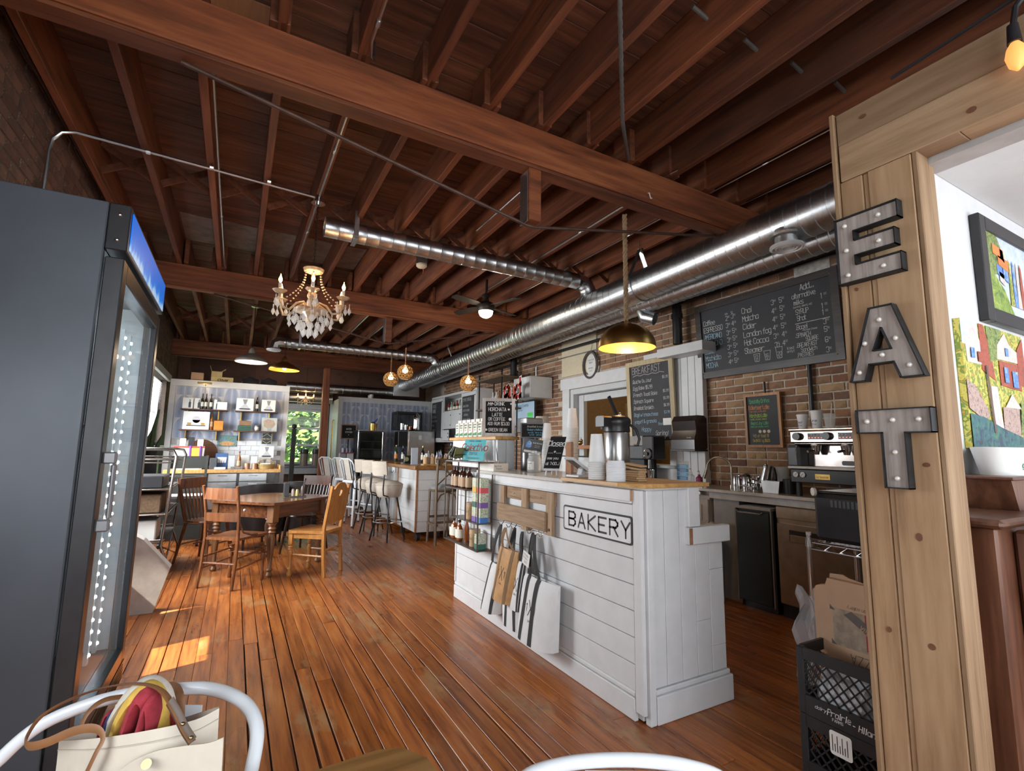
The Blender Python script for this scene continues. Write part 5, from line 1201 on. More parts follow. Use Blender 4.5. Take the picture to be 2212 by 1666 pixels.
# dark coffee urn with hanging card, framed tabletop sign, wooden crate board
e = E('coffee_urn', (2.16, 3.55, 1.125), 'dark steel coffee urn at the end of the stone top', 'urn')
DSTEEL = plain('dark_steel', (.10, .095, .09), .3, .8, var=.2)
m = MB(); m.lathe([(0, 1.1255), (.075, 1.1255), (.075, 1.40), (.06, 1.43), (0, 1.435)], (2.18, 3.60, 0), 28); m.build('tank', DSTEEL, e)
m = MB(); m.box(2.10, 2.26, 3.52, 3.68, 1.4355, 1.56, .006); m.build('top_box', STEEL, e)
CY = plain('chalk_blue', (.13, .42, .62), .7); CHW = plain('chalk_white', (.62, .62, .60), .8, var=.1); 
e, f = lboard((2.16, 3.47, 1.39), -.42, .255, .125, .0, [('Breakfast in a cup', 0, .088, .014, CHW, {'w': .1, 'jit': .04, 'slant': .1}), ('Blueberry Muffin Latte', 0, .062, .014, CY, {'w': .14, 'sp': .85}), ('sm 4.50   Hot or Iced!', 0, .040, .011, CY, {'w': .14}), ('lg 5.50   add shot', 0, .022, .011, CY, {'w': .14})], 'small black framed sign about breakfast in a cup in front of the urn', BLACK, .010, CHW, .012, FELT, 'tabletop_sign')
m = MB(); m.xbox((0, .02, -.02), (.012, .012, .26), None, .002); m.build('stand_post', BLACK, e, False)
m = MB(); m.box(-.06, .06, -.02, .06, -.265, -.257); m.build('stand_foot', BLACK, e, False)
e, f = lboard((2.105, 3.44, 1.262), -.40, .155, .12, .0, [('BLUE MEXICAN', .035, .085, .010, WLET), ('rich roast', .035, .066, .007, CHW), ('medium body', .035, .054, .007, CHW)], 'tilted black coffee card with a blue picture hanging on the urn', BLACK, 0, CHW, .004, BLACK, 'coffee_card')
e.rotation_euler = (0, .14, -.40)
m = MB(); m.prism([(-.06, .05), (-.035, .045), (-.012, .055), (-.015, .09), (-.035, .105), (-.055, .085)], f, .0042, .0048); m.build('blue_picture', BLUP, e, False)
m = MB(); m.prism([(-.07, .008), (.07, .008), (.07, .026), (-.07, .026)], f, .0042, .0048); m.build('white_strip', PAPB, e, False)
e = E('tan_screen', (2.12, 2.98, 1.125), 'plain tan wooden panel standing behind the closed sign', 'board')
m = MB(); m.xbox((2.135, 2.965, 1.24), (.02, .30, .23), (0, .0, -.50), .003); m.build('panel', PLYM, e)
e = E('table_lamp', (2.72, 4.25, 1.1), 'pleated cream lampshade behind the counter sign', 'lamp')
PLEAT = plain('cream_pleats', (.62, .56, .47), .7)
m = MB(); m.grid(lambda u, v: ((lambda a, r: (2.70+r*math.cos(a), 4.22+r*math.sin(a), 1.50+.13*v))(u*2*PI, (.085-.025*v)*(1+.03*math.cos(u*2*PI*24)))), 96, 3); m.build('shade', PLEAT, e)
m = MB(); m.lathe([(.06, .94), (.06, .955), (.02, .98), (.02, 1.52)], (2.70, 4.22, 0), 16); m.build('stem', BRASS, e)
MB().box(2.50, 2.90, 3.95, 4.60, .90, .938, .004).build('stand_top', BUTCH, e)
for dx, dy in ((2.53, 3.98), (2.87, 3.98), (2.53, 4.57), (2.87, 4.57)): MB().box(dx-.02, dx+.02, dy-.02, dy+.02, 0, .899).build('stand_leg', WHITE, e)
# ---------------------------------------------------------------- back counter along the brick wall
bc = E('back_counter', (4.2, 3.6, 0), 'long stone topped back counter with sink along the brick wall', 'counter')
TOPW = plain('beige_stone', (.50, .43, .36), .25, var=.12, scale=60); GRY = plain('grey_paint', (.36, .37, .38), .5); LEDG = plain('light_edge', (.62, .60, .57), .35)
MB().box(3.92, RX-.032, 1.72, 5.6, .925, .952, .003).build('stone_top', TOPW, bc); MB().box(3.895, 3.919, 1.72, 5.6, .927, .954, .003).build('front_edge', LEDG, bc)
MB().box(3.93, 3.95, 1.72, 3.22, .868, .922).build('apron', plain('apron_white', (.60, .60, .60), .5), bc)
MB().box(4.30, RX-.034, 1.72, 5.6, 0, .92).build('carcass', GRY, bc)
MB().box(3.96, 4.30, 2.93, 3.2, .0, .90).build('side_panel', GRY, bc)
for k in range(3):
    z0 = .06+k*.27; q = MB(); q.box(3.93, 3.955, 3.24, 3.9, z0, z0+.25, .004); dw = q.build('drawer', plain('beige_drawer', (.50, .46, .41), .5), bc)
    q = MB(); q.box(3.922, 3.9295, 3.31, 3.83, z0+.05, z0+.20, .003); q.build('drawer_panel', plain('beige_drawer', (.50, .46, .41), .5), dw)
MB().box(3.958, 4.295, 3.24, 5.6, 0, .92).build('drawer_carcass', plain('beige_drawer', (.50, .46, .41), .5), bc)
MB().box(3.90, 3.935, 3.30, 3.42, .89, .922, .003).build('sink_bowl_edge', STEEL, bc)
fr_ = E('mini_fridge', (4.1, 2.73, 0), 'small black fridge with curved top under the back counter', 'fridge')
MB().box(3.90, 4.28, 2.575, 2.915, .05, .815, .006).build('cabinet', BLACK, fr_)
MB().box(3.868, 3.899, 2.59, 2.90, .06, .80, .004).build('door', plain('green_black', (.012, .02, .018), .4), fr_)
for y in (2.578, 2.905): MB().box(3.872, 3.899, y-.006, y+.006, .05, .815).build('door_trim', plain('grey_trim', (.20, .19, .18), .5), fr_)
m = MB(); m.prism([(2.575, .816), (2.915, .816), (2.915, .83), (2.82, .846), (2.575, .84)], lambda u, v, w_: Vector((3.87+w_, u, v)), 0, .40); m.build('top_plate', GRY, fr_)
m = MB(); m.tube([(3.865, 2.89, .80), (3.86, 2.87, .785), (3.86, 2.66, .785), (3.865, 2.64, .80)], .006, 6); m.build('handle', STEEL, fr_)
MB().box(3.92, 4.25, 2.585, 2.905, 0, .049).build('plinth', BLACK, fr_)
dwm = E('dishwasher', (4.1, 2.2, 0), 'stainless steel undercounter dishwasher glowing with warm reflections', 'dishwasher')
BST = plain('warm_brushed_steel', (.50, .38, .27), .30, 1, var=.15)  # warm reflections on the steel are put into its base colour
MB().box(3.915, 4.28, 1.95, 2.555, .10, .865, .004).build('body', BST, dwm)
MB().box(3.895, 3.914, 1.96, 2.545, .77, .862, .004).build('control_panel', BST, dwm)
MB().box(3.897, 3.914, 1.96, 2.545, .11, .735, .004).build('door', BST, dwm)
MB().box(3.888, 3.896, 2.02, 2.44, .60, .69, .003).build('handle_recess', plain('handle_shadow', (.05, .04, .035), .4, .5), dwm)  # dark raised plate stands in for the shade behind the handle
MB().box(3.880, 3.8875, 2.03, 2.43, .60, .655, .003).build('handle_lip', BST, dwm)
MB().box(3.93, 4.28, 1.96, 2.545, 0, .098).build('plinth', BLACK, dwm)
m = MB(); text(m, 'H', -2.10, .80, .03, onX(3.894), .2); m.build('badge', DIFF, dwm)
# wastebasket lid and folded thing beside it
e = E('paper_bin', (3.85, 3.08, 0), 'grey bin with white crumpled paper beside the small fridge', 'bin')
m = MB(); m.lathe([(.10, .0), (.12, .5), (.125, .5), (.13, .52), (.11, .52), (.105, .02), (0, .02)], (3.80, 3.12, 0), 20); m.build('bucket', GRY, e)
m = MB(); m.ball((3.79, 3.12, .60), .09, 10, 6, (1, 1, .7)); m.v = [(a+random.uniform(-.015, .015), b_+random.uniform(-.015, .015), c+random.uniform(-.015, .015)) for a, b_, c in m.v]; m.build('crumpled_paper', PAPB, e)
# faucet, soap, pitchers, pans
e = E('faucet', (4.28, 3.30, .952), 'brushed gooseneck kitchen faucet over the sink', 'faucet')
FAU = plain('brushed_nickel', (.50, .44, .36), .25, 1)
pts = [(4.30, 3.25, .953), (4.30, 3.25, 1.14)]+[(4.24+.06*math.cos(a), 3.345-.095*math.cos(a), 1.14+.105*math.sin(a)) for a in [i*PI/10 for i in range(1, 11)]]+[(4.17, 3.45, 1.10)]
m = MB(); m.tube(pts, .010, 10); m.build('neck', FAU, e); m = MB(); m.cyl((4.175, 3.443, 1.115), (4.16, 3.47, 1.03), .012, .018, 12); m.build('spray_head', FAU, e)
m = MB(); m.cyl((4.30, 3.25, .9525), (4.30, 3.25, .975), .022, n=14); m.build('base', FAU, e)
SOAPC = glass('clear_plastic', (.85, .9, .92), .1, 1.2, .45)
def soap(loc, mat, label, r, h):
    x, y, z = loc; e = E('soap_bottle', loc, label, 'soap bottle'); m = MB(); m.lathe([(0, z+.0005), (r, z+.0005), (r, z+h*.7), (r*.4, z+h*.85), (r*.4, z+h)], (x, y, 0), 16); m.build('bottle', mat, e)
    m = MB(); m.cyl((x, y, z+h), (x, y, z+h+.035), .006, n=8); m.tube([(x, y, z+h+.035), (x-.03, y, z+h+.03)], .005, 6); m.build('pump', DIFF, e)
soap((4.22, 3.68, .952), SOAPC, 'clear soap dispenser near the blue notice', .035, .13); soap((4.22, 3.575, .952), plain('pink_soap', (.42, .06, .17), .15, Transmission_Weight=.3), 'pink soap dispenser beside the faucet', .035, .11)
def pitcher(loc, label, r=.04, h=.115, lid=False, handle=True, tilt=0):
    x, y, z = loc; e = E('steel_pitcher', loc, label, 'pitcher', 'steel pitchers by the sink'); M_ = Matrix.Rotation(tilt, 3, 'X')
    m = MB(); m.lathe([(0, .001), (r, .001), (r*1.02, h*.5), (r*.9, h*.85), (r*.95, h), (r*.9, h), (r*.85, h*.85), (r*.9, .01)], (x, y, z), 22, M_); m.build('body', CHROME, e)
    if handle: m = MB(); m.tube([Vector((x, y, z))+M_ @ Vector(p) for p in ((-.0, -r*.95, h*.85), (0, -r*1.7, h*.8), (0, -r*1.75, h*.4), (0, -r, h*.2))], .005, 6); m.build('handle', CHROME, e)
    if lid: m = MB(); m.lathe([(r*.95, h), (r*.8, h+.02), (0, h+.03)], (x, y, z), 18); m.build('lid', BLACK, e)
pitcher((4.26, 3.165, .952), 'steel milk pitcher nearest the faucet', .04, .12); pitcher((4.26, 3.06, .952), 'steel milk pitcher with black lid, second from the faucet', .04, .115, True); pitcher((4.26, 2.96, .952), 'third steel milk pitcher from the faucet', .042, .12)
pitcher((4.34, 2.87, .952), 'tall steel tumbler behind the pitchers', .045, .22, False, False); pitcher((4.22, 2.85, .985), 'leaning steel pitcher beside the clear jug', .05, .2, False, False, .25)
e = E('clear_jug', (4.28, 2.72, .952), 'clear plastic jug behind the steel pan', 'jug'); m = MB(); m.lathe([(0, .953), (.055, .953), (.065, 1.17), (.062, 1.17), (.052, .96)], (4.30, 2.735, 0), 20); m.build('jug_wall', SOAPC, e)
e = E('steel_pan', (4.12, 2.69, .952), 'deep steel pan with a black scoop handle on the back counter', 'pan')
m = MB(); m.prism([(-.07, 0), (.07, 0), (.085, .10), (-.085, .10)], lambda u, v, w_: Vector((4.06+w_, 2.69+u, .9525+v)), 0, .14); m.build('pan_body', STEEL, e); MB().box(4.05, 4.21, 2.60, 2.78, 1.0527, 1.057).build('rim', CHROME, e)
m = MB(); m.tube([(4.13, 2.68, 1.06), (4.16, 2.70, 1.10), (4.2, 2.74, 1.16)], .012, 7); m.build('scoop_handle', BLACK, e)
e = E('knock_cylinder', (4.13, 2.54, .952), 'black knock box cylinder beside the steel pan', 'container'); m = MB(); m.lathe([(0, .953), (.045, .953), (.05, 1.075), (.045, 1.075), (.04, .96)], (4.12, 2.555, 0), 20); m.build('cylinder', BLACK, e)
e = E('portafilters', (4.18, 2.87, .952), 'tangle of chrome portafilters in front of the pitchers', 'portafilter')
for k in range(3):
    m = MB(); a = k*.7; m.cyl((4.10+.02*k, 2.88-.02*k, .965+.03*k), (4.10+.02*k, 2.88-.02*k, .99+.03*k), .03, n=16); m.tube([(4.10+.02*k, 2.88-.02*k, .98+.03*k), (4.05, 2.95-.05*k, 1.0+.03*k)], .008, 7); m.build('filter_head', CHROME, e)
# espresso machine
es = E('espresso_machine', (4.2, 2.1, .952), 'large chrome and black espresso machine beside the wooden post', 'espresso machine')
EY0, EY1 = 1.70, 2.46
ECH = plain('smoky_chrome', (.30, .27, .25), .22, 1, var=.25, scale=5)
MB().box(4.05, 4.44, EY0, EY1, 1.36, 1.485, .012).build('upper_body', ECH, es)
MB().box(4.00, 4.049, EY0, EY1, 1.375, 1.478, .012).build('control_fascia', ECH, es)
MB().box(3.99, 4.02, EY0, EY1, 1.478, 1.492, .004).build('cup_rail', BST, es)
MB().box(4.15, 4.44, EY0, EY1-.06, 1.19, 1.36, .004).build('back_splash', ECH, es)
MB().box(4.02, 4.44, EY1-.06, EY1+.05, 1.18, 1.36, .02).build('side_panel', plain('slate_panel', (.10, .11, .125), .4), es)
MB().box(3.97, 4.44, EY0, EY1+.01, 1.172, 1.192, .004).build('drip_tray', LEDG, es)
MB().box(3.985, 4.44, EY0, EY1, 1.06, 1.171, .008).build('base_body', BLACK, es)
for y in (2.42, 2.0, 1.75): m = MB(); m.cyl((4.03, y, .9525), (4.03, y, 1.059), .022, n=14); m.build('foot', BLACK, es)
for y in (2.385, 2.155): m = MB(); m.cyl((4.0, y, 1.43), (3.965, y, 1.43), .032, .030, 20); m.build('steam_knob', BLACK, es)
for y0 in (2.32, 2.09):
    MB().box(3.9965, 4.001, y0-.14, y0-.012, 1.405, 1.455, .001).build('button_panel', BLACK, es)
    for k in range(5):
        m = MB(); m.ball((3.996, y0-.025-k*.024, 1.44), .006, 8, 5); m.build('button', CHROME, es)
        m = MB(); m.box(3.9955, 3.9965, y0-.030-k*.024, y0-.020-k*.024, 1.416, 1.421); m.build('indicator_light', emit('red_led', (1, .08, .03), 2.2) if 'red_led' not in MATS else MATS['red_led'], es)
for y in (2.41, 2.355):
    m = MB(); m.cyl((3.984, y, 1.125), (3.975, y, 1.125), .022, n=20); g_ = m.build('pressure_gauge', CHROME, es); m = MB(); m.cyl((3.9749, y, 1.125), (3.974, y, 1.125), .018, n=20); m.build('gauge_face', DIFF, g_)
    m = MB(); seg(m, (-y-.008, 1.118), (-y+.008, 1.134), .003, onX(3.9735), 0); m.build('gauge_needle', INK, g_)
for y in (2.30, 2.07, 1.84):
    m = MB(); m.cyl((4.09, y, 1.36), (4.09, y, 1.315), .04, .035, 18); m.cyl((4.09, y, 1.315), (4.09, y, 1.285), .028, .02, 14); m.tube([(4.06, y, 1.32), (3.99, y+.01, 1.31)], .010, 7); m.build('group_head', CHROME, es)
m = MB(); m.tube([(4.03, 2.42, 1.36), (4.02, 2.425, 1.30), (4.03, 2.43, 1.21)], .006, 7); m.build('steam_wand', CHROME, es)
m = MB(); m.prism(rrect(-2.14, -2.05, 1.205, 1.24, .014), onX(4.149), 0, .004); m.build('display_window', BLACK, es)
m = MB(); m.prism([(-2.26, 1.095), (-2.15, 1.095), (-2.15, 1.135), (-2.26, 1.135)], onX(3.9848), 0, .002); bd = m.build('brand_plate', BRASS, es); m = MB(); ctext(m, 'La Spaziale', -2.205, 1.106, .016, onX(3.9848), .12, off=.0025, cw=.5, sp=.9); m.build('lettering', INK, bd)
for i, (y, h, r, mt, lab, tx) in enumerate(((2.40, .115, .042, CUPW, 'white small sample cup on the espresso machine', ('Small', '12 oz')), (2.285, .14, .045, CUPW, 'white large sample cup on the espresso machine', ('Large', '16 oz')))):
    e = E('paper_cup', (4.13, y, 1.492), lab, 'cup'); x = 4.10
    m = MB(); m.lathe([(0, 1.4925), (r*.72, 1.4925), (r, 1.4925+h)], (x, y, 0), 24); m.build('cup', mt, e)
    m = MB(); m.lathe([(r+.003, 1.4925+h-.004), (r+.003, 1.4925+h+.004), (r-.004, 1.4925+h+.010), (0, 1.4925+h+.010)], (x, y, 0), 24); m.build('lid', LIDW, e)
    fc = lambda u, v, o=0: Vector((x-(r*.80+v*.2*r/h+.002+o)*math.cos(u/r+.0), y-(r*.80+v*.2*r/h+.002+o)*math.sin(u/r+.0), 1.4925+v))
    fd = lambda u, v, o=0: fc(u, v, o+.001); m = MB(); ctext(m, tx[0], -.0, h*.42, .016, fd, .12, cw=.5); ctext(m, tx[1], 0, h*.22, .014, fd, .12, cw=.5); m.build('lettering', plain('blue_marker', (.03, .05, .25), .6), e)
e = E('plastic_cup', (4.10, 2.185, 1.492), 'clear plastic iced drink cup with straw on the espresso machine', 'cup'); m = MB(); m.lathe([(0, 1.4925), (.032, 1.4925), (.045, 1.61), (.047, 1.61)], (4.10, 2.185, 0), 24); m.build('cup_wall', JG, e)
m = MB(); m.cyl((4.09, 2.18, 1.5), (4.08, 2.15, 1.69), .004, n=6); m.build('straw', SOAPC, e)
# grinder
gr = E('coffee_grinder', (4.15, 4.25, .952), 'black bulk coffee grinder with round dial below the breakfast board', 'grinder')
MB().box(4.16, 4.36, 4.28, 4.66, 1.20, 1.36, .012).build('motor_body', plain('slate_grey', (.10, .11, .115), .4), gr); MB().box(4.16, 4.36, 4.30, 4.55, .9525, 1.199, .006).build('rear_column', BLACK, gr)
MB().box(4.10, 4.30, 4.10, 4.275, 1.20, 1.47, .012).build('grind_head', BLACK, gr)
m = MB(); m.cyl((4.10, 4.17, 1.265), (4.085, 4.17, 1.265), .060, n=24); dl = m.build('dial', BLACK, gr); m = MB(); m.lathe([(.052, 0), (.060, .004), (.062, 0)], (4.084, 4.17, 1.265), 24, Matrix.Rotation(-PI/2, 3, 'Y')); m.build('dial_ring', CHROME, dl); m = MB(); m.cyl((4.0845, 4.17, 1.265), (4.065, 4.17, 1.265), .02, n=14); m.build('dial_knob', BLACK, dl)
m = MB(); m.prism([(4.33, 1.361), (4.66, 1.361), (4.70, 1.47), (4.30, 1.47)], lambda u, v, w_: Vector((4.17+w_, u, v)), 0, .18); m.build('hopper', plain('smoked_hopper', (.30, .28, .26), .3), gr)
m = MB(); m.cyl((4.14, 4.18, 1.199), (4.14, 4.18, 1.10), .03, .035, 14); m.build('chute', DSTEEL, gr); MB().box(4.08, 4.30, 4.10, 4.28, .9525, .97, .003).build('base_plate', BLACK, gr)
e = E('steel_tumbler', (4.14, 4.17, .97), 'steel tumbler under the grinder chute', 'tumbler'); m = MB(); m.lathe([(0, .971), (.032, .971), (.042, 1.085), (.039, 1.085), (.030, .975)], (4.14, 4.18, 0), 18); m.build('cup_wall', CHROME, e)
# ---------------------------------------------------------------- pass-through window trim, shelf, boards on the brick wall
pt = bpy.data.objects.new('trim_3', None); COL.objects.link(pt); ORG[pt.name] = Vector((0, 0, 0)); struct(pt, 'white painted casing around the pass-through opening')
GW = plain('grey_white_paint', (.55, .57, .58), .5, var=.05)
for nm, a in (('casing', (RX-.04, RX-.017, 6.20, 6.38, .952, 2.36)), ('casing', (RX-.05, RX-.017, 4.84, 6.42, 2.225, 2.40)), ('jamb', (RX-.016, RX+.25, 6.12, 6.198, 1.14, 2.22)), ('head', (RX-.016, RX+.25, 4.02, 6.12, 2.14, 2.219)), ('sill', (RX-.14, RX+.25, 4.03, 6.18, 1.10, 1.135)),
        ('panelling', (RX-.03, RX-.017, 3.64, 6.2, .955, 1.098)), ('inner_frame', (RX+.08, RX+.13, 5.99, 6.11, 1.14, 2.13)), ('inner_frame', (RX+.08, RX+.13, 4.03, 5.98, 2.03, 2.13))):
    MB().box(*a, .003).build(nm, WHITE if nm in ('casing', 'panelling') else GW, pt)
for k in range(5): MB().box(RX-.10, RX-.031, 3.64+k*.10, 3.735+k*.10, .955, 2.36, .003).build('panel_board', WHITE, pt)
MB().box(RX-.30, RX-.02, 3.46, 4.10, 2.362, 2.465, .003).build('shelf_box', WHITE, pt); MB().box(RX-.20, RX-.02, 4.10, 4.42, 2.40, 2.46, .003).build('shelf_ledge', WHITE, pt)
# room seen through the opening
kr = [('wall_pantry', (7.0, 7.1, 3.6, 7.2, 0, 3.0)), ('wall_pantry_far', (RX+.26, 7.0, 7.0, 7.1, 0, 3.0)), ('wall_pantry_near', (RX+.26, 7.0, 3.6, 3.7, 0, 3.0)), ('ceiling_pantry', (RX+.26, 7.1, 3.6, 7.1, 2.9, 3.0)), ('floor_pantry', (RX+.26, 7.1, 3.6, 7.1, -.05, 0))]
PANT = plain('warm_pantry_paint', (.38, .27, .15), .7)
for nm, a in kr: struct(MB().box(*a).build(nm, PANT))
lamp('pantry_light', (5.6, 5.4, 2.6), 14, (1, .75, .45), .1)
e, f = lboard((6.1, 6.3, 1.62), -PI/2+.5, .62, .5, 0, [('<--', .08, .33, .10, CHW), ('Green', .0, .16, .12, CHW, {'jit': .03}), ('room', .02, .05, .08, CHW)], 'chalkboard with an arrow seen through the pass-through', plain('tan_frame', (.42, .32, .18), .6), .07, CHW, .03, FELT, 'arrow_board')
MB().box(-.02, .02, .01, .05, -1.62, .0).build('stand', plain('tan_frame', (.42, .32, .18), .6), e, False)
e = E('table_lamp', (4.68, 5.35, 1.136), 'glowing amber table lamp on the pass-through sill', 'lamp')
AMBL = emit('amber_shade', (1, .55, .15), 2.2, (.8, .5, .2))
m = MB(); m.lathe([(.075, 1.36), (.055, 1.52), (.0, 1.52)], (4.60, 5.30, 0), 20); m.build('shade', AMBL, e); m = MB(); m.lathe([(0, 1.136), (.05, 1.136), (.05, 1.15), (.03, 1.17), (.055, 1.23), (.05, 1.30), (.015, 1.33), (.012, 1.37)], (4.60, 5.30, 0), 18); m.build('body', plain('amber_ceramic', (.60, .36, .05), .25), e)
e = E('wall_shelf', (4.4, 5.85, 1.34), 'pale wooden ledge below the pass-through', 'shelf'); MB().box(4.30, RX-.042, 5.30, 6.08, 1.315, 1.365, .003).build('board', PLYM, e); MB().box(4.44, RX-.041, 5.6, 5.66, 1.136, 1.314).build('bracket', WHITE, e)
e = E('gold_ornament', (4.36, 5.78, 1.365), 'small gold rabbit ornament on the pale ledge', 'ornament'); m = MB(); m.ball((4.36, 5.79, 1.40), .04, 12, 8, (1, 1.2, .85)); m.ball((4.36, 5.755, 1.432), .022, 10, 6); m.tube([(4.36, 5.755, 1.44), (4.36, 5.77, 1.475)], .006, 6); m.build('figure', plain('polished_gold', (.45, .30, .10), .2, 1), e)
e = E('display_case', (4.3, 5.4, .952), 'low glass pastry case below the pale ledge', 'display case'); MB().box(4.1, 4.40, 4.95, 5.95, 1.20, 1.215).build('lid', DSTEEL, e); MB().box(4.10, 4.108, 4.95, 5.95, .953, 1.199).build('glass_front', JG, e); MB().box(4.11, 4.40, 4.96, 5.94, .953, .965).build('tray', DSTEEL, e)
m = MB()
for k in range(5): m.ball((4.2, 5.1+k*.17, 1.0), .06, 10, 6, (1, 1.2, .7))
m.build('pastries', plain('baked_crust', (.5, .26, .10), .7), e)
# BREAKFAST chalkboard
TAN = wood('tan_frame_wood', (.36, .28, .16), (.46, .37, .22), (.54, .45, .29), axis=2, rough=(.5, .7), gscale=3); CHB = plain('chalkboard', (.035, .037, .042), .65, var=.2, scale=4)
def wallboard(y0, y1, z0, z1, x, lean, fw_, frame, label, lines, name='chalkboard', panel=None, yaw=0):
    """board on the right wall; u runs from the far edge (0) to the near edge"""
    wd, ht = y0-y1, z1-z0; e = E(name, (x, (y0+y1)/2, z0), label, 'chalkboard')
    o_ = Vector((x, y0, z0)); ux = Vector((math.sin(yaw), -math.cos(yaw), 0)); vx = Vector((-math.sin(lean), 0, math.cos(lean))); nx = vx.cross(ux); nx = nx if nx.x < 0 else -nx
    f = onP(o_, ux, vx, nx)
    def bar(nm, a, b_, c, d, p, q, mt): m = MB(); m.prism([(a, c), (b_, c), (b_, d), (a, d)], f, p, q); m.build(nm, mt, e)
    bar('panel', fw_*.7, wd-fw_*.7, fw_*.7, ht-fw_*.7, 0, .012, panel or CHB)
    bar('frame_bar', 0, fw_, 0, ht, 0, .028, frame); bar('frame_bar', wd-fw_, wd, 0, ht, 0, .028, frame); bar('frame_bar', fw_, wd-fw_, 0, fw_, 0, .028, frame); bar('frame_bar', fw_, wd-fw_, ht-fw_, ht, 0, .028, frame)
    by = {}
    for (s, u, v, h, mt, kw) in lines:
        m = by.setdefault(mt.name, (MB(), mt))[0]; text(m, s, u, v, h, f, kw.get('w', .085), kw.get('sp', 1), .0128, kw.get('jit', .04), kw.get('slant', 0), kw.get('cw', .6))
    for nm, (m, mt) in by.items(): m.build('lettering', mt, e)
    return e, f
CHP = plain('chalk_pink_white', (.60, .55, .54), .8, var=.1); CHBL = plain('chalk_pale_blue', (.35, .52, .62), .8, var=.1)
L = [('BREAKFAST', .10, .89, .085, CHP, {'cw': .48, 'w': .055})]
rows = [('.Quiche Du Jour', '$5.99'), ('.Egg Bake $5.99', ''), ('.French Toast Bake', '$5.99'), ('.Spinach Square', '$5.99'), ('.Breakfast Sandwich', '$6.99'), ('.Bagel w/ cream cheese', '$3.99'), ('.yogurt & granola', '')]
for i, (a, b_) in enumerate(rows):
    c = CHW if i < 5 else CHBL; zz = .775-i*.083; L.append((a, .095, zz, .042, c, {'cw': .50, 'w': .09, 'sp': .92 if len(a) < 19 else .74}));
    if b_: L.append((b_, .60, zz+.018, .030, c, {'cw': .50, 'w': .10}))
L += [('Bowl $5', .50, .245, .032, CHBL, {'cw': .5}), ('Happy', .22, .175, .050, CHBL, {'cw': .5, 'slant': .15}), ('Spring!', .45, .125, .050, CHW, {'cw': .5, 'slant': .15}), ('*', .10, .09, .05, CHBL, {}), ('*  *', .58, .07, .045, CHW, {})]
e, f = wallboard(4.76, 3.985, 1.36, 2.41, 4.385, .04, .062, TAN, 'tan framed chalkboard menu headed BREAKFAST beside the pass-through', L)
m = MB()
pts = [(.11+.065*i, .868+(.008 if i % 2 else -.006)) for i in range(9)]
for a, b_ in zip(pts, pts[1:]): seg(m, a, b_, .005, f, .0128)
m.build('underline', CHP, e); m = MB(); m.prism([(.575, .24), (.70, .24), (.70, .32), (.575, .32)], f, .0125, .0135); m.build('price_sticker', PAPB, e)
# large drinks chalkboard
DKW = wood('dark_frame_wood', (.015, .010, .009), (.03, .022, .02), (.05, .038, .032), axis=1, rough=(.35, .5), gscale=3)
L = []
col1 = [('Coffee', '2 3'), ('ESPRESSO', '3 4'), ('AMERICANO', '3 5'), ('CAPPUCINO', '3 5'), ('Latte', '3 5'), ('Machiatto', '3 5'), ('MOCHA', '4 5')]
for i, (a, b_) in enumerate(col1):
    zz = .575-i*.077; L.append((a, .095, zz, .052, CHBL if i > 1 else CHW, {'cw': .48, 'w': .085, 'sp': .9 if len(a) < 9 else .78})); 
    q = b_.split(); L.append((q[0], .375, zz+.004, .047, CHW, {'cw': .5})); L.append(('00', .402, zz+.03, .018, CHW, {'cw': .5})); L.append((q[1], .445, zz+.012, .047, CHW, {'cw': .5})); L.append(('00', .472, zz+.036, .018, CHW, {'cw': .5}))
L += [('sm', .37, .64, .024, CHW, {}), ('lg', .44, .645, .024, CHW, {})]
col2 = [('Chai', '3 5'), ('Matcha', '4 5'), ('Cider', '4 5'), ('London fog', '4 5'), ('Hot Cocoa', '3 4'), ('Steamer', '3 4')]
for i, (a, b_) in enumerate(col2):
    zz = .605-i*.082; L.append((a, .57, zz, .055, CHW, {'cw': .5, 'w': .085, 'sp': .9})); q = b_.split()
    L.append((q[0], .885, zz+.012, .047, CHW, {'cw': .5})); L.append(('50', .912, zz+.04, .018, CHW, {'cw': .5})); L.append((q[1], .965, zz+.018, .047, CHW, {'cw': .5})); L.append(('00', .992, zz+.045, .018, CHW, {'cw': .5}))
for (s, u, v, h, p) in (('Add...', 1.17, .655, .055, ''), ('alternative', 1.09, .590, .045, ''), ('milks', 1.10, .530, .045, '1'), ('(coconut, almond, oat)', 1.09, .502, .018, ''), ('SYRUP', 1.11, .440, .045, '1'), ('Shot', 1.12, .380, .045, '1'), ('.Bagel', 1.10, .300, .042, '3'), ('+cream cheese', 1.17, .277, .018, ''), ('.SPINACH', 1.09, .228, .038, '5'), ('SQUARE', 1.18, .185, .036, ''), ('.BREAKFAST', 1.09, .136, .038, '6'), ('Sandwich', 1.13, .093, .036, ''), ('.PASTRIES', 1.09, .048, .036, '3')):
    L.append((s, u, v+.03, h, CHW, {'cw': .46, 'w': .08, 'sp': .86}))
    if p: L.append((p, 1.345, v+.035, .046, CHW, {'cw': .5})); L.append(('00', 1.37, v+.06, .018, CHW, {'cw': .5}))
e, f = wallboard(3.69, 2.19, 2.085, 2.895, 4.44, .05, .068, DKW, 'large dark framed drinks menu chalkboard high on the brick wall', L)
m = MB(); seg(m, (1.10, .385), (1.40, .385), .005, f, .0128)
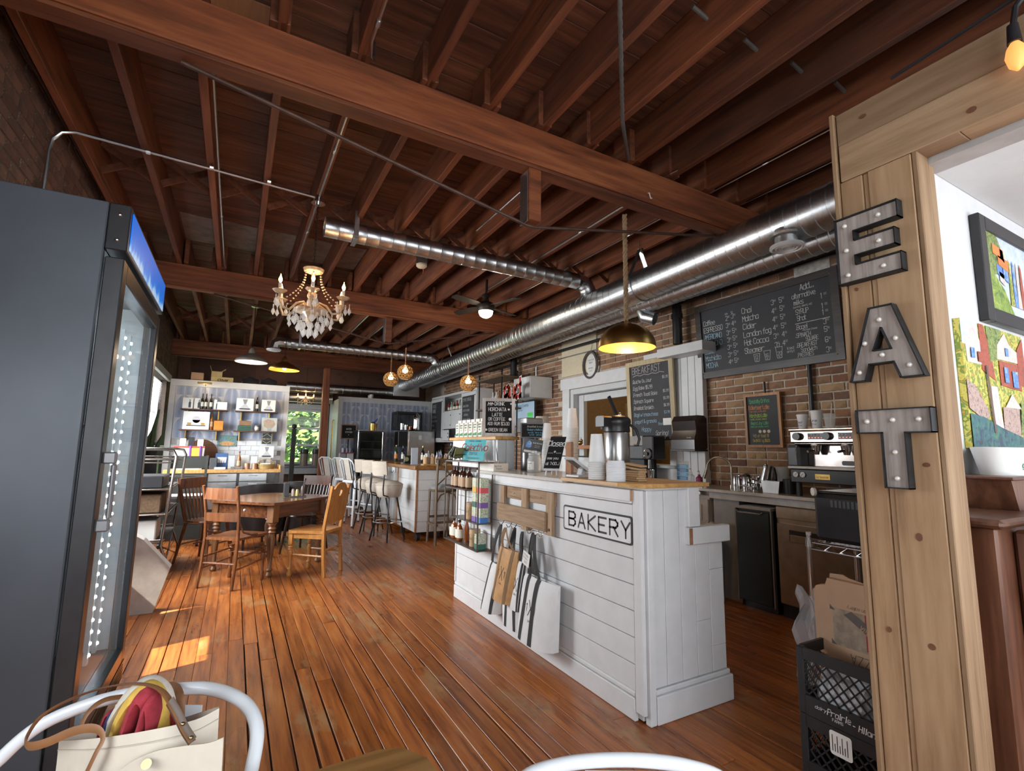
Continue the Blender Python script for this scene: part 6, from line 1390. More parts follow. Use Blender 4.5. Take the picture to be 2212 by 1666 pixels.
for k, (u, h) in enumerate(((.66, .075), (.77, .090), (.89, .105))):
    for a, b_ in (((u, .10+h), (u+.012, .10)), ((u+.012, .10), (u+.055, .10)), ((u+.055, .10), (u+.067, .10+h)), ((u+.067, .10+h), (u, .10+h))): seg(m, a, b_, .0035, f, .0128)
    text(m, ('12', '16', '20')[k], u+.016, .125, .035, f, .08, off=.0128, cw=.5); text(m, 'oz', u+.022, .107, .014, f, .1, off=.0128, cw=.5)
seg(m, (.925, .205), (.935, .235), .004, f, .0128); text(m, 'Iced', 1.0, .165, .024, f, .1, off=.0128); text(m, 'only!', 1.0, .135, .022, f, .1, off=.0128)
m.build('cup_drawings', CHW, e)
for u, v in ((.06, .76), (.06, .05), (1.44, .76), (1.44, .05), (.6, .78)): m = MB(); m.ball(f(u, v, .03), .006, 6, 4); m.build('brass_screw', BRASS, e)
# specialty drinks board
CG, CO, CYL = plain('chalk_green', (.10, .55, .20), .8), plain('chalk_orange', (.75, .28, .08), .8), plain('chalk_yellow', (.60, .52, .12), .8); CLM = plain('chalk_lime', (.45, .65, .10), .8)
OAKF = wood('oak_frame', (.28, .12, .04), (.40, .19, .07), (.48, .26, .11), axis=2, rough=(.4, .6), gscale=4)
L = [('Specialty Drinks', .05, .435, .036, CG, {'cw': .42, 'sp': .78, 'w': .1}), ('Butterbeer Latte', .045, .372, .038, CO, {'cw': .42, 'sp': .74, 'w': .1}), ('(butterscotch, vanilla, whip)', .045, .345, .016, CO, {'cw': .42, 'sp': .86}), ('Horchata Latte', .05, .295, .034, CLM, {'cw': .42, 'sp': .8, 'w': .1}), ('(vanilla, cinnamon, almond)', .05, .268, .016, CLM, {'cw': .42, 'sp': .88}), ('Almond Joy Latte', .055, .222, .030, CG, {'cw': .42, 'sp': .8}), ('(almond, dark chocolate, coconut)', .05, .195, .016, CG, {'cw': .40, 'sp': .78}), ('Hot or Iced !!!', .075, .10, .030, CYL, {'cw': .42, 'sp': .85}), ('Sm $4.50  Lg $6.00', .07, .055, .026, CYL, {'cw': .42, 'sp': .75})]
e, f = wallboard(3.18, 2.80, 1.345, 1.87, 4.475, .02, .026, OAKF, 'small oak framed specialty drinks board with coloured writing', L)
m = MB()
for k in range(3): m.prism([(.15+k*.045+.016*math.cos(t*PI/6), .155+.016*math.sin(t*PI/6)) for t in range(12)], f, .0125, .0132)
m.build('drawn_circles', CREAM, e)
# paper towel dispenser, notice, wreath clock
td = E('towel_dispenser', (4.36, 3.76, 1.32), 'dark brown paper towel dispenser beside the breakfast board', 'dispenser')
m = MB(); m.prism([(0, 0), (.19, .0), (.21, .02), (.21, .33), (.17, .36), (.06, .36), (.02, .30), (.035, .2), (.0, .1)], lambda u, v, w_: Vector((RX-.105-.20+u*.95, 3.60+w_, 1.32+v)), 0, .32); m.build('cover', plain('smoked_brown_plastic', (.03, .02, .018), .18), td)
MB().box(RX-.31, RX-.11, 3.59, 3.93, 1.30, 1.319, .004).build('tray', BLACK, td); m = MB(); text(m, 'tork', -3.70, 1.43, .02, onX(RX-.298), .12, off=.001); m.build('lettering', DIFF, td)
nt_ = E('notice_poster', (RX-.10, 3.95, 1.0), 'blue striped hand washing notice on the white panelling', 'poster')
m = MB(); m.prism([(-4.04, .975), (-3.86, .975), (-3.86, 1.19), (-4.04, 1.19)], onX(RX-.101), 0, .001); m.build('sheet', plain('grey_card', (.30, .30, .30), .5), nt_)
for k in range(4):
    m = MB(); z0 = .982+k*.044; m.prism([(-4.03, z0), (-3.87, z0), (-3.87, z0+.038), (-4.03, z0+.038)], onX(RX-.102), 0, .001); m.build('blue_stripe', plain('notice_blue_%d' % (k % 2), ((.03, .16, .33), (.10, .32, .48))[k % 2], .5), nt_)
    m = MB(); 
    for r in range(2): seg(m, (-3.99, z0+.012+r*.013), (-3.90, z0+.012+r*.013), .003, onX(RX-.1035), 0)
    m.build('lettering', DIFF, nt_)
wr_ = E('wreath_sign', (4.44, 5.66, 2.34), 'round dark vine wreath framing a printed white card', 'wreath')
m = MB()
for s in range(4): m.tube([(4.452+.007*math.cos(i*.9+s*1.57), 5.66+(.165+.010*math.sin(i*.9+s*1.57))*math.cos(2*PI*i/48), 2.535+(.19+.010*math.sin(i*.9+s*1.57))*math.sin(2*PI*i/48)) for i in range(48)], .010, 5, closed=True)
m.build('vine_ring', plain('vine_grey', (.10, .09, .085), .8), wr_)
m = MB(); m.prism([(-5.66+.11*math.cos(t*PI/12), 2.535+.16*math.sin(t*PI/12)) for t in range(24)], onX(4.468), 0, .002); m.build('card', PAPB, wr_)
m = MB()
for r, s in enumerate(('LIVE IN THE', 'MOMENT', '', 'AND SMILE', 'A LOT')): ctext(m, s, -5.66, 2.60-r*.04, .018, onX(4.468), .14, off=.0025)
m.build('lettering', DKP, wr_); m = MB(); m.tube([(4.46, 5.66, 2.72), (4.46, 5.60, 2.9)], .003, 5); m.build('hanging_wire', BLACKM, wr_)
# ---------------------------------------------------------------- wire rack with oven, crates, pizza box (behind the post)
wr2 = E('wire_rack', (3.0, 1.5, 0), 'chrome wire shelving carrying the black oven', 'rack')
for x, y in ((2.74, 1.61), (2.74, 1.15), (3.2, 1.61), (3.2, 1.15)):
    m = MB(); m.cyl((x, y, 0), (x, y, .86), .0125, n=12); m.build('post', CHROME, wr2); m = MB(); m.cyl((x, y, .80), (x, y, .84), .018, .0155, 12); m.build('collar', CHROME, wr2); m = MB(); m.cyl((x, y, .86), (x, y, .875), .013, n=12); m.build('post_cap', DIFF, wr2)
for z in (.81, .25):
    m = MB()
    for x in (2.74, 3.2):
        m.tube([(x, 1.15, z+.014), (x, 1.61, z+.014)], .004, 6); m.tube([(x, 1.15, z-.02), (x, 1.61, z-.02)], .004, 6); m.tube([(x, 1.15+.46*i/12, z+(.012 if i % 2 else -.018)) for i in range(13)], .003, 5)
    for y in (1.15, 1.61):
        m.tube([(2.74, y, z+.014), (3.2, y, z+.014)], .004, 6); m.tube([(2.74, y, z-.02), (3.2, y, z-.02)], .004, 6); m.tube([(2.74+.46*i/12, y, z+(.012 if i % 2 else -.018)) for i in range(13)], .003, 5)
    for i in range(1, 18): m.tube([(2.74+.46*i/18, 1.15, z+.016), (2.74+.46*i/18, 1.61, z+.016)], .002, 4)
    m.build('wire_shelf', CHROME, wr2)
ov = E('toaster_oven', (2.97, 1.37, .83), 'black countertop oven seen from behind on the wire rack', 'oven')
OVB = plain('black_powder_coat', (.022, .024, .028), .45, var=.2)
MB().box(2.735, 3.17, 1.16, 1.575, .84, 1.085, .022).build('shell', OVB, ov); MB().box(2.75, 3.15, 1.18, 1.56, 1.0855, 1.10, .006).build('top_tray', DSTEEL, ov)
for k in range(16): MB().box(2.7335, 2.7355, 1.17+k*.020, 1.182+k*.020, 1.02, 1.055).build('vent_slot', plain('vent_grey', (.11, .12, .13), .4), ov)
m = MB(); m.lathe([(.088, 0), (.090, .002), (.092, 0)], (2.734, 1.27, .93), 28, Matrix.Rotation(-PI/2, 3, 'Y')); m.build('pressed_ring', OVB, ov)
m = MB(); m.cyl((2.745, 1.565, 1.092), (2.735, 1.572, 1.092), .022, n=18); m.build('white_knob', DIFF, ov)
for y in (1.2, 1.53):
    for x in (2.78, 3.12): m = MB(); m.cyl((x, y, .829), (x, y, .839), .012, n=8); m.build('foot', BLACK, ov)
CRT = plain('black_crate_plastic', (.016, .017, .019), .45, var=.2)
def crate(x0, x1, y0, y1, z0, z1, label, name='milk_crate'):
    e = E(name, ((x0+x1)/2, (y0+y1)/2, z0), label, 'crate'); t = .012; h = z1-z0
    for (a, b_) in ((x0, y0), (x0, y1-.03), (x1-.03, y0), (x1-.03, y1-.03)): MB().box(a, a+.03, b_, b_+.03, z0, z1, .004).build('corner_post', CRT, e)
    for nm, q0, q1 in (('rim', z1-.045, z1), ('lower_band', z0, z0+.075)):
        MB().box(x0, x0+t, y0+.03, y1-.03, q0, q1).build(nm, CRT, e); MB().box(x1-t, x1, y0+.03, y1-.03, q0, q1).build(nm, CRT, e); MB().box(x0+.03, x1-.03, y0, y0+t, q0, q1).build(nm, CRT, e); MB().box(x0+.03, x1-.03, y1-t, y1, q0, q1).build(nm, CRT, e)
    MB().box(x0+t, x1-t, y0+t, y1-t, z0, z0+.008).build('bottom', CRT, e)
    def lat(P, L_):
        m = MB(); v0, v1 = z0+.075, z1-.045; H_ = v1-v0; s = .034
        for k in range(-6, 16):
            for sg in (1, -1):
                a = k*s*1.15; u0, u1 = (a, a+H_*.9) if sg > 0 else (a+H_*.9, a)
                A, B = [u0, v0], [u1, v1]
                pts_ = []
                for i in range(13):
                    t_ = i/12; uu = u0+(u1-u0)*t_; vv = v0+(v1-v0)*t_
                    if .03 <= uu <= L_-.03: pts_.append((uu, vv))
                if len(pts_) > 1: seg(m, pts_[0], pts_[-1], .005, P, 0); seg(m, pts_[-1], pts_[0], .005, P, .006)
        m.build('lattice', CRT, e)
    lat(lambda u, v, o=0: Vector((x0+.003+o, y1-u, v)), y1-y0); lat(lambda u, v, o=0: Vector((x1-.003-o, y1-u, v)), y1-y0)
    lat(lambda u, v, o=0: Vector((x0+u, y0+.003+o, v)), x1-x0); lat(lambda u, v, o=0: Vector((x0+u, y1-.003-o, v)), x1-x0)
    return e
c1 = crate(2.10, 2.42, 1.0, 1.318, .002, .248, 'lower black milk crate with a white barcode sticker beside the post')
c2 = crate(2.10, 2.42, 1.0, 1.318, .25, .505, 'upper black milk crate lettered Prairie Farms Hiland beside the post')
m = MB(); fn = onX(2.0995); ctext(m, 'Prairie', -1.16, .286, .022, fn, .13, off=.0006, slant=.2, cw=.5); ctext(m, 'FARMS', -1.165, .270, .010, fn, .14, off=.0006); text(m, '- Hiland', -1.115, .276, .020, fn, .16, off=.0006, slant=.2, cw=.55); text(m, 'dairy -', -1.25, .29, .012, fn, .12, off=.0006, slant=.2); m.build('lettering', DIFF, c2)
m = MB(); m.prism(rrect(-1.20, -1.12, .15, .236, .01), onX(2.0995), 0, .0008); st = m.build('sticker', PAPB, c1)
m = MB()
for k in range(7): seg(m, (-1.19+k*.009, .165), (-1.19+k*.009, .19 if k % 2 else .22), .003, onX(2.0995), .0014)
m.build('barcode', INK, st)
e = E('milk_jug', (2.2, 1.17, .26), 'translucent white milk jug inside the upper crate', 'jug'); JUG = plain('milky_plastic', (.62, .66, .70), .35, var=.05)
m = MB(); m.box(2.125, 2.27, 1.06, 1.27, .2595, .40, .03); m.build('body', JUG, e); m = MB(); m.tube([(2.20, 1.26, .39), (2.19, 1.22, .435), (2.19, 1.14, .43), (2.20, 1.10, .40)], .02, 8); m.build('handle', JUG, e)
pb = E('pizza_box', (2.3, 1.17, .27), 'brown cardboard pizza box standing upside down in the crate', 'pizza box')
CARD = plain('brown_cardboard', (.47, .30, .185), .8, var=.06); CARDD = plain('cardboard_print_dark', (.12, .10, .085), .8); REDC = plain('cardboard_print_red', (.30, .035, .04), .8); BEI = plain('cardboard_print_beige', (.33, .25, .18), .8, var=.3, scale=30)
tilt = .10; fB = onP((2.285, 1.335, .262), (0, -1, 0), (math.sin(tilt)*-.0, 0, 1), (-1, 0, 0))
m = MB(); m.prism([(0, 0), (.32, 0), (.32, .50), (.06, .50), (.05, .47), (.012, .46), (0, .44)], fB, -.04, 0); m.build('box', CARD, pb)
m = MB(); m.prism([(.05, .475), (.055, .515), (.11, .52), (.13, .51), (.20, .50), (.20, .475)], fB, -.038, -.033); m.build('flap', CARD, pb)
fU = lambda u, v, o=0: fB(.30-u, .46-v, o)
m = MB(); text(m, 'FRESH PIZZA', .0-.06, .155, .036, lambda u, v, o=0: fB(.335-u, .37-v, o), .075, off=.0006, cw=.55); text(m, 'and Italian eatery', .03, .03, .014, lambda u, v, o=0: fB(.30-u, .435-v, o), .08, off=.0006, slant=.3, cw=.5); m.build('lettering', CARDD, pb)
m = MB(); m.prism([(.075, .235), (.31, .235), (.31, .385), (.075, .385)], fB, 0, .0005); m.build('printed_picture', BEI, pb)
m = MB(); m.prism([(.20, .245), (.285, .235), (.285, .385), (.20, .385)], fB, .0005, .001); m.build('red_print', REDC, pb)
m = MB(); m.prism([(.12, .365), (.15, .385), (.27, .31), (.265, .27)], fB, .001, .0015); m.build('banner', CARDD, pb)
m = MB(); fBn = onP(fB(.262, .292), (0, .82, .50), (0, .5, -.82), (-1, 0, 0)); text(m, 'PIZZERIA', .0, -.002, .020, fBn, .12, off=.002, cw=.5); m.build('banner_lettering', CARD, pb)
m = MB()
for u, v in ((.065, .235), (.065, .375)): m.prism([(u, v), (u+.02, v), (u, v+.02)], fB, .0005, .001)
m.build('photo_corners', CARDD, pb)
e = E('plastic_bag', (2.45, 1.45, .2), 'crumpled clear plastic sticking out behind the pizza box', 'bag'); m = MB()
m.grid(lambda u, v: (2.45+.02*math.sin(9*u+4*v), 1.40+.12*u+.02*math.sin(13*v), .22+.42*v+.03*math.sin(11*u)), 8, 10, False); m.build('film', SOAPC, e)
m = MB(); m.box(2.5, 2.7, 1.0, 1.35, .002, .60, .004); tag(m.build('cardboard_box', CARD), 'plain cardboard box standing behind the pizza box', 'box')
# ---------------------------------------------------------------- dining table and its chairs
DARKW = wood('dark_table_wood', (.045, .016, .008), (.11, .042, .018), (.17, .07, .03), axis=0, rough=(.12, .25), gscale=2, bmp=.06)
TURN = wood('turned_leg_wood', (.09, .035, .012), (.17, .075, .028), (.24, .12, .05), axis=2, rough=(.3, .5), gscale=3)
BRN = wood('brown_chair_wood', (.085, .026, .009), (.175, .062, .022), (.25, .105, .042), axis=2, rough=(.25, .42), gscale=3, bmp=.06)
PINE = wood('orange_pine', (.26, .10, .02), (.42, .19, .05), (.50, .26, .085), axis=2, rough=(.25, .42), gscale=3, bmp=.06)
ESP = wood('espresso_wood', (.02, .008, .006), (.05, .02, .012), (.085, .035, .02), axis=2, rough=(.2, .35), gscale=3, bmp=.05)
TZ = .735
tb = E('dining_table', (.40, 6.15, 0), 'dark wooden dining table with turned legs among mixed chairs', 'table', rz=.76)
def turned(h, r=.03):
    return [(0, 0), (r*.7, 0), (r*.95, .02), (r*.6, .05), (r*.9, .07), (r*.55, .09), (r*.75, .2), (r*1.05, h*.52), (r*.7, h*.60), (r*1.1, h*.62), (r*.7, h*.65), (r*1.1, h*.67), (r*.75, h*.70), (r*1.15, h*.74), (r*1.15, h*.75)]
m = MB(); c = .12; a = .47; m.prism([(-a+c, -a), (a-c, -a), (a-.03, -a+.03), (a, -a+c), (a, a-c), (a-c, a), (-a+c, a), (-a, a-c), (-a, -a+c), (-a+.03, -a+.03)], lambda u, v, w_: Vector((u, v, TZ-.028+w_)), 0, .028); m.build('tabletop', DARKW, tb, False)
for sx in (-1, 1):
    for sy in (-1, 1):
        m = MB(); m.lathe(turned(.70, .036), (sx*.36, sy*.36, 0), 16); m.box(sx*.36-.04, sx*.36+.04, sy*.36-.04, sy*.36+.04, .53, .706, .003); m.build('leg', TURN, tb, False)
for s in (-1, 1): MB().box(-.32, .32, s*.37-.012, s*.37+.012, .57, .706).build('apron', DARKW, tb, False); MB().box(s*.37-.012, s*.37+.012, -.32, .32, .57, .706).build('apron', DARKW, tb, False)
m = MB(); m.ball((-.385, -.02, .64), .014, 8, 6); m.build('drawer_knob', DIFF, tb, False)
def seat_pan(e, mat, w0, w1, d, z, th=.022):
    m = MB(); m.prism([(-w0/2, -d/2), (w0/2, -d/2), (w1/2, d/2-.02), (w1/2-.03, d/2), (-w1/2+.03, d/2), (-w1/2, d/2-.02)], lambda u, v, w_: Vector((u, v, z-th+w_)), 0, th); m.build('seat', mat, e, False)
def stretch(e, mat, p, q, r=.009): m = MB(); m.cyl(p, q, r, n=8); m.build('stretcher', mat, e, False)
# ladder-back brown chair, back towards the camera
ca = E('dining_chair', (.075, 5.555, 0), 'brown ladder-back chair with its back to the camera at the dining table', 'chair', rz=-.70)
seat_pan(ca, BRN, .37, .42, .40, .45)
for s in (-1, 1):
    m = MB(); m.tube([(s*.185, -.235, 0), (s*.18, -.205, .2), (s*.175, -.19, .45), (s*.175, -.205, .68), (s*.18, -.255, .925)], [(.014, .02)]*5, 8); m.build('back_post', BRN, ca, False)
    m = MB(); m.lathe(turned(.43, .024), (s*.18, .165, 0), 12); m.build('leg', BRN, ca, False)
    stretch(ca, BRN, (s*.18, -.2, .17), (s*.18, .165, .20)); stretch(ca, BRN, (s*.18, -.2, .27), (s*.18, .165, .29))
    m = MB(); m.tube([(s*.18, -.20, .60), (s*.20, -.16, .50), (s*.205, -.05, .462), (s*.2, .03, .458)], [(.008, .014)]*4, 6); m.build('seat_bracket', BRN, ca, False)
for z0, z1, bow in ((.80, .905, .02), (.60, .675, .015)):
    m = MB(); m.grid(lambda u, v: (-.175+.35*u, -.235+(.02 if z0 < .7 else -.012)-bow*math.sin(PI*u), z0+(z1-z0)*v), 8, 2, thick=.016); m.build('back_rail', BRN, ca, False)
stretch(ca, BRN, (-.18, -.2, .22), (.18, -.2, .22)); stretch(ca, BRN, (-.18, .165, .25), (.18, .165, .25))
# pine chair with solid cut-out back
cb_ = E('dining_chair', (.806, 5.64, 0), 'orange pine chair with a solid heart cut-out back', 'chair', rz=.89)
seat_pan(cb_, PINE, .36, .41, .40, .45, .028)
MB().box(-.175, .175, .15, .17, .36, .422).build('seat_rail', PINE, cb_, False)
for s in (-1, 1):
    m = MB(); m.tube([(s*.165, -.215, 0), (s*.165, -.19, .30), (s*.165, -.185, .47), (s*.17, -.255, .90)], [(.017, .021)]*4, 4, flat=(1, 1, 0)); m.build('back_post', PINE, cb_, False)
    m = MB(); m.lathe(turned(.42, .027), (s*.17, .165, 0), 14); m.box(s*.17-.02, s*.17+.02, .145, .185, .31, .422); m.build('leg', PINE, cb_, False)
    stretch(cb_, PINE, (s*.165, -.2, .20), (s*.17, .165, .21), .011); MB().box(s*.168-.01, s*.168+.01, -.18, .15, .37, .422).build('seat_rail', PINE, cb_, False)
stretch(cb_, PINE, (-.165, -.2, .26), (.165, -.2, .26), .011)
bp = lambda u, v, w_: Vector((u, -.195-(v-.50)*.16+w_, v))
hol = [(-.03, .81), (0, .78), (.03, .81), (.03, .845), (0, .86), (-.03, .845)]
m = MB()
for sgn in (1, -1):
    half = [(0, .50), (.04*sgn, .525), (.08*sgn, .51), (.15*sgn, .53), (.15*sgn, .86), (.12*sgn, .865), (.10*sgn, .895), (.05*sgn, .925), (0, .93), (0, .86), (.03*sgn, .845), (.03*sgn, .81), (0, .78)]
    m.prism(half if sgn > 0 else half[::-1], bp, -.008, .010)
m.build('back_panel', PINE, cb_, False)
for s in (-1, 1):
    for v in (.55, .80): m = MB(); m.ball((s*.165, -.265 if v > .7 else -.222, v), .007, 6, 4); m.build('dowel', BRN, cb_, False)
def spindle_chair(loc, rz, mat, label, slats):
    e = E('dining_chair', loc, label, 'chair', rz=rz); m = MB(); m.lathe([(0, .43), (.17, .43), (.205, .445), (.20, .46), (0, .455)], (0, 0, 0), 24); m.build('seat', mat, e, False)
    for sx in (-1, 1):
        m = MB(); m.tube([(sx*.20, .19, 0), (sx*.15, .14, .43)], [.013, .018], 8); m.build('leg', mat, e, False); m = MB(); m.tube([(sx*.19, -.21, 0), (sx*.14, -.14, .43)], [.013, .018], 8); m.build('leg', mat, e, False)
        m = MB(); m.tube([(sx*.16, -.14, .45), (sx*.18, -.20, .72), (sx*.19, -.24, .92)], .014, 8); m.build('back_post', mat, e, False)
    stretch(e, mat, (-.18, .165, .2), (.18, .165, .2)); stretch(e, mat, (-.17, 0, .22), (.17, 0, .22)); stretch(e, mat, (-.18, -.18, .2), (.18, -.18, .2))
    m = MB(); m.grid(lambda u, v: (-.20+.40*u, -.225-.03*math.sin(PI*u), .80+.12*v), 8, 2, thick=.02); m.build('crest_rail', mat, e, False)
    for k in range(slats):
        x = -.13+.26*k/(slats-1); m = MB(); m.tube([(x, -.14, .45), (x, -.185, .6), (x*1.05, -.24, .81)], [.007, .011, .007], 7); m.build('spindle', mat, e, False)
    return e
spindle_chair((.84, 6.78, 0), 2.45, ESP, 'dark spindle-back chair on the far side of the dining table', 7)
cd = spindle_chair((-.22, 6.74, 0), -2.2, BRN, 'brown slat-back chair behind the ladder-back chair', 6)
# condiment caddy
cd_ = E('condiment_caddy', (.62, 6.13, TZ), 'dark tray with condiment bottles and cutlery on the dining table', 'caddy')
MB().box(.52, .74, 6.05, 6.19, TZ, TZ+.012).build('tray', BLACK, cd_); MB().box(.51, .56, 6.05, 6.19, TZ+.0125, TZ+.15, .003).build('menu_holder', BLACK, cd_)
for k, (x, c_, h) in enumerate(((.60, (.5, .4, .36), .09), (.645, (.42, .36, .12), .085), (.70, (.10, .07, .06), .12))):
    m = MB(); m.lathe([(0, TZ+.0125), (.02, TZ+.0125), (.02, TZ+h*.7), (.012, TZ+h), (0, TZ+h)], (x, 6.08, 0), 12); m.build('jar', plain('condiment_%d' % k, c_, .2), cd_)
m = MB(); m.tube([(.68, 6.14, TZ+.02), (.72, 6.15, TZ+.14), (.735, 6.15, TZ+.20)], [.004, .005, .012], 6); m.build('cutlery', CHROME, cd_)
# leather tub chairs
LEA = plain('black_leather', (.02, .018, .018), .32, var=.2)
def tub(loc, rz, label):
    e = E('tub_chair', loc, label, 'armchair', 'black leather tub chairs', rz=rz)
    def wall(u, v):
        a = -PI*.08+u*PI*1.16; r = .30+.035*v; h = .40+(.30+.12*math.sin(PI*u))*v if True else 0
        return (r*math.cos(a), -.02-r*math.sin(a)*1.0+.08, .16+(h-.16)*v+.0)
    m = MB(); m.grid(lambda u, v: wall(u, v), 24, 6, thick=.055); m.build('shell', LEA, e, False)
    m = MB(); m.lathe([(0, .30), (.26, .30), (.275, .34), (.275, .40), (.25, .44), (0, .45)], (0, .05, 0), 24); m.build('seat_cushion', LEA, e, False)
    for sx in (-.2, .2):
        for sy in (-.18, .22): m = MB(); m.cyl((sx, sy, 0), (sx*.95, sy*.95, .31), .014, .02, 10); m.build('leg', ESP, e, False)
tub((.30, 7.42, 0), .35, 'black leather tub chair nearer the dining table'); tub((.86, 7.72, 0), -.25, 'black leather tub chair in front of the wallpapered partition')
# ---------------------------------------------------------------- white metal bar stools, fabric stools, cross-back stool
WMET = plain('white_powder_coat', (.70, .72, .74), .3, var=.04); SEATW = wood('dark_seat_wood', (.05, .025, .015), (.09, .05, .03), (.13, .08, .05), axis=0); CRMB = plain('stool_back_cream', (.50, .46, .40), .5)
def mstool(loc, rz, label):
    e = E('metal_bar_stool', loc, label, 'bar stool', 'white metal bar stools', rz=rz)
    MB().box(-.165, .165, -.165, .165, .745, .765, .006).build('seat', SEATW, e, False); MB().box(-.17, .17, -.17, .17, .70, .744, .006).build('seat_skirt', WMET, e, False)
    for sx in (-1, 1):
        for sy in (-1, 1):
            m = MB(); m.tube([(sx*.235, sy*.235, 0), (sx*.15, sy*.15, .72)], [(.015, .012), (.028, .02)], 6); m.build('leg', WMET, e, False); m = MB(); m.cyl((sx*.235, sy*.235, 0), (sx*.232, sy*.232, .02), .017, n=8); m.build('foot', BLACK, e, False)
        m = MB(); m.xbox((sx*.205, 0, .25), (.012, .40, .022)); m.build('stretcher', WMET, e, False); m = MB(); m.xbox((0, sx*.205, .32), (.40, .012, .022)); m.build('stretcher', WMET, e, False)
    m = MB(); m.tube([(-.16, -.15, .74), (-.185, -.22, 1.0), (-.17, -.245, 1.06), (-.10, -.26, 1.10), (.10, -.26, 1.10), (.17, -.245, 1.06), (.185, -.22, 1.0), (.16, -.15, .74)], .011, 8); m.build('back_frame', WMET, e, False)
    m = MB(); m.grid(lambda u, v: (-.07+.14*u, -.165-.085*v, .75+.34*v), 2, 4, thick=.004); m.build('back_splat', CRMB, e, False)
    m = MB()
    for s in (-1, 1): m.tube([(s*.11, -.16, .75), (s*.12, -.25, 1.08)], .007, 6)
    m.build('back_rod', WMET, e, False)
mstool((1.86, 8.72, 0), -1.15, 'white metal bar stool nearest the camera along the bar'); mstool((1.84, 9.35, 0), -1.1, 'middle white metal bar stool along the bar'); mstool((1.70, 9.95, 0), -1.0, 'farthest white metal bar stool beside the reddish post')
LIN = plain('beige_linen', (.44, .38, .31), .8, var=.08, scale=30); SHK = plain('black_tube', (.02, .02, .022), .35, .4)
def fstool(loc, rz, label):
    e = E('upholstered_bar_stool', loc, label, 'bar stool', 'beige upholstered bar stools', rz=rz)
    m = MB(); m.lathe([(.0, .60), (.15, .60), (.165, .615), (.195, .755), (.19, .765), (.175, .772)], (0, 0, 0), 28); m.build('seat_skirt', LIN, e, False)
    m = MB(); m.lathe([(.192, .762), (.197, .772), (.18, .79), (.12, .815), (.05, .83), (0, .832)], (0, 0, 0), 28); m.build('seat_cushion', LIN, e, False)
    m = MB(); m.grid(lambda u, v: (.21*math.sin((u-.5)*1.5), -.25*math.cos((u-.5)*1.1)+.02-.03*v, .90+.20*v), 10, 4, thick=.045); m.build('backrest', LIN, e, False)
    for s in (-1, 1):
        m = MB(); m.tube([(s*.10, -.10, .61), (s*.115, -.22, .64), (s*.12, -.235, .72), (s*.12, -.225, .92)], .009, 8); m.build('back_bracket', SHK, e, False)
    for k in range(4):
        a = PI/4+k*PI/2; m = MB(); m.tube([(.24*math.cos(a), .24*math.sin(a), 0), (.11*math.cos(a), .11*math.sin(a), .61)], .011, 8); m.build('leg', SHK, e, False)
    m = MB(); m.tube([(.20*math.cos(2*PI*i/28), .20*math.sin(2*PI*i/28), .26) for i in range(28)], .009, 7, closed=True); m.build('foot_ring', STEEL, e, False)
fstool((1.97, 7.12, 0), -1.05, 'nearest beige upholstered bar stool with black legs'); fstool((1.96, 7.72, 0), -1.15, 'second beige upholstered bar stool along the bar'); fstool((1.95, 8.18, 0), -1.3, 'third beige upholstered bar stool beside the white metal ones')
OLIV = wood('grey_brown_wood', (.07, .045, .025), (.12, .08, .048), (.17, .12, .075), axis=2, rough=(.5, .7), gscale=4)
xb = E('cross_back_stool', (2.60, 6.60, 0), 'grey-brown cross-back bar chair with padded seat at the end of the bar', 'bar chair')
for x, y in ((2.43, 6.44), (2.77, 6.44)): m = MB(); m.tube([(x, y-.01, 0), (x, y, .45), (x, y-.0, .8), (x, y-.03, 1.14)], [(.018, .02)]*4, 8); m.build('back_post', OLIV, xb)
for x, y in ((2.46, 6.78), (2.75, 6.78)): m = MB(); m.tube([(x-.01, y+.02, 0), (x, y, .72)], [(.016, .018)]*2, 8); m.build('leg', OLIV, xb)
m = MB(); m.grid(lambda u, v: (2.40+.40*u, 6.415-.03*math.sin(PI*u), 1.10+.055*v), 8, 2, thick=.022); m.build('crest_rail', OLIV, xb)
m = MB(); m.tube([(2.44, 6.43, .80), (2.60, 6.405, .95), (2.76, 6.41, 1.10)], [(.007, .018)]*3, 6); m.tube([(2.76, 6.43, .80), (2.60, 6.41, .95), (2.44, 6.41, 1.10)], [(.007, .018)]*3, 6); m.build('cross_brace', OLIV, xb)
m = MB(); m.lathe([(0, .70), (.18, .70), (.195, .72), (.18, .735), (0, .735)], (2.60, 6.61, 0), 24); m.build('seat_frame', OLIV, xb); m = MB(); m.lathe([(.18, .736), (.185, .755), (.15, .785), (0, .79)], (2.60, 6.61, 0), 24); m.build('seat_cushion', plain('grey_cushion', (.22, .225, .22), .7), xb)
m = MB(); m.tube([(2.44, 6.46, .55), (2.50, 6.46, .66), (2.60, 6.46, .70), (2.70, 6.46, .66), (2.76, 6.46, .55)], .010, 7); m.build('bow_brace', OLIV, xb)
for a, b_ in (((2.44, 6.44, .30), (2.76, 6.44, .30)), ((2.46, 6.78, .34), (2.75, 6.78, .34)), ((2.435, 6.44, .26), (2.455, 6.78, .26)), ((2.765, 6.44, .26), (2.755, 6.78, .26))): m = MB(); m.xbox(((a[0]+b_[0])/2, (a[1]+b_[1])/2, a[2]), (abs(a[0]-b_[0])+.015, abs(a[1]-b_[1])+.015, .03)); m.build('stretcher', OLIV, xb)
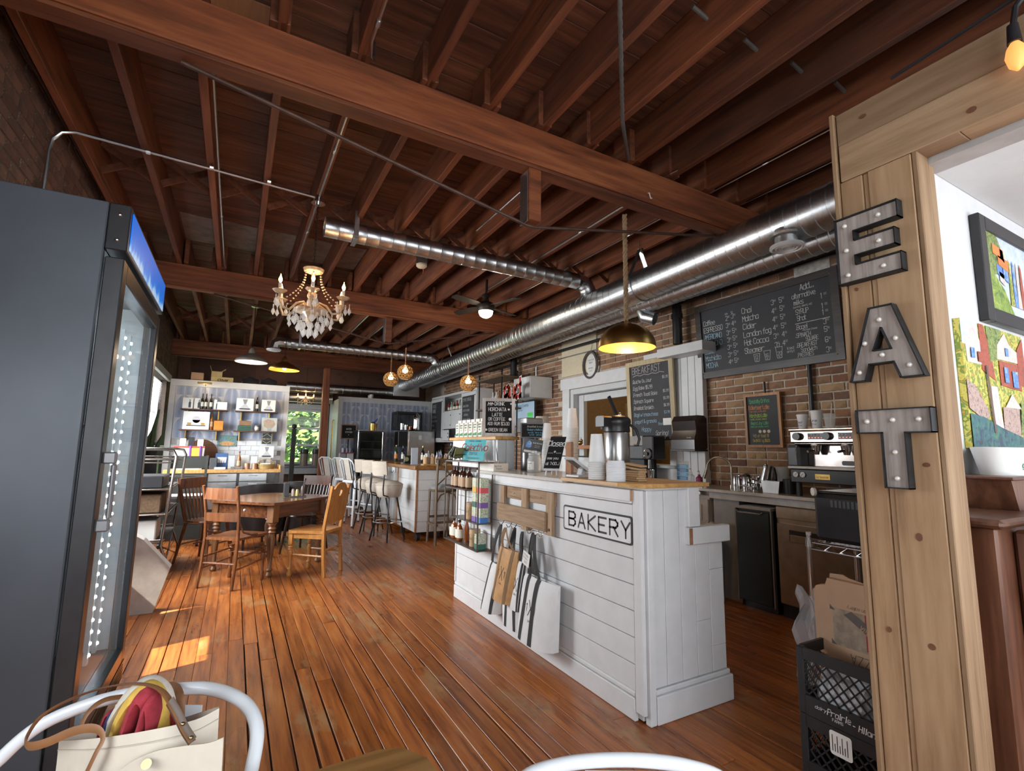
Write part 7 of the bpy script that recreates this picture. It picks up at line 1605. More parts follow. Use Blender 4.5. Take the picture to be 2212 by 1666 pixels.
# ---------------------------------------------------------------- bar on casters
br = E('bar_counter', (2.6, 8.5, 0), 'white shiplap bar on black casters with a thick wooden top', 'bar')
BX0, BX1, BY0, BY1 = 2.28, 3.05, 6.84, 10.5
MB().box(BX0+.012, BX1, BY0+.012, BY1, .12, .985).build('carcass', WHITE, br)
zz = [.12, .265, .41, .555, .70, .845, .985]
for z0, z1 in zip(zz, zz[1:]):
    MB().box(BX0, BX0+.011, BY0+.012, 7.72, z0, z1-.005, .002).build('shiplap_board', WHITE, br); MB().box(BX0, BX1, BY0, BY0+.011, z0, z1-.005, .002).build('shiplap_board', WHITE, br)
for k in range(14): MB().box(BX0, BX0+.011, 7.78+k*.19, 7.965+k*.19, .12, .985, .002).build('panel_board', plain('galvanised_front', (.45, .45, .44), .4, .3, var=.2), br)
MB().box(BX0-.004, BX0+.014, 7.72, 7.78, .12, .985).build('corner_trim', PLYM, br); MB().box(BX0-.004, BX0+.02, BY0-.004, BY0+.02, .12, .985).build('corner_trim', PLYM, br)
BART = wood('bar_top_wood', (.16, .06, .018), (.30, .13, .04), (.42, .21, .075), axis=1, rough=(.2, .35), gscale=2.5, rand=0, bmp=.08)
MB().box(BX0-.05, BX1+.05, BY0-.04, BY1, .988, 1.04, .006).build('wooden_top', BART, br)
for y in (6.9, 7.6, 10.3):
    for x in (BX0+.06, BX1-.06):
        m = MB(); m.cyl((x-.022, y, .052), (x+.022, y, .052), .052, n=18); cs = m.build('caster_wheel', BLACK, br); m = MB(); m.box(x-.03, x+.03, y-.02, y+.03, .085, .119); m.build('caster_fork', BLACKM, cs)
m = MB(); m.tube([(BX0-.02, 7.95, .93), (BX0-.04, 7.95, .90), (BX0-.06, 7.95, .90), (BX0-.06, 7.95, .925)], .005, 6); m.build('bag_hook', BLACK, br); MB().box(BX0-.02, BX0-.001, 7.88, 8.05, .90, .985).build('hook_block', WHITE, br)
BZ = 1.0405
kb = MB(); kb.box(2.42, 2.86, 6.98, 7.10, BZ, BZ+.022, .003); tag(kb.build('caddy_board', BUTCH), 'pale wooden board carrying four kraft cups on the bar', 'board')
for k in range(4):
    x = 2.475+k*.105; e = E('utensil_cup', (x, 7.04, BZ+.0225), 'kraft cup holding bar things, %s on the pale board' % ('leftmost', 'second from the left', 'third from the left', 'rightmost')[k], 'cup', 'kraft cups on the bar board')
    m = MB(); m.lathe([(0, BZ+.023), (.040, BZ+.023), (.042, BZ+.125), (.039, BZ+.125), (.037, BZ+.03)], (x, 7.04, 0), 18); m.build('cup', KRAFT2, e)
    for j in range(4):
        cols = ((.70, .70, .70), (.55, .38, .25), (.03, .05, .30), (.62, .45, .40))[k]; m = MB(); a = j*1.6; m.cyl((x+.018*math.cos(a), 7.04+.018*math.sin(a), BZ+.03), (x+.024*math.cos(a), 7.04+.024*math.sin(a), BZ+.155+.02*(j % 2)), .008, n=7); m.build('contents', plain('cup_contents_%d' % k, cols, .4), e)
GRB = plain('green_bottle_glass', (.02, .045, .02), .08); AMG = plain('amber_bottle_glass', (.25, .10, .02), .08); CLR = glass('pale_bottle_glass', (.75, .82, .84), .04, 1.3, .5); DKB = plain('dark_wine_glass', (.012, .010, .012), .1)
CAPG = plain('gold_foil', (.55, .36, .10), .3, .8); CAPB = plain('blue_foil', (.05, .10, .30), .3, .5); CAPR = plain('plum_foil', (.10, .03, .04), .3, .5)
WPROF = [(.034, 0), (.036, .005), (.036, .19), (.030, .215), (.013, .245), (.0125, .30)]
def wine(loc, label, mat=DKB, cap=CAPR, s=1.0, labmat=LAB, group=None, fat=1.0, lab=(.06, .15)):
    e = bottle('wine_bottle', [(r*s*fat, h*s) for r, h in WPROF], mat, label, 'bottle', group, cap, (lab[0]*s, lab[1]*s, .0368*s*fat), labmat, 14); return mv(e, loc)
G2 = 'bottles on the bar'
for k, (x, y, mat, cap, s, lm, lab) in enumerate(((2.62, 9.1, GRB, plain('orange_foil', (.6, .25, .04), .3), .95, plain('orange_label', (.55, .18, .04), .5), 'green bottle with orange label on the bar, nearest the black wine fridge'), (2.72, 9.0, DKB, BLACK, .9, LAB, 'dark bottle with pale label second along the bar'), (2.80, 8.55, CLR, BLACK, .75, LAB, 'clear spirit bottle standing on the bar'), (2.86, 8.3, DKB, CAPG, .9, LAB, 'dark bottle with gold cap on the bar'), (2.98, 8.35, CLR, BLACK, .7, LAB, 'second clear bottle behind the gold capped one'),
        (3.0, 7.35, GRB, CAPB, 1.05, LAB, 'green wine bottle with blue foil at the near bar end'), (3.07, 7.2, AMG, CAPR, 1.05, LAB, 'amber wine bottle with plum foil at the near bar end'), (2.98, 7.75, CLR, BLACK, .7, LAB, 'clear bottle behind the pale board'), (2.9, 7.62, CLR, BLACK, .66, LAB, 'short clear bottle behind the pale board'), (2.82, 7.5, plain('white_bottle', (.6, .6, .6), .3), BLACK, .62, LAB, 'white bottle behind the pale board'))):
    wine((x, y, BZ), lab, mat, cap, s, lm, G2)
e = E('menu_stand', (2.45, 7.5, BZ), 'clear upright menu stand on the bar', 'menu stand'); m = MB(); m.xbox((2.45, 7.5, BZ+.13), (.11, .012, .255), (0, 0, .0), .002); m.build('sheet', plain('pale_blue_card', (.50, .55, .62), .4), e); MB().box(2.39, 2.51, 7.46, 7.54, BZ, BZ+.004).build('foot', JG, e)
e = E('round_clock', (2.5, 7.95, BZ), 'black cased pair of round dials on the bar', 'clock'); MB().box(2.42, 2.62, 7.93, 7.99, BZ+.01, BZ+.13, .01).build('case', BLACK, e); MB().box(2.44, 2.6, 7.92, 8.0, BZ, BZ+.0095).build('foot', BLACK, e)
for x in (2.46, 2.585): m = MB(); m.cyl((x, 7.9295, BZ+.07), (x, 7.925, BZ+.07), .035, n=18); m.build('dial_face', plain('olive_dial', (.30, .28, .12), .4), e)
# ---------------------------------------------------------------- far end: walk-in cooler, black glass fridge, ice machine
ck = E('walk_in_cooler', (3.0, 12.2, 0), 'white walk-in cooler box with blue palm wallpaper panel', 'cooler')
MB().box(1.99, 4.30, 11.62, 12.9, 0, 2.39, .006).build('box', plain('cooler_steel', (.50, .54, .52), .35, .3, var=.1), ck)
for a in ((1.975, 2.07, 11.595, 11.619, 0, 2.40), (4.12, 4.30, 11.595, 11.619, 0, 2.40), (2.07, 4.12, 11.595, 11.619, 2.31, 2.40), (1.965, 4.31, 11.59, 11.66, 2.391, 2.43)): MB().box(*a, .003).build('white_trim', WHITE, ck)
def palm(name):
    m, n, l, b = nt(name); tc = n.new('ShaderNodeTexCoord'); sp = n.new('ShaderNodeSeparateXYZ'); l.new(tc.outputs['Object'], sp.inputs[0])
    def mth(op, a, b_=None):
        q = n.new('ShaderNodeMath'); q.operation = op
        for i, v in enumerate((a, b_)):
            if v is None: continue
            if isinstance(v, (int, float)): q.inputs[i].default_value = v
            else: l.new(v, q.inputs[i])
        return q.outputs[0]
    P = .205; fx = mth('FRACT', mth('DIVIDE', sp.outputs[0], P)); ax = mth('ABSOLUTE', mth('SUBTRACT', fx, .5))
    row = mth('FLOOR', mth('DIVIDE', sp.outputs[0], P)); off = mth('MULTIPLY', mth('MODULO', row, 2), .16)
    zz_ = mth('ADD', sp.outputs[2], off); fz = mth('FRACT', mth('DIVIDE', zz_, .34))
    d = mth('SUBTRACT', mth('MULTIPLY', zz_, 1.0), mth('MULTIPLY', ax, .26)); st_ = mth('FRACT', mth('DIVIDE', d, .022))
    blade = mth('LESS_THAN', mth('ABSOLUTE', mth('SUBTRACT', st_, .5)), mth('SUBTRACT', .36, mth('MULTIPLY', mth('ABSOLUTE', mth('SUBTRACT', ax, .2)), .8)))
    inleaf = mth('LESS_THAN', ax, mth('SUBTRACT', .49, mth('MULTIPLY', mth('POWER', fz, 5), .42)))
    rib = mth('GREATER_THAN', ax, .018)
    f = mth('MULTIPLY', mth('MULTIPLY', blade, inleaf), rib); nz = noise(n, l, tc.outputs['Object'], 7)
    blue = ramp(n, l, nz, [(.35, (.09, .15, .32)), (.65, (.20, .29, .48))]); c = mix(n, l, (.60, .62, .66), blue, f)
    l.new(c, b.inputs['Base Color']); setp(b, Roughness=.6); MATS[name] = m; return m
PALM_ = palm('palm_wallpaper')
MB().box(2.071, 4.119, 11.60, 11.618, 1.0, 2.309).build('wallpaper_panel', PALM_, ck)
m = MB(); m.tube([(1.985, 12.15, 1.0), (1.955, 12.15, 1.02), (1.955, 12.15, 1.9), (1.985, 12.15, 1.92)], .015, 8); m.build('door_handle', BRASS, ck)
wf = E('wine_fridge', (2.6, 11.2, 0), 'tall black glass door fridge with steel trim behind the bar', 'fridge')
MB().box(2.33, 2.86, 11.0, 11.55, 0, 1.64, .006).build('cabinet', BLACK, wf); MB().box(2.36, 2.83, 10.97, 10.999, .1, 1.60).build('glass_door', plain('black_glass', (.010, .014, .012), .06), wf)
for x in (2.32, 2.845): m = MB(); m.box(x-.012, x+.012, 10.955, 10.969, .08, 1.63, .003); m.build('steel_trim', CHROME, wf)
MB().box(2.31, 2.88, 10.95, 11.55, 1.641, 1.66, .004).build('top_trim', STEEL, wf)
for z in (1.0, 1.25, 1.42): MB().box(2.38, 2.81, 10.966, 10.9695, z, z+.008).build('shelf_line', DSTEEL, wf)
e = E('ice_bucket', (2.66, 11.1, 1.66), 'brass ice bucket with blue scoop on the black glass fridge', 'bucket'); m = MB(); m.lathe([(0, 1.661), (.075, 1.661), (.088, 1.82), (.082, 1.82), (.07, 1.67)], (2.66, 11.12, 0), 20); m.build('bucket', BRASS, e); BLUS = plain('blue_plastic', (.02, .06, .35), .35); m = MB(); m.ball((2.65, 11.12, 1.82), .065, 10, 6, (1, 1, .6)); m.tube([(2.68, 11.12, 1.84), (2.74, 11.1, 1.93)], .012, 7); m.build('scoop', BLUS, e)
im = E('ice_machine', (3.7, 11.2, 0), 'stainless ice machine under the black crate', 'ice machine'); MB().box(3.42, 4.05, 10.95, 11.55, 0, 1.68, .01).build('body', STEEL, im); MB().box(3.40, 3.42, 10.95, 11.5, .0, 1.70).build('bright_edge', CHROME, im); MB().box(3.20, 3.40, 11.0, 11.3, 1.32, 1.66, .01).build('black_side_box', BLACK, im); m = MB(); m.prism([(3.66, 1.48), (3.73, 1.48), (3.73, 1.58), (3.66, 1.58)], onY(10.949), 0, .001); m.build('notice', PAPB, im)
c3 = crate(3.18, 3.78, 11.1, 11.55, 1.70, 2.12, 'black plastic crate standing on the ice machine', 'plastic_crate')
e = E('water_urn', (3.75, 10.98, 1.68), 'ribbed silver drink dispenser before the black crate', 'urn'); m = MB(); m.lathe([(0, 1.7), (.09, 1.7), (.10, 1.74), (.094, 1.80), (.10, 1.86), (.094, 1.92), (.10, 1.97), (.08, 2.03), (.03, 2.07), (.025, 2.09), (0, 2.1)], (3.62, 11.02, 0), 20); m.build('vessel', CHROME, e)
for k, (x, mt) in enumerate(((3.28, CHROME), (3.37, CHROME), (3.47, plain('copper', (.50, .20, .12), .25, 1)))): e = E('metal_cup', (x, 11.03, 1.70), ('left silver tumbler beside the drink dispenser', 'right silver tumbler beside the drink dispenser', 'copper mug beside the drink dispenser')[k], 'cup'); m = MB(); m.lathe([(0, 1.70), (.038, 1.70), (.045, 1.84-.03*k), (.042, 1.84-.03*k), (.035, 1.705)], (x, 11.03, 0), 16); m.build('cup_wall', mt, e)
e, f = lboard((2.22, 11.55, 1.47), 0, .34, .33, .03, [('WATER', 0, .21, .035), ('STATION', 0, .14, .035), ('*', 0, .08, .03)], 'small framed letter board reading water station', OAKF, .02)
MB().box(-.012, .012, -.005, .02, -.50, .0).build('post', BLACKM, e, False)
ws = E('water_station', (2.1, 11.3, 0), 'slim stand with red tray of cups before the cooler', 'stand'); MB().box(2.02, 2.30, 11.2, 11.45, 1.16, 1.175).build('red_tray', plain('red_tray', (.45, .03, .03), .4), ws); MB().box(2.15, 2.29, 11.25, 11.4, .98, 1.159, .004).build('white_box', DIFF, ws); MB().box(2.0, 2.14, 11.25, 11.4, .0, 1.15, .004).build('dark_cabinet', GRY, ws); MB().box(2.141, 2.30, 11.25, 11.4, 0, .979).build('base', GRY, ws)
for k in range(6): m = MB(); x, y = 2.08+.07*(k % 3), 11.3+.06*(k//3); m.lathe([(0, 1.1755), (.028, 1.1755), (.034, 1.27), (.032, 1.27)], (x, y, 0), 12); m.build('cup', plain('plaid_cup', (.45, .42, .52), .5, var=.4, scale=90), ws)
# ---------------------------------------------------------------- white wall cabinet with chalkboard doors, pipe shelf, sign, television
wc = E('wall_cabinet', (4.3, 10.0, 1.43), 'white wall cabinet with chalkboard doors and a nook of bottles', 'cabinet')
CXF = 4.10
for a in ((CXF+.002, RX-.03, 8.80, 8.83, 1.43, 2.45), (CXF+.002, RX-.03, 11.33, 11.36, 1.43, 2.45), (CXF, RX-.03, 8.8, 11.36, 2.451, 2.50), (CXF+.002, RX-.03, 8.83, 11.33, 1.43, 1.455), (RX-.06, RX-.03, 8.83, 11.33, 1.455, 2.45), (CXF+.02, RX-.06, 9.58, 10.56, 2.10, 2.125)): MB().box(*a).build('panel', WHITE, wc)
def cdoor(y0, y1, z0, z1, lines, nm='chalkboard_door'):
    q = MB(); q.box(CXF-.018, CXF, y0, y1, z0, z1, .003); d = q.build(nm, WHITE, wc)
    if lines is not None:
        b_ = .055; q = MB(); q.box(CXF-.021, CXF-.0185, y0+b_, y1-b_, z0+b_+.02, z1-b_-.02); q.build('chalk_panel', CHB, d); m = MB(); fn = onX(CXF-.0215)
        for (s, u, v, h) in lines: text(m, s, -y1+b_+.02+u, v, h, fn, .09, off=.0005, cw=.5, jit=.04)
        m.build('lettering', CHW, d)
    for z in (z0+.08, z1-.08): q = MB(); q.ball((CXF-.02, y0+.02, z), .014, 8, 5); q.build('hinge', BLACK, d)
cdoor(10.60, 11.34, 1.45, 2.44, [('HOUSE', .05, 2.24, .07), ('WINE', .05, 2.12, .09), ('Cab Sauv', .02, 2.0, .055), ('Merlot Pinot', .02, 1.90, .05), ('Rose', .02, 1.80, .055), ('BEER', .05, 1.66, .07), ('Ales', .05, 1.56, .06)])
cdoor(8.82, 9.52, 1.60, 2.44, [('SPIRIT BREWS', .02, 2.26, .06), ('.Rum Chata', .02, 2.14, .05), ('.Irish cream', .02, 2.05, .05), ('whiskey', .08, 1.96, .05), ('.Iced mudslide', .02, 1.86, .05), ('.Mimosas $7', .02, 1.76, .05)])
cdoor(10.08, 10.58, 1.72, 2.095, None, 'plain_door'); cdoor(9.56, 10.06, 1.72, 2.095, None, 'plain_door'); cdoor(10.20, 10.58, 1.46, 1.70, None, 'plain_door')
MB().box(CXF+.002, CXF+.02, 9.525, 9.555, 1.455, 2.45).build('stile', WHITE, wc); MB().box(CXF+.002, CXF+.02, 10.565, 10.595, 1.455, 2.45).build('stile', WHITE, wc)
random.seed(31)
for k in range(11):
    cols = [(.30, .03, .03), (.05, .14, .06), (.35, .40, .38), (.5, .45, .3), (.03, .03, .03), (.42, .22, .08)][k % 6]; e = bottle('small_bottle', [(.026, 0), (.028, .004), (.028, .12), (.011, .16), (.010, .20)], plain('nook_bottle_%d' % (k % 6), cols, .2), 'small bottle in the cabinet nook, number %d from the far end' % (k+1), 'bottle', 'bottles in the cabinet nook', [BLACK, CAPG, CAPR][k % 3], (.03, .09, .0285), LAB, 10); mv(e, (4.19+.02*(k % 2), 10.48-k*.083, 2.126))
    e['label'] = '%s bottle in the cabinet nook' % ['red glass', 'dark green', 'pale grey', 'straw coloured', 'black', 'amber'][k % 6] + (', nearer one' if k > 5 else ', farther one')
for k in range(5): e = E('drinking_glass', (4.2, 9.6+k*.09, 1.456), 'clear drinking glass in the lower cabinet nook, %s' % ('nearest', 'second nearest', 'middle one', 'second farthest', 'farthest')[k], 'glass', 'glasses in the lower cabinet nook'); m = MB(); m.lathe([(0, 1.456), (.028, 1.456), (.034, 1.58), (.032, 1.58)], (4.19, 9.62+k*.1, 0), 12); m.build('glass_wall', CLR, e)
lc = MB(); lc.box(4.05, RX-.02, 7.7, 11.4, .0, .90, .004); tag(lc.build('base_cabinet', WHITE), 'white base cabinet below the wall cabinet behind the bar', 'cabinet')
ps = E('pipe_shelf', (4.0, 7.7, .95), 'black pipe shelving with rustic boards and liquor bottles', 'shelf')
for y in (8.18, 7.30):
    for x in (3.86, 4.16): m = MB(); m.cyl((x, y, .90), (x, y, 2.60), .014, n=10); m.build('pipe_post', BLACKM, ps); m = MB(); m.ball((x, y, 2.62), .024, 10, 6); m.build('finial', BLACKM, ps)
for z in (2.51, 1.975): MB().box(3.82, 4.22, 7.25, 8.24, z, z+.028, .003).build('shelf_board', OLIV, ps)
for k, (y, mt, s, cp) in enumerate(((7.85, CLR, .95, CAPG), (7.72, CLR, 1.0, BLACK), (7.60, AMG, .95, CAPR), (7.45, CLR, .9, BLACK), (7.98, AMG, .55, CAPG))): wine((3.98, y, 2.0035), ('tall clear liquor bottle, farthest tall one on the pipe shelf', 'tall clear liquor bottle with black cap on the pipe shelf', 'amber liquor bottle on the pipe shelf', 'clear liquor bottle nearest the red sign', 'short amber bottle at the far end of the pipe shelf')[k], mt, cp, s, LAB, 'bottles on the pipe shelf')
m = MB(); m.box(4.05, RX-.03, 6.68, 7.22, 2.125, 2.47, .004); tc_ = m.build('tall_cabinet', WHITE); tag(tc_, 'tall white panelled box on the wall behind the red sign', 'cabinet')
for k in range(5): MB().box(4.045, 4.0495, 6.70+k*.103, 6.80+k*.103, 2.135, 2.46).build('panel_board', WHITE, tc_)
bs = E('beer_sign', (3.92, 6.95, 1.95), 'red script sign reading Bud on a white backing', 'sign'); fn = onP((3.86, 7.22, 2.02), (0, -1, .22), (0, 0, 1), (-1, 0, 0))
REDS = plain('red_enamel', (.42, .04, .03), .3); m = MB(); text(m, 'Bud', .03, .0, .27, fn, .30, sp=.95, off=0, cw=.55); m.v = [(x+.004, y, z) for x, y, z in m.v]; m.build('white_backing', PAPB, bs)
m = MB(); text(m, 'Bud', .03, .0, .27, fn, .17, sp=.95, off=.004, cw=.55); m.build('script', REDS, bs); m = MB(); m.cyl((3.87, 7.1, 2.2), (4.044, 7.05, 2.2), .008, n=6); m.build('bracket', BLACKM, bs)
tv = E('television', (4.3, 7.3, 1.6), 'wall television showing a pale blue events slide', 'tv'); MB().box(4.29, 4.33, 6.93, 7.68, 1.69, 2.11, .004).build('case', BLACK, tv); MB().box(4.33, RX-.03, 7.2, 7.4, 1.8, 2.0).build('wall_mount', BLACK, tv)
MB().box(4.2875, 4.2895, 6.945, 7.665, 1.705, 2.095).build('screen', emit('tv_screen', (.42, .60, .78), .55, (.1, .1, .1)), tv)
fn = onX(4.287); m = MB(); text(m, 'Upcoming Events', -7.62, 2.02, .045, fn, .12, off=.0003); text(m, 'Calendar', -7.5, 1.95, .03, fn, .12, off=.0003); m.build('lettering', DKP, tv); m = MB(); m.prism([(-7.16, 1.72), (-6.98, 1.72), (-6.98, 1.84), (-7.16, 1.84)], fn, 0, .0006); m.prism([(-7.16, 1.85), (-6.98, 1.85), (-6.98, 1.91), (-7.16, 1.91)], fn, 0, .0006); m.build('calendar_icon', emit('tv_green', (.05, .45, .08), .5, (.05, .3, .05)), tv)
random.seed(41)
# ---------------------------------------------------------------- drinks fridge on the left
fg = E('drinks_fridge', (-.8, 2.85, 0), 'tall black glass door drinks fridge with lit blue header', 'fridge')
FXB, FX0, FXF, FY0, FY1, FZ = -1.16, -.487, -.417, 2.30, 3.36, 2.215
SIDE = plain('satin_black_side', (.085, .095, .11), .38, .3, var=.12, scale=3); INNER = plain('fridge_interior', (.45, .52, .53), .4, var=.04)  # side colour lifted from black to carry the bluish window reflection
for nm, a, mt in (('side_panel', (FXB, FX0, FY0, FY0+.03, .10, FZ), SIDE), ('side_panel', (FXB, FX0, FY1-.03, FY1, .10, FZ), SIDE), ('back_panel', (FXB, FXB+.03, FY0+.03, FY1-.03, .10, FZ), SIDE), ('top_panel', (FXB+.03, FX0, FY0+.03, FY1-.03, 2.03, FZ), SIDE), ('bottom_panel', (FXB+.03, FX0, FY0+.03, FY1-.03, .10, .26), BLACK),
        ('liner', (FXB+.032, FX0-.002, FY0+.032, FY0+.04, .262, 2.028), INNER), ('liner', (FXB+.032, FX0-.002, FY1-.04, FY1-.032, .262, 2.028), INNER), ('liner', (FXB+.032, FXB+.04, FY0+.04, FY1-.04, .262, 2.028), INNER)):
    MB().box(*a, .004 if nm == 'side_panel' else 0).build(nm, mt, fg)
MB().box(FX0+.002, FXF, FY0, FY1, 2.03, FZ, .004).build('header', BLACK, fg)
m_, n_, l_, b_ = nt('blue_header_print'); v_2 = coord(n_, l_, (1, 1, 1)); sp2 = n_.new('ShaderNodeSeparateXYZ'); l_.new(v_2, sp2.inputs[0]); mr = n_.new('ShaderNodeMapRange'); mr.inputs[1].default_value = 2.04; mr.inputs[2].default_value = 2.2
l_.new(sp2.outputs[2], mr.inputs[0]); nz_ = noise(n_, l_, coord(n_, l_, (1, 9, 2)), 3.5, 4); ad_ = n_.new('ShaderNodeMath'); ad_.operation = 'SUBTRACT'; l_.new(nz_, ad_.inputs[0]); l_.new(mr.outputs[0], ad_.inputs[1])
cr_ = ramp(n_, l_, ad_.outputs[0], [(.0, (.0, .13, .62)), (.22, (.01, .20, .70)), (.36, (.30, .50, .80)), (.5, (.45, .60, .78))]); l_.new(cr_, b_.inputs['Base Color']); l_.new(cr_, b_.inputs['Emission Color']); setp(b_, Emission_Strength=.75, Roughness=.3)
MB().box(FXF+.001, FXF+.004, FY0+.03, FY1-.03, 2.045, 2.195).build('header_print', m_, fg)
for z in (2.17, 2.07): q = MB(); q.ball((-.45, FY0-.001, z), .008, 8, 5); q.build('header_screw', CHROME, fg)
DFR = plain('door_frame_metal', (.055, .055, .058), .3, .5)
for nm, a in (('door_stile', (FX0+.004, FXF-.006, FY0+.012, FY0+.085, .20, 2.005)), ('door_stile', (FX0+.004, FXF-.006, FY1-.085, FY1-.012, .20, 2.005)), ('door_rail', (FX0+.004, FXF-.006, FY0+.085, FY1-.085, .20, .27)), ('door_rail', (FX0+.004, FXF-.006, FY0+.085, FY1-.085, 1.93, 2.005))): MB().box(*a, .004).build(nm, DFR, fg)
MB().box(-.455, -.449, FY0+.085, FY1-.085, .27, 1.93).build('glass_pane', glass('fridge_glass', (.85, .95, .95), .01, 1.25, .16), fg)
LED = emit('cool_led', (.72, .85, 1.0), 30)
for yy in (3.18, 3.02):  # second, nearer strip is modelled in place of the first one's reflection
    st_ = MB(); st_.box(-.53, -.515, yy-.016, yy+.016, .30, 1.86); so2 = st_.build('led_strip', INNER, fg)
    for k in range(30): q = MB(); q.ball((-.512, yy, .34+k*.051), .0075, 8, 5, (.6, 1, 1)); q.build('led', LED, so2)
lamp('fridge_light', (-.75, 2.85, 1.9), 5, (.85, .93, 1), .08)
m = MB(); m.box(FXF-.006, FXF+.035, FY0+.03, FY0+.062, 1.225, 1.27, .006); m.box(FXF-.006, FXF+.035, FY0+.03, FY0+.062, .98, 1.025, .006); m.box(FXF+.022, FXF+.036, FY0+.03, FY0+.062, 1.025, 1.225, .005); m.build('door_handle', plain('grey_handle', (.25, .25, .26), .35, .4), fg)
MB().box(FX0+.01, FXF-.004, FY0+.01, FY1-.01, .105, .195, .003).build('kick_plate', plain('bronze_kick_plate', (.12, .08, .05), .25, .6), fg)  # plate coloured brown for the floor it reflects
for k in range(5): MB().box(FXF-.0035, FXF-.0015, FY0+.05, FY1-.05, .115+k*.015, .122+k*.015).build('grille_slot', BLACK, fg)
for x in (-1.08, -.53):
    for y in (FY0+.1, FY1-.1): q = MB(); q.cyl((x-.02, y, .045), (x+.02, y, .045), .045, n=16); q.build('caster', BLACK, fg); MB().box(x-.02, x+.02, y-.02, y+.02, .0905, .0995).build('caster_plate', BLACKM, fg)
for z in (.62, 1.0, 1.38): 
    q = MB()
    for k in range(13): q.tube([(-1.10, FY0+.06+k*.078, z), (-.56, FY0+.06+k*.078, z)], .003, 5)
    q.tube([(-.56, FY0+.05, z), (-.56, FY1-.05, z)], .005, 5); q.tube([(-1.10, FY0+.05, z), (-1.10, FY1-.05, z)], .005, 5); q.build('wire_shelf', STEEL, fg)
# white leaning cabinet panel, tubular trolley, black folding display
e = E('white_panel_box', (-.7, 4.9, 0), 'slanted white painted box on the floor behind the fridge', 'box')
m = MB(); m.prism([(-1.0, .0), (-.465, .0), (-.375, .34), (-.56, .57), (-1.0, .86)], lambda u, v, w_: Vector((u, 4.86-.15*v+w_, v)), 0, .12); m.build('panel', plain('old_white_paint', (.50, .47, .43), .5, var=.15), e)
tr = E('tubular_trolley', (-.8, 6.4, 0), 'chrome tubular trolley with shelves of boxes beside the fridge', 'trolley')
TUBE = plain('dull_chrome_tube', (.36, .33, .30), .25, 1)
for y in (5.95, 7.05):
    m = MB(); m.tube([(-.50, y, .02), (-.50, y, .16), (-.56, y, .32), (-.52, y, .90), (-.50, y, 1.18), (-.53, y, 1.24), (-.60, y, 1.25), (-1.05, y, 1.25)], .014, 8); m.build('frame_tube', TUBE, tr); m = MB(); m.tube([(-1.12, y, .02), (-1.12, y, 1.25), (-1.05, y, 1.25)], .014, 8); m.build('frame_tube', TUBE, tr)
    for z in (1.16, 1.12, .86, .62, .38): m = MB(); m.tube([(-1.12, y, z), (-.53, y, z)], .007, 6); m.build('rail', TUBE, tr)
for z in (1.16, .86, .62): m = MB(); m.tube([(-.53, 5.95, z), (-.53, 7.05, z)], .008, 6); m.build('rail', TUBE, tr)
m = MB(); m.tube([(-.52, 5.95, .06), (-.56, 7.05, .32)], .007, 6); m.tube([(-.52, 7.05, .06), (-.56, 5.95, .32)], .007, 6); m.build('cross_brace', TUBE, tr)
for z in (.86, .62, .35): MB().box(-1.11, -.55, 5.97, 7.03, z-.006, z+.004).build('shelf', plain('dark_tray', (.05, .04, .035), .5), tr)
WICK = plain('dark_wicker', (.12, .07, .035), .8, var=.4, scale=40)
for k, (x0, x1, y0, y1, z0, h, mt, lab) in enumerate(((-1.05, -.6, 6.05, 6.5, .6245, .18, WICK, 'brown wicker tray on the middle trolley shelf'), (-1.05, -.6, 6.05, 6.6, .8645, .12, BLACK, 'black box on the upper trolley shelf'), (-1.0, -.62, 6.05, 6.4, .3545, .2, PAPB, 'white box in plastic on the low trolley shelf'), (-1.05, -.6, 6.6, 7.0, .6245, .2, CARD, 'cardboard box at the far end of the trolley'))):
    m = MB(); m.box(x0, x1, y0, y1, z0, z0+h, .01); tag(m.build('trolley_box', mt), lab, 'box')
ds = E('black_display_stand', (-.5, 7.75, 0), 'black wooden slatted display stand behind the trolley', 'stand')
DGR = plain('dark_olive_black', (.022, .024, .020), .5)
for x in (-.31, -.72): m = MB(); m.tube([(x-.03, 7.72, .03), (x, 7.80, 1.16)], [(.02, .022)]*2, 4, flat=(1, 1, 0)); m.build('post', DGR, ds); m = MB(); m.cyl((x-.045, 7.72, .03), (x-.015, 7.72, .03), .03, n=12); m.build('caster', BLACK, ds)
for z0, z1 in ((.99, 1.15), (.90, .925), (.66, .88), (.40, .60), (.10, .26)): m = MB(); m.xbox((-.52, 7.755+.07*(z0+z1)/2, (z0+z1)/2), (.40, .02, z1-z0), (-.07, 0, 0)); m.build('slat_panel', DGR, ds)
m = MB(); m.xbox((-.50, 7.70, .655), (.34, .12, .008), (.15, 0, 0)); m.build('paper_shelf', PAPB, ds)
# cactus by the side window
e = E('cactus', (-1.08, 9.0, 1.24), 'tall cactus in a dark pot on the side window sill', 'plant'); CAC = plain('cactus_green', (.07, .11, .045), .7)
MB().box(-1.19, -.98, 8.9, 9.12, .0, 1.10).build('plinth', BLACK, e); m = MB(); m.lathe([(0, 1.101), (.07, 1.101), (.09, 1.22), (.085, 1.22)], (-1.08, 9.0, 0), 14); m.build('pot', BLACK, e)
for k, (dx, h) in enumerate(((0, .62), (.05, .25), (-.04, .3))): m = MB(); m.tube([(-1.08+dx, 9.0, 1.2), (-1.07+dx*1.6, 9.0, 1.2+h*.5), (-1.03+dx*1.5, 9.0, 1.2+h)], [.028, .03, .012], 7); m.build('stem', CAC, e)
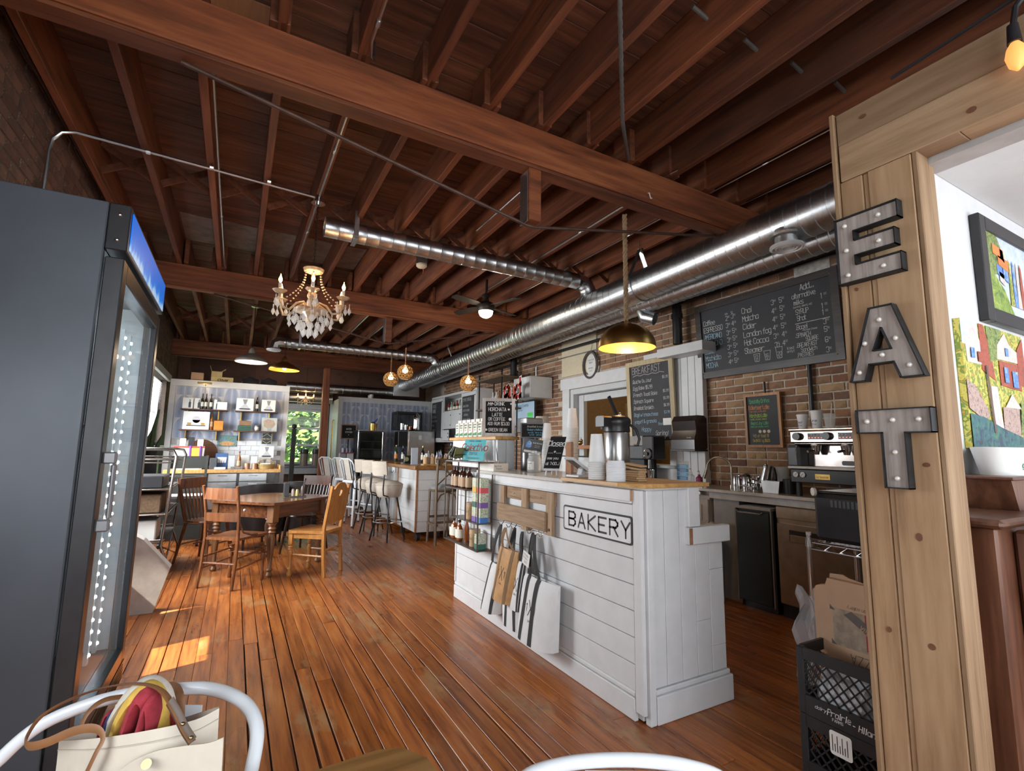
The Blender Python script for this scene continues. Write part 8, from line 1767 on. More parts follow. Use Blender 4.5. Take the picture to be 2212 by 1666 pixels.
# ---------------------------------------------------------------- wallpapered partition with shelves
pw = bpy.data.objects.new('wall_partition', None); COL.objects.link(pw); ORG[pw.name] = Vector((0, 0, 0)); struct(pw, 'wallpapered partition with white frame and tiles')
PY = 8.8
MB().box(-.905, .715, PY, PY+.10, 0, 2.27).build('core', WHITE, pw)
MB().box(-.83, .645, PY-.012, PY-.001, 1.40, 2.17).build('wallpaper', PALM_, pw)
for a in ((-.905, -.831, 2.26, 0), (.646, .715, 2.26, 0)): MB().box(a[0], a[1], PY-.03, PY-.001, 0, 2.171, .003).build('frame_board', WHITE, pw)
MB().box(-.905, .715, PY-.03, PY-.001, 2.172, 2.27, .003).build('frame_board', WHITE, pw)
TILE = plain('white_tile', (.66, .67, .68), .15, var=.05); MB().box(-.83, .645, PY-.006, PY-.001, .90, 1.398).build('grout', plain('grout', (.42, .41, .40), .9), pw)
tme = MB(); tme.box(-.0735, .0735, -.004, .004, -.0365, .0365, .002); tm = tme.mesh('tile', TILE)
for r in range(6):
    for k in range(11):
        x = -.82+.15*k+(.075 if r % 2 else 0)
        if x > .58: continue
        o = bpy.data.objects.new('tile', tm); COL.objects.link(o); o.parent = pw; o.location = (x+.065, PY-.010, .955+r*.076)
SHW = wood('walnut_shelf', (.05, .022, .012), (.10, .045, .022), (.15, .07, .035), axis=0, rough=(.4, .6), gscale=4)
def shelf(x0, x1, z, label):
    e = E('wall_shelf', ((x0+x1)/2, PY-.13, z), label, 'shelf', 'walnut shelves on the wallpaper'); MB().box(x0, x1, PY-.235, PY-.0125, z-.016, z, .002).build('board', SHW, e)
    for x in (x0+.08, x1-.12): MB().box(x-.008, x+.008, PY-.10, PY-.0125, z-.15, z-.017).build('bracket', BRASS, e)
S1, S2 = 1.825, 1.522
shelf(-.735, -.135, S1, 'upper walnut shelf on the half nearest the side window'); shelf(-.735, -.145, S2, 'lower walnut shelf on the half nearest the side window'); shelf(-.035, .555, S1, 'upper walnut shelf on the half nearest the sash window'); shelf(-.04, .565, S2, 'lower walnut shelf on the half nearest the sash window')
GREYP = plain('grey_print', (.25, .25, .26), .5)
def gift(x0, x1, z0, z1, y, label, mat=PAPB, pic=None, d=.09, name='gift_box'):
    e = E(name, ((x0+x1)/2, y, z0), label, 'box'); m = MB(); m.box(x0, x1, y-d, y, z0+.0005, z1, .002); m.build('box', mat, e); fn = onY(y-d-.0005); cx = (x0+x1)/2; h = z1-z0
    if pic == 'decanter':
        for nm, pl, mt in (('printed_neck', [(-.012, .55), (.012, .55), (.03, .92), (-.03, .92)], CHW), ('printed_bowl', [(-.07, .14), (.07, .14), (.055, .22), (.012, .55), (-.012, .55), (-.055, .22)], CHW), ('printed_wine', [(-.075, .14), (-.05, .09), (.05, .09), (.075, .14), (.05, .2), (-.05, .2)], DKP)):
            m = MB(); w2 = (x1-x0)/.2; m.prism([(cx+u*w2, z0+v*h) for u, v in pl], fn, 0, .0006 if mt == CHW else .001); m.build(nm, mt if mt == DKP else GREYP if nm == 'printed_neck' else plain('pale_grey_print', (.5, .5, .51), .5), e)
    elif pic == 'bottle':
        m = MB(); m.prism([(cx+u, z0+v*h) for u, v in ((.01, .1), (.04, .1), (.04, .55), (.03, .65), (.03, .85), (.02, .85), (.02, .65), (.01, .55))], fn, 0, .0006); m.build('printed_bottle', DKP, e)
    elif pic == 'whisky':
        for nm, pl, mt in (('printed_globe', [(cx+.05*math.cos(t*PI/8), z0+.145+.05*math.sin(t*PI/8)) for t in range(16)], plain('pale_grey_print', (.5, .5, .51), .5)), ('printed_whisky', [(cx+.048*math.cos(t*PI/8), z0+.14+.046*math.sin(t*PI/8)) for t in range(8, 17)], MAPLE), ('printed_base', [(cx-.12, z0+.05), (cx+.12, z0+.05), (cx+.12, z0+.064), (cx-.12, z0+.064)], DKP), ('printed_tumbler', [(cx-.11, z0+.066), (cx-.06, z0+.066), (cx-.06, z0+.10), (cx-.11, z0+.10)], CAPG), ('printed_tumbler', [(cx+.06, z0+.066), (cx+.11, z0+.066), (cx+.11, z0+.10), (cx+.06, z0+.10)], CAPG)):
            m = MB(); m.prism(pl, fn, 0, .0006); m.build(nm, mt, e)
    return e
gift(-.715, -.585, S1, 1.985, 8.68, 'white gift box printed with a bottle, nearest the side window on the upper shelf', pic='bottle'); gift(-.575, -.50, S1, 1.985, 8.68, 'narrow white gift box with green top beside the three wine bottles', pic='bottle', d=.07)
for k, x in enumerate((-.472, -.425, -.362)): wine((x, 8.63, S1), ('wine bottle nearest the narrow gift box on the upper shelf', 'middle one of the three dark wine bottles on the upper shelf', 'wine bottle nearest the leaning box on the upper shelf')[k], DKB, CAPR, .72, LAB, 'three wine bottles on the upper shelf', .72)
gift(-.325, -.285, S1, 1.98, 8.68, 'slim leaning white box beside the wine bottles', pic='bottle', d=.05); gift(-.28, -.15, S1, 1.945, 8.68, 'plain white box with a torn corner on the upper shelf')
gift(-.69, -.36, S2, 1.785, 8.70, 'large gift box printed with a globe decanter and two tumblers', pic='whisky', d=.12); wine((-.335, 8.62, S2), 'rose bottle between the globe decanter box and the orange box', AMG, CAPR, .82, KRAFT, None, .75)
gift(-.30, -.18, S2, 1.66, 8.68, 'bright orange box on the lower shelf', plain('bright_orange', (.72, .20, .02), .5))
gift(-.03, .205, S1, 2.015, 8.69, 'white decanter gift box nearest the middle of the upper shelf', pic='decanter', d=.12); wine((.252, 8.62, S1), 'dark wine bottle between the two decanter boxes', DKB, CAPG, .75, LAB, None, .8); gift(.315, .51, S1, 2.01, 8.69, 'white decanter gift box at the sash window end of the upper shelf', pic='decanter', d=.12)
for k in range(3): gift(.015, .195, S2+k*.026, S2+.025+k*.026, 8.66, 'flat green tin, %s of three under the brown box' % ('lowest', 'middle', 'top')[k], plain('dark_green_tin', (.03, .09, .06), .4), d=.1, name='flat_tin')
gift(.03, .19, S2+.079, 1.672, 8.66, 'brown box on top of the flat green tins', plain('brown_box', (.22, .12, .06), .6), d=.1)
e = E('candle_jar', (.27, 8.62, S2), 'white label candle jar on the lower shelf', 'candle'); m = MB(); m.lathe([(0, S2+.0005), (.032, S2+.0005), (.034, S2+.085), (.031, S2+.085)], (.27, 8.62, 0), 16); m.build('glass_wall', plain('smoky_glass', (.2, .2, .18), .1), e); m = MB(); m.lathe([(.0345, S2+.02), (.035, S2+.065)], (.27, 8.62, 0), 16); m.build('label', PAPB, e)
e = E('flower_canvas', (.44, 8.66, S2), 'small canvas painted with pink flowers in a vase', 'painting'); MB().box(.335, .555, 8.64, 8.66, S2+.0005, 1.735).build('canvas', plain('canvas_sage', (.48, .50, .45), .7), e); patch(e, daub('painted_flowers', [(.20, .28, .14), (.45, .20, .20), (.30, .36, .20), (.55, .32, .32), (.42, .45, .36)], 40), [(.37, 1.60), (.42, 1.57), (.50, 1.58), (.53, 1.64), (.50, 1.70), (.42, 1.715), (.36, 1.68)], 8.64, .0006); patch(e, plain('painted_vase', (.30, .36, .34), .6), [(.425, 1.53), (.475, 1.53), (.48, 1.58), (.42, 1.58)], 8.64, .001)
e = E('cake_painting', (-.11, PY-.01, 1.28), 'colourful little painting of a pie on blue brushwork', 'painting'); MB().box(-.24, .015, PY-.03, PY-.0145, 1.282, 1.45).build('canvas', daub('painted_blue_swirl', [(.05, .12, .18), (.18, .30, .42), (.10, .25, .12), (.40, .45, .50), (.20, .22, .35)], 18), e); patch(e, daub('painted_pie', [(.45, .18, .05), (.62, .34, .14), (.70, .45, .22)], 22), [(-.11+.10*math.cos(t*PI/8), 1.325+.035*math.sin(t*PI/8)) for t in range(16)], PY-.03, .0006)
e = E('wine_poster', (.43, PY-.02, 1.33), 'black and gold book lettered wine folly standing on a box', 'book'); MB().box(.355, .50, 8.69, 8.72, 1.325, 1.495).build('cover', DKP, e); m = MB(); fn = onY(8.6895); GOLDP = plain('gold_print', (.55, .45, .22), .5); ctext(m, 'WINE FOLLY', .4275, 1.395, .02, fn, .16, off=.0005, cw=.5); 
for a, b_ in (((.37, 1.44), (.4275, 1.485)), ((.4275, 1.485), (.485, 1.44)), ((.37, 1.375), (.4275, 1.335)), ((.4275, 1.335), (.485, 1.375)), ((.36, 1.33), (.36, 1.49)), ((.495, 1.33), (.495, 1.49))): seg(m, a, b_, .006, fn, .0005)
m.build('gold_lettering', GOLDP, e)
lb = E('picture_light', (-.46, PY-.03, 2.2), 'slim brass picture light above the wallpaper', 'lamp'); MB().box(-.555, -.37, 8.58, 8.61, 2.20, 2.228, .004).build('shade', BRASS, lb); m = MB(); m.tube([(-.46, 8.77, 2.19), (-.46, 8.70, 2.23), (-.46, 8.60, 2.225)], .006, 6); m.build('arm', BRASS, lb); m = MB(); m.cyl((-.465, 8.785, 1.86), (-.455, 8.785, 2.19), .004, n=6); m.build('cord', BRASS, lb)
lamp('picture_light_glow', (-.46, 8.6, 2.17), 1.2, (1, .8, .55), .05)
# counter of the partition
wcn = E('side_counter', (-.1, 8.5, 0), 'pine edged counter with grey steel drawers below the wallpaper', 'counter')
CZ = .955
MB().box(-.83, .60, 8.20, PY-.031, CZ-.05, CZ, .003).build('wooden_top', BUTCH, wcn); MB().box(.60, .625, 8.20, PY-.031, CZ-.05, CZ+.06, .006).build('end_lip', BUTCH, wcn); MB().box(-.83, .55, 8.26, PY-.031, 0, CZ-.052).build('carcass', DSTEEL, wcn)
for x0, x1 in ((-.80, -.33), (-.30, .05), (.085, .44)):
    for z0, z1 in ((.785, .895), (.40, .775)): q = MB(); q.box(x0, x1, 8.24, 8.259, z0, z1, .003); d = q.build('drawer', STEEL, wcn); q = MB(); q.tube([(x0+.12, 8.238, z1-.03), (x0+.12, 8.22, z1-.03), (x1-.12, 8.22, z1-.03), (x1-.12, 8.238, z1-.03)], .005, 6); q.build('drawer_pull', CHROME, d)
e = E('gift_tote', (-.5, 8.35, CZ), 'stuffed tote with red rim and purple edged yellow pocket', 'tote bag'); CZb = CZ+.0005
m = MB(); m.prism([(-.72, 0), (-.39, 0), (-.375, .30), (-.74, .30)], lambda u, v, w_: Vector((u, 8.30+w_, CZb+v)), 0, .14); m.build('bag_body', plain('grey_canvas', (.42, .41, .40), .8), e); m = MB(); m.box(-.745, -.37, 8.295, 8.445, CZb+.30, CZb+.325, .004); m.build('red_rim', plain('red_trim', (.50, .05, .03), .7), e); m = MB(); m.box(-.54, -.42, 8.29, 8.299, CZb+.10, CZb+.30, .004); m.build('yellow_pocket', plain('mustard_canvas', (.60, .38, .04), .8), e)
for x in (-.545, -.425): m = MB(); m.tube([(x, 8.288, CZb+.02), (x, 8.286, CZb+.2), (x, 8.288, CZb+.33)], [(.012, .003)]*3, 6, flat=(1, 0, 0)); m.build('purple_strap', plain('purple_webbing', (.16, .05, .30), .8), e)
for k, (x, h) in enumerate(((-.68, .10), (-.58, .12), (-.47, .09))): MB().box(x, x+.07, 8.34, 8.40, CZb+.31, CZb+.33+h).build('packed_box', (PAPB, BLACK, PAPB)[k], e)
e = E('round_board', (-.42, 8.68, CZ), 'round walnut serving board leaning on the tiles', 'board'); m = MB(); m.cyl((-.43, 8.66, CZ+.215), (-.43, 8.685, CZ+.22), .21, n=36); m.build('disc', SHW, e); MB().box(-.48, -.38, 8.62, 8.70, CZb, CZb+.006).build('stand', BRASS, e)
for k, (nm, x0, x1, y, d, h, mt, lab) in enumerate((('card_reader', -.30, -.21, 8.33, .09, .16, plain('charcoal_plastic', (.06, .065, .07), .4), 'dark till card reader on the side counter'), ('glassware_box', -.235, -.08, 8.42, .08, .225, plain('blue_box', (.04, .10, .24), .5), 'blue box picturing drinking glasses on the side counter'), ('tablet_slab', -.235, -.095, 8.28, .10, .03, POSW, 'flat white tablet on the side counter'), ('steel_dispenser', -.075, .015, 8.38, .08, .20, STEEL, 'steel box dispenser on the side counter'), ('newspaper', -.035, .12, 8.28, .12, .035, plain('newsprint', (.20, .20, .20), .8, var=.5, scale=60), 'folded newspapers on the side counter'), ('book', .09, .20, 8.45, .06, .20, PAPB, 'white booklet leaning on the side counter'), ('steel_dispenser', .215, .31, 8.42, .08, .19, STEEL, 'second steel canister near the basket'))):
    m = MB(); m.box(x0, x1, y-d/2, y+d/2, CZb, CZb+h, .004); o = tag(m.build(nm, mt), lab, nm.replace('_', ' '))
    if nm == 'glassware_box':
        for j in range(4): q = MB(); q.prism([(x0+.03+j*.028, CZb+.09), (x0+.05+j*.028, CZb+.09), (x0+.055+j*.028, CZb+.17), (x0+.025+j*.028, CZb+.17)], onY(y-d/2), 0, .001); q.build('printed_glass', PAPB, o)
wine((.067, 8.34, CZ), 'rose wine bottle standing on the side counter', AMG, CAPR, .8, KRAFT, None, .9)
for k, x in enumerate((.175, .272)): e = E('copper_cup', (x, 8.27, CZ), ('copper cup nearer the newspapers', 'copper cup nearer the basket')[k], 'cup'); m = MB(); m.lathe([(0, CZb), (.034, CZb), (.035, CZb+.085), (.032, CZb+.085), (.030, CZb+.01)], (x, 8.27, 0), 18); m.build('cup_wall', plain('brushed_copper', (.50, .28, .18), .4, .6), e)
e = E('wicker_basket', (.42, 8.32, CZ), 'shallow wicker basket of packets on the side counter', 'basket'); m = MB()
for k in range(6): m.tube([(.42+.105*(1+.03*k)*math.cos(2*PI*i/26), 8.32+.075*(1+.03*k)*math.sin(2*PI*i/26), CZb+.008+k*.012) for i in range(26)], .007, 5, closed=True)
m.build('woven_wall', plain('straw_wicker', (.42, .30, .12), .8, var=.3, scale=50), e); m = MB(); m.tube([(.42-.11*math.cos(t*PI/10), 8.32, CZb+.07+.075*math.sin(t*PI/10)) for t in range(11)], .005, 6); m.build('handle', plain('straw_wicker', (.42, .30, .12), .8), e); m = MB(); m.box(.35, .48, 8.28, 8.36, CZb+.004, CZb+.085); m.build('packets', BAGW, e)
gift(.335, .535, CZ+.155, CZ+.34, 8.70, 'white decanter box stacked above another at the end of the side counter', pic='decanter', d=.12); gift(.335, .50, CZ, CZ+.152, 8.70, 'lower decanter box at the end of the side counter', pic='decanter', d=.12)
# things on top of the partition
for k, (x0, x1, z1, mt, lab) in enumerate(((-.66, -.50, 2.39, CARD, 'small cardboard box on top of the partition'), (-.40, -.10, 2.345, plain('buff_cardboard', (.52, .42, .20), .7), 'wide buff box lettered clover on top of the partition'))):
    m = MB(); m.box(x0, x1, PY-.0, PY+.095, 2.2705, z1, .003); o = tag(m.build('storage_box', mt), lab, 'box')
    if k: m = MB(); ctext(m, 'clover', -.23, 2.285, .035, onY(PY-.001), .2); m.build('lettering', INK, o)
m = MB(); m.box(-.40, -.255, PY+.0, PY+.09, 2.3455, 2.43, .003); m.xbox((-.41, PY+.04, 2.47), (.006, .08, .09), (0, -.3, 0)); m.xbox((-.24, PY+.04, 2.45), (.006, .08, .07), (0, .9, 0)); tag(m.build('storage_box', plain('buff_cardboard', (.52, .42, .20), .7)), 'open buff box with raised flaps on the clover box', 'box')
for k in range(2): m = MB(); m.grid(lambda u, v: (.02+k*.26+.24*u, PY+.0+.09*v, 2.275+(.06+.05*math.sin(PI*u)+.01*math.sin(13*u+5*v))*math.sin(PI*min(1, .15+.85*v))), 10, 6, thick=.03); tag(m.build('black_bag', plain('black_plastic', (.02, .02, .022), .4)), ('crumpled black bag next to the clover box', 'crumpled black bag at the sash window end of the partition')[k], 'bag')
# airpot table at the far window with guitar
ft = E('window_table', (1.35, 12.7, 0), 'dark narrow table under the sash window', 'table'); MB().box(.75, 1.95, 12.5, 12.93, .80, .84, .004).build('top', plain('slate_top', (.14, .17, .20), .2), ft); MB().box(.80, 1.9, 12.52, 12.54, .66, .795).build('apron', GRY, ft)
for x in (.78, 1.92):
    for y in (12.53, 12.9): MB().box(x-.025, x+.025, y-.025, y+.025, 0, .799).build('leg', GRY, ft)
for k, x in enumerate((1.44, 1.70)):
    e = E('airpot', (x, 12.65, .84), ('airpot beside the dark guitar at the sash window', 'airpot with raised handle at the sash window')[k], 'airpot', 'airpots at the sash window'); m = MB(); m.lathe([(0, .8405), (.085, .8405), (.085, 1.12)], (x, 12.65, 0), 18); m.build('steel_body', plain('brown_airpot', (.20, .15, .12), .4, .3), e); m = MB(); m.lathe([(.088, 1.12), (.095, 1.17), (.08, 1.23), (0, 1.24)], (x, 12.65, 0), 18); m.tube([(x-.09, 12.65, 1.15), (x, 12.65, 1.24+.07*k), (x+.09, 12.65, 1.15)], .01, 6); m.build('lid', BLACK, e)
e = E('wooden_post', (1.22, 12.0, 0), 'dark newel post with round finial before the sash window', 'post'); m = MB(); m.box(1.08, 1.17, 11.96, 12.05, 0, 1.68, .006); m.build('shaft', DGR, e); m = MB(); m.ball((1.125, 12.0, 1.735), .055, 14, 8); m.build('finial', DGR, e)
e = E('guitar', (1.0, 12.6, .84), 'dark guitar hanging beside the sash window', 'guitar'); m = MB(); m.prism([(.92+.13*math.cos(t*PI/10)*(1 if t < 10 else .85), 1.15+.2*math.sin(t*PI/10)) for t in range(20)], onY(12.7), 0, .07); m.build('body', ESP, e); m = MB(); m.box(.90, .94, 12.62, 12.65, 1.33, 1.85); m.build('neck', ESP, e); m = MB(); m.box(.885, .955, 12.62, 12.65, 1.85, 1.98); m.build('headstock', BLACK, e); m = MB(); m.box(.86, .98, 12.6, 12.75, .8405, .96); m.build('stand', BLACK, e)
# trees outside the far window
FOL = plain('sunlit_leaves', (.22, .40, .06), .6, var=.5, scale=8); FOLD = plain('shaded_leaves', (.05, .14, .03), .6, var=.4, scale=8)  # two leaf greens with sun and shade put into the colour
gl = MB(); gl.box(-30, 30, 13.6, 40, -.3, -.05); struct(gl.build('ground_outside', plain('outside_grass', (.10, .18, .05), .9)))
for k, (x, y, r, lab) in enumerate(((2.2, 16.5, 1.7, 'nearest green tree outside the sash window'), (4.2, 19.0, 2.4, 'green tree farther off outside the sash window'), (.2, 20.0, 2.6, 'broad green tree outside behind the partition'))):
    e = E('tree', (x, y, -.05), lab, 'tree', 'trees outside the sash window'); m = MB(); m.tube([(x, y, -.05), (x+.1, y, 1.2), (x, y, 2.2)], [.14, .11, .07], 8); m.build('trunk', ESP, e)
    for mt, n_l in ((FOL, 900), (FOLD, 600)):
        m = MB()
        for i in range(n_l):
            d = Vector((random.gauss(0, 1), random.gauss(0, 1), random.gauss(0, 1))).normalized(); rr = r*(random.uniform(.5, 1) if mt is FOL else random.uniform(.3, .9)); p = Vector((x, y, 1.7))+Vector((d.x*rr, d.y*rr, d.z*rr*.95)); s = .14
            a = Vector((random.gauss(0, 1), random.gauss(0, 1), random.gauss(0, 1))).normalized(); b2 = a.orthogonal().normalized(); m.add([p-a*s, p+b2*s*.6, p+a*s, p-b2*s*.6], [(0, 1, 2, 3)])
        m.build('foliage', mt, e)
# ---------------------------------------------------------------- foreground: white metal chairs, canvas bag, table corner
FW = plain('white_glossy_metal', (.74, .77, .80), .22, var=.03)
fc_ = E('metal_chair', (-.20, 1.235, 0), 'white metal chair carrying the canvas bag in the bottom corner', 'chair', 'white metal chairs in front')
def arc(ctrl, n=22):
    P = [Vector(c) for c in ctrl]; P = [2*P[0]-P[1]]+P+[2*P[-1]-P[-2]]; out = []
    for i in range(1, len(P)-2):
        for k in range(n//(len(P)-3)+1):
            t = k/(n//(len(P)-3)+1); a, b_, c, d = P[i-1:i+3]; out.append(tuple(.5*((2*b_)+(-a+c)*t+(2*a-5*b_+4*c-d)*t*t+(-a+3*b_-3*c+d)*t**3)))
    out.append(tuple(P[-2])); return out
def metal_chair(e, cx, cy, rz, zt):
    """white bent tube chair, origin under the seat; back towards +Y local"""
    R = Matrix.Rotation(rz, 3, 'Z'); P = lambda x, y, z: Vector((cx, cy, 0))+R @ Vector((x, y, z))
    m = MB(); m.tube([P(*q) for q in arc([(-.20, .18, .44), (-.228, .235, .57), (-.235, .26, zt-.10), (-.20, .273, zt-.03), (-.12, .28, zt-.003), (0, .285, zt+.004), (.12, .28, zt-.003), (.20, .273, zt-.03), (.235, .26, zt-.10), (.228, .235, .57), (.20, .18, .44)], 60)], .0125, 10); m.build('back_hoop', FW, e)
    m = MB(); m.grid(lambda u, v: P(-.075+.15*u, .19+.085*v, .45+(zt-.46)*v), 2, 4, thick=.003); m.build('back_splat', FW, e)
    m = MB(); m.prism([(-.18, -.18), (.18, -.18), (.2, .1), (.18, .19), (-.18, .19), (-.2, .1)], lambda u, v, w_: P(u, v, .435+w_), 0, .018); m.build('seat', FW, e)
    for sx in (-1, 1):
        for sy in (-1, 1): m = MB(); m.tube([P(sx*.22, sy*.22, 0), P(sx*.17, sy*.165, .44)], [(.012, .016), (.02, .026)], 6); m.build('leg', FW, e)
RC_ = (-.15, 1.07); HOOP = [(-0.384, 1.382, 0.638), (-0.355, 1.395, 0.687), (-0.291, 1.389, 0.742), (-0.178, 1.357, 0.778), (-0.054, 1.285, 0.797), (0.006, 1.237, 0.800), (0.055, 1.166, 0.794), (0.075, 1.107, 0.770), (0.069, 1.065, 0.726), (0.054, 1.021, 0.681)]  # hoop, bag, strap and blanket points traced from image pixels, scaled about the camera
m = MB(); m.tube(arc([(-.33, 1.25, .45)]+HOOP+[(.06, .96, .45)], 66), .0125, 10); m.build('back_hoop', FW, fc_)
m = MB(); m.grid(lambda u, v: (-.17+.15*u, 1.20-.08*u+.10*v, .45+.335*v), 2, 4, thick=.003); m.build('back_splat', FW, fc_)
m = MB(); m.prism([(-.36, .93), (.0, .84), (.08, 1.02), (.04, 1.13), (-.30, 1.26), (-.37, 1.12)], lambda u, v, w_: Vector((u, v, .435+w_)), 0, .018); m.build('seat', FW, fc_)
for a, b_ in (((-.34, .95), (-.38, .90)), ((.0, .87), (.03, .82)), ((-.31, 1.22), (-.35, 1.28)), ((.04, 1.1), (.08, 1.14))): m = MB(); m.tube([(b_[0], b_[1], 0), (a[0], a[1], .436)], [(.012, .016), (.02, .026)], 6); m.build('leg', FW, fc_)
fc2 = E('metal_chair', (.565, .55, 0), 'white metal chair whose back just shows at the bottom edge', 'chair', 'white metal chairs in front'); metal_chair(fc2, .565, .55, -.50, .70)
wt2 = E('cafe_table', (.16, .55, 0), 'warm brown table corner at the bottom edge', 'table')
m = MB(); m.prism([(-.40, .93), (.27, .985), (.315, .97), (.345, .92), (.40, .20), (-.34, .14)], lambda u, v, w_: Vector((u, v, .715+w_)), 0, .028); m.build('tabletop', wood('warm_table_wood', (.16, .075, .02), (.26, .13, .04), (.34, .185, .065), axis=0, rough=(.25, .4), gscale=2, rand=0), wt2)
m = MB(); m.cyl((.02, .55, .02), (.02, .55, .714), .035, n=16); m.build('pedestal', BLACKM, wt2); m = MB(); m.lathe([(.24, 0), (.24, .015), (.05, .035), (0, .035)], (.02, .55, 0), 24); m.build('base', BLACKM, wt2)
# canvas bag on the chair
CNV = plain('cream_canvas', (.62, .55, .45), .85, var=.07, scale=20); LTH = plain('tan_leather', (.26, .115, .045), .5, var=.15); LTD = plain('dark_leather', (.08, .045, .025), .45); BRS = plain('brass_stud', (.45, .33, .16), .3, 1)
bg_ = E('canvas_bag', (-.13, 1.1, .455), 'cream canvas shoulder bag with leather straps resting on the white chair', 'bag')
RIM = arc([(-0.243, 1.264, 0.754), (-0.189, 1.186, 0.781), (-0.143, 1.135, 0.799), (-0.101, 1.103, 0.811), (-0.054, 1.083, 0.819), (-0.020, 1.086, 0.820), (0.010, 1.098, 0.825)], 18); RBK = arc([(-0.250, 1.299, 0.742), (-0.208, 1.297, 0.747), (-0.164, 1.287, 0.747), (-0.118, 1.269, 0.751), (-0.061, 1.220, 0.768), (-0.023, 1.173, 0.792), (0.009, 1.122, 0.818)], 18); NR = min(len(RIM), len(RBK))-1
def pl(L, u): t = u*(len(L)-1); i = min(int(t), len(L)-2); return Vector(L[i]).lerp(Vector(L[i+1]), t-i)
def fro(u, v): a = pl(RIM, u); b_ = Vector((a.x*1.02+.01, a.y-.035, .4545)); p = b_.lerp(a, v); return p+Vector((0, -.030*math.sin(PI*v)*math.sin(PI*u)+.004*math.sin(11*u+4*v)*(1-v), 0))
def bak(u, v): a = pl(RBK, u); b_ = Vector((a.x*1.02+.01, a.y+.0, .4545)); return b_.lerp(a, v)
m = MB(); m.grid(fro, 20, 12, thick=.003); m.grid(lambda u, v: bak(1-u, v), 20, 12, thick=.003)
for u0 in (0, 1): m.grid(lambda q, v: fro(u0, v).lerp(bak(u0, v), q if u0 else 1-q), 3, 12)
m.grid(lambda u, q: bak(u, 0).lerp(fro(u, 0), q), 20, 2); m.build('bag_body', CNV, bg_)
m = MB()
for a, b_ in ((0.0, .02),): m.tube([fro(i/30, .955)+Vector((0, -.002, 0)) for i in range(31)], .0012, 4)
m.build('rim_stitching', plain('bag_thread', (.50, .44, .35), .9), bg_)
PKT = arc([(-0.131, 1.101, 0.756), (-0.108, 1.086, 0.776), (-0.076, 1.066, 0.792), (-0.036, 1.046, 0.799), (-0.003, 1.035, 0.800), (0.019, 1.029, 0.806)], 16); m = MB(); m.grid(lambda u, v: (lambda a: Vector((a.x+.01*(1-v), a.y-.012*math.sin(PI*v), .456+(a.z-.456)*v)))(pl(PKT, u)), 16, 8, thick=.003); m.build('front_pocket', CNV, bg_)
m = MB(); c_ = Vector([(-0.089, 1.058, 0.779)][0]); nn = Vector((.1, -.9, .45)).normalized(); m.cyl(c_+nn*-.008, c_+nn*.003, .0075, n=18); m.cyl(c_+nn*.003, c_+nn*.006, .0038, n=12); m.build('snap', BRS, bg_)
def strap(pts, mat, nm, w_=.0072): m = MB(); m.tube(pts, [(w_, .0020)]*len(pts), 6, flat=(0, .6, 1)); return m.build(nm, mat, bg_)
STR = arc([(-0.178, 1.133, 0.750), (-0.168, 1.130, 0.779), (-0.161, 1.138, 0.799), (-0.176, 1.156, 0.809), (-0.210, 1.187, 0.799), (-0.253, 1.222, 0.774), (-0.284, 1.256, 0.760), (-0.296, 1.292, 0.761), (-0.283, 1.311, 0.785), (-0.242, 1.300, 0.810), (-0.187, 1.250, 0.839), (-0.128, 1.169, 0.867), (-0.085, 1.123, 0.867), (-0.057, 1.081, 0.844), (-0.040, 1.056, 0.822), (-0.026, 1.040, 0.806)], 60); strap(STR, LTH, 'shoulder_strap'); s1 = strap([Vector(q)+Vector((0, -.003, .002)) for q in STR[-13:]], LTD, 'strap_end', .0085)
for q in (STR[-2], STR[-7]): m = MB(); m.ball(Vector(q)+Vector((0, -.006, .005)), .0032, 8, 5); m.build('rivet', BRS, s1)
strap(arc([(-0.225, 1.315, 0.743), (-0.215, 1.320, 0.772), (-0.190, 1.326, 0.788), (-0.137, 1.333, 0.784), (-0.084, 1.301, 0.804), (-0.060, 1.236, 0.807), (-0.053, 1.216, 0.763)], 30), LTH, 'rear_strap')
bl = E('knitted_blanket', (-.12, 1.15, .7), 'striped red yellow and blue wool blanket stuffed in the canvas bag', 'blanket')
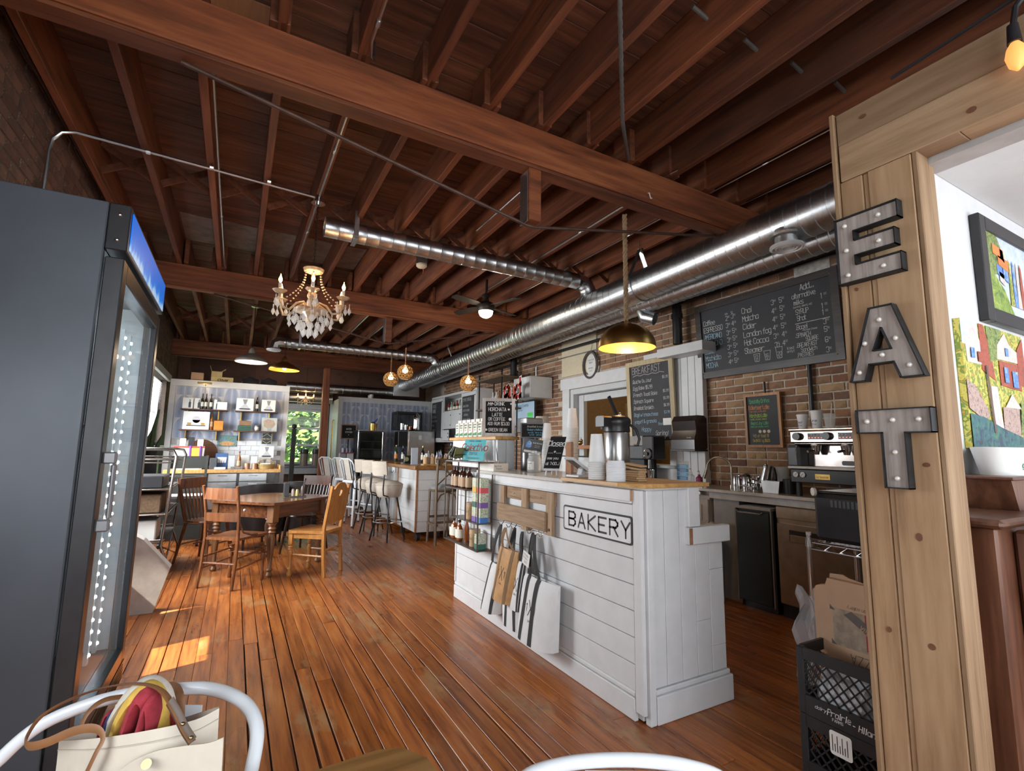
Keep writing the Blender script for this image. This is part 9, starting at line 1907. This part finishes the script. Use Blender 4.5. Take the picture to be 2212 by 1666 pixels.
YW, RW, BW2, CW = plain('mustard_wool', (.66, .42, .08), .95, var=.15, scale=90), plain('red_wool', (.36, .03, .045), .95, var=.2, scale=90), plain('navy_wool', (.03, .04, .14), .95, var=.2, scale=90), plain('cream_wool', (.60, .56, .48), .95, var=.1, scale=90)
for nm, mt, th, pts in (('outer_fold', CW, .0085, [(-0.161, 1.218, 0.756), (-0.156, 1.209, 0.799), (-0.136, 1.192, 0.842), (-0.109, 1.174, 0.861), (-0.084, 1.163, 0.842), (-0.072, 1.162, 0.800), (-0.066, 1.164, 0.766)]),
        ('yellow_fold', YW, .011, [(-0.149, 1.195, 0.764), (-0.141, 1.177, 0.810), (-0.124, 1.162, 0.846), (-0.106, 1.150, 0.860), (-0.090, 1.144, 0.844), (-0.082, 1.144, 0.806), (-0.077, 1.146, 0.777)]),
        ('red_fold', RW, .010, [(-0.134, 1.171, 0.772), (-0.125, 1.153, 0.813), (-0.116, 1.143, 0.846), (-0.106, 1.135, 0.858), (-0.097, 1.133, 0.842), (-0.100, 1.140, 0.809), (-0.108, 1.148, 0.780)]),
        ('red_fold', RW, .007, [(-0.107, 1.140, 0.780), (-0.104, 1.130, 0.814), (-0.099, 1.123, 0.843), (-0.094, 1.119, 0.851), (-0.090, 1.125, 0.821), (-0.090, 1.137, 0.785)]),
        ('navy_fold', BW2, .008, [(-0.170, 1.224, 0.748), (-0.163, 1.215, 0.782), (-0.158, 1.218, 0.800), (-0.152, 1.216, 0.787), (-0.147, 1.218, 0.753)]),
        ('red_fold', RW, .006, [(-0.178, 1.245, 0.740), (-0.173, 1.237, 0.774), (-0.166, 1.237, 0.797), (-0.158, 1.235, 0.784)]),
        ('red_fold', RW, .009, [(-0.070, 1.174, 0.763), (-0.070, 1.168, 0.801), (-0.075, 1.184, 0.816), (-0.061, 1.163, 0.801), (-0.054, 1.155, 0.779)])):
    q = arc(pts, 30); q = [(q[0][0], q[0][1], .50)]+q+[(q[-1][0], q[-1][1], .50)]
    m = MB(); m.tube(q, [(.022, th)]*len(q), 8, flat=(.3, 1, .35)); m.build(nm, mt, bl)
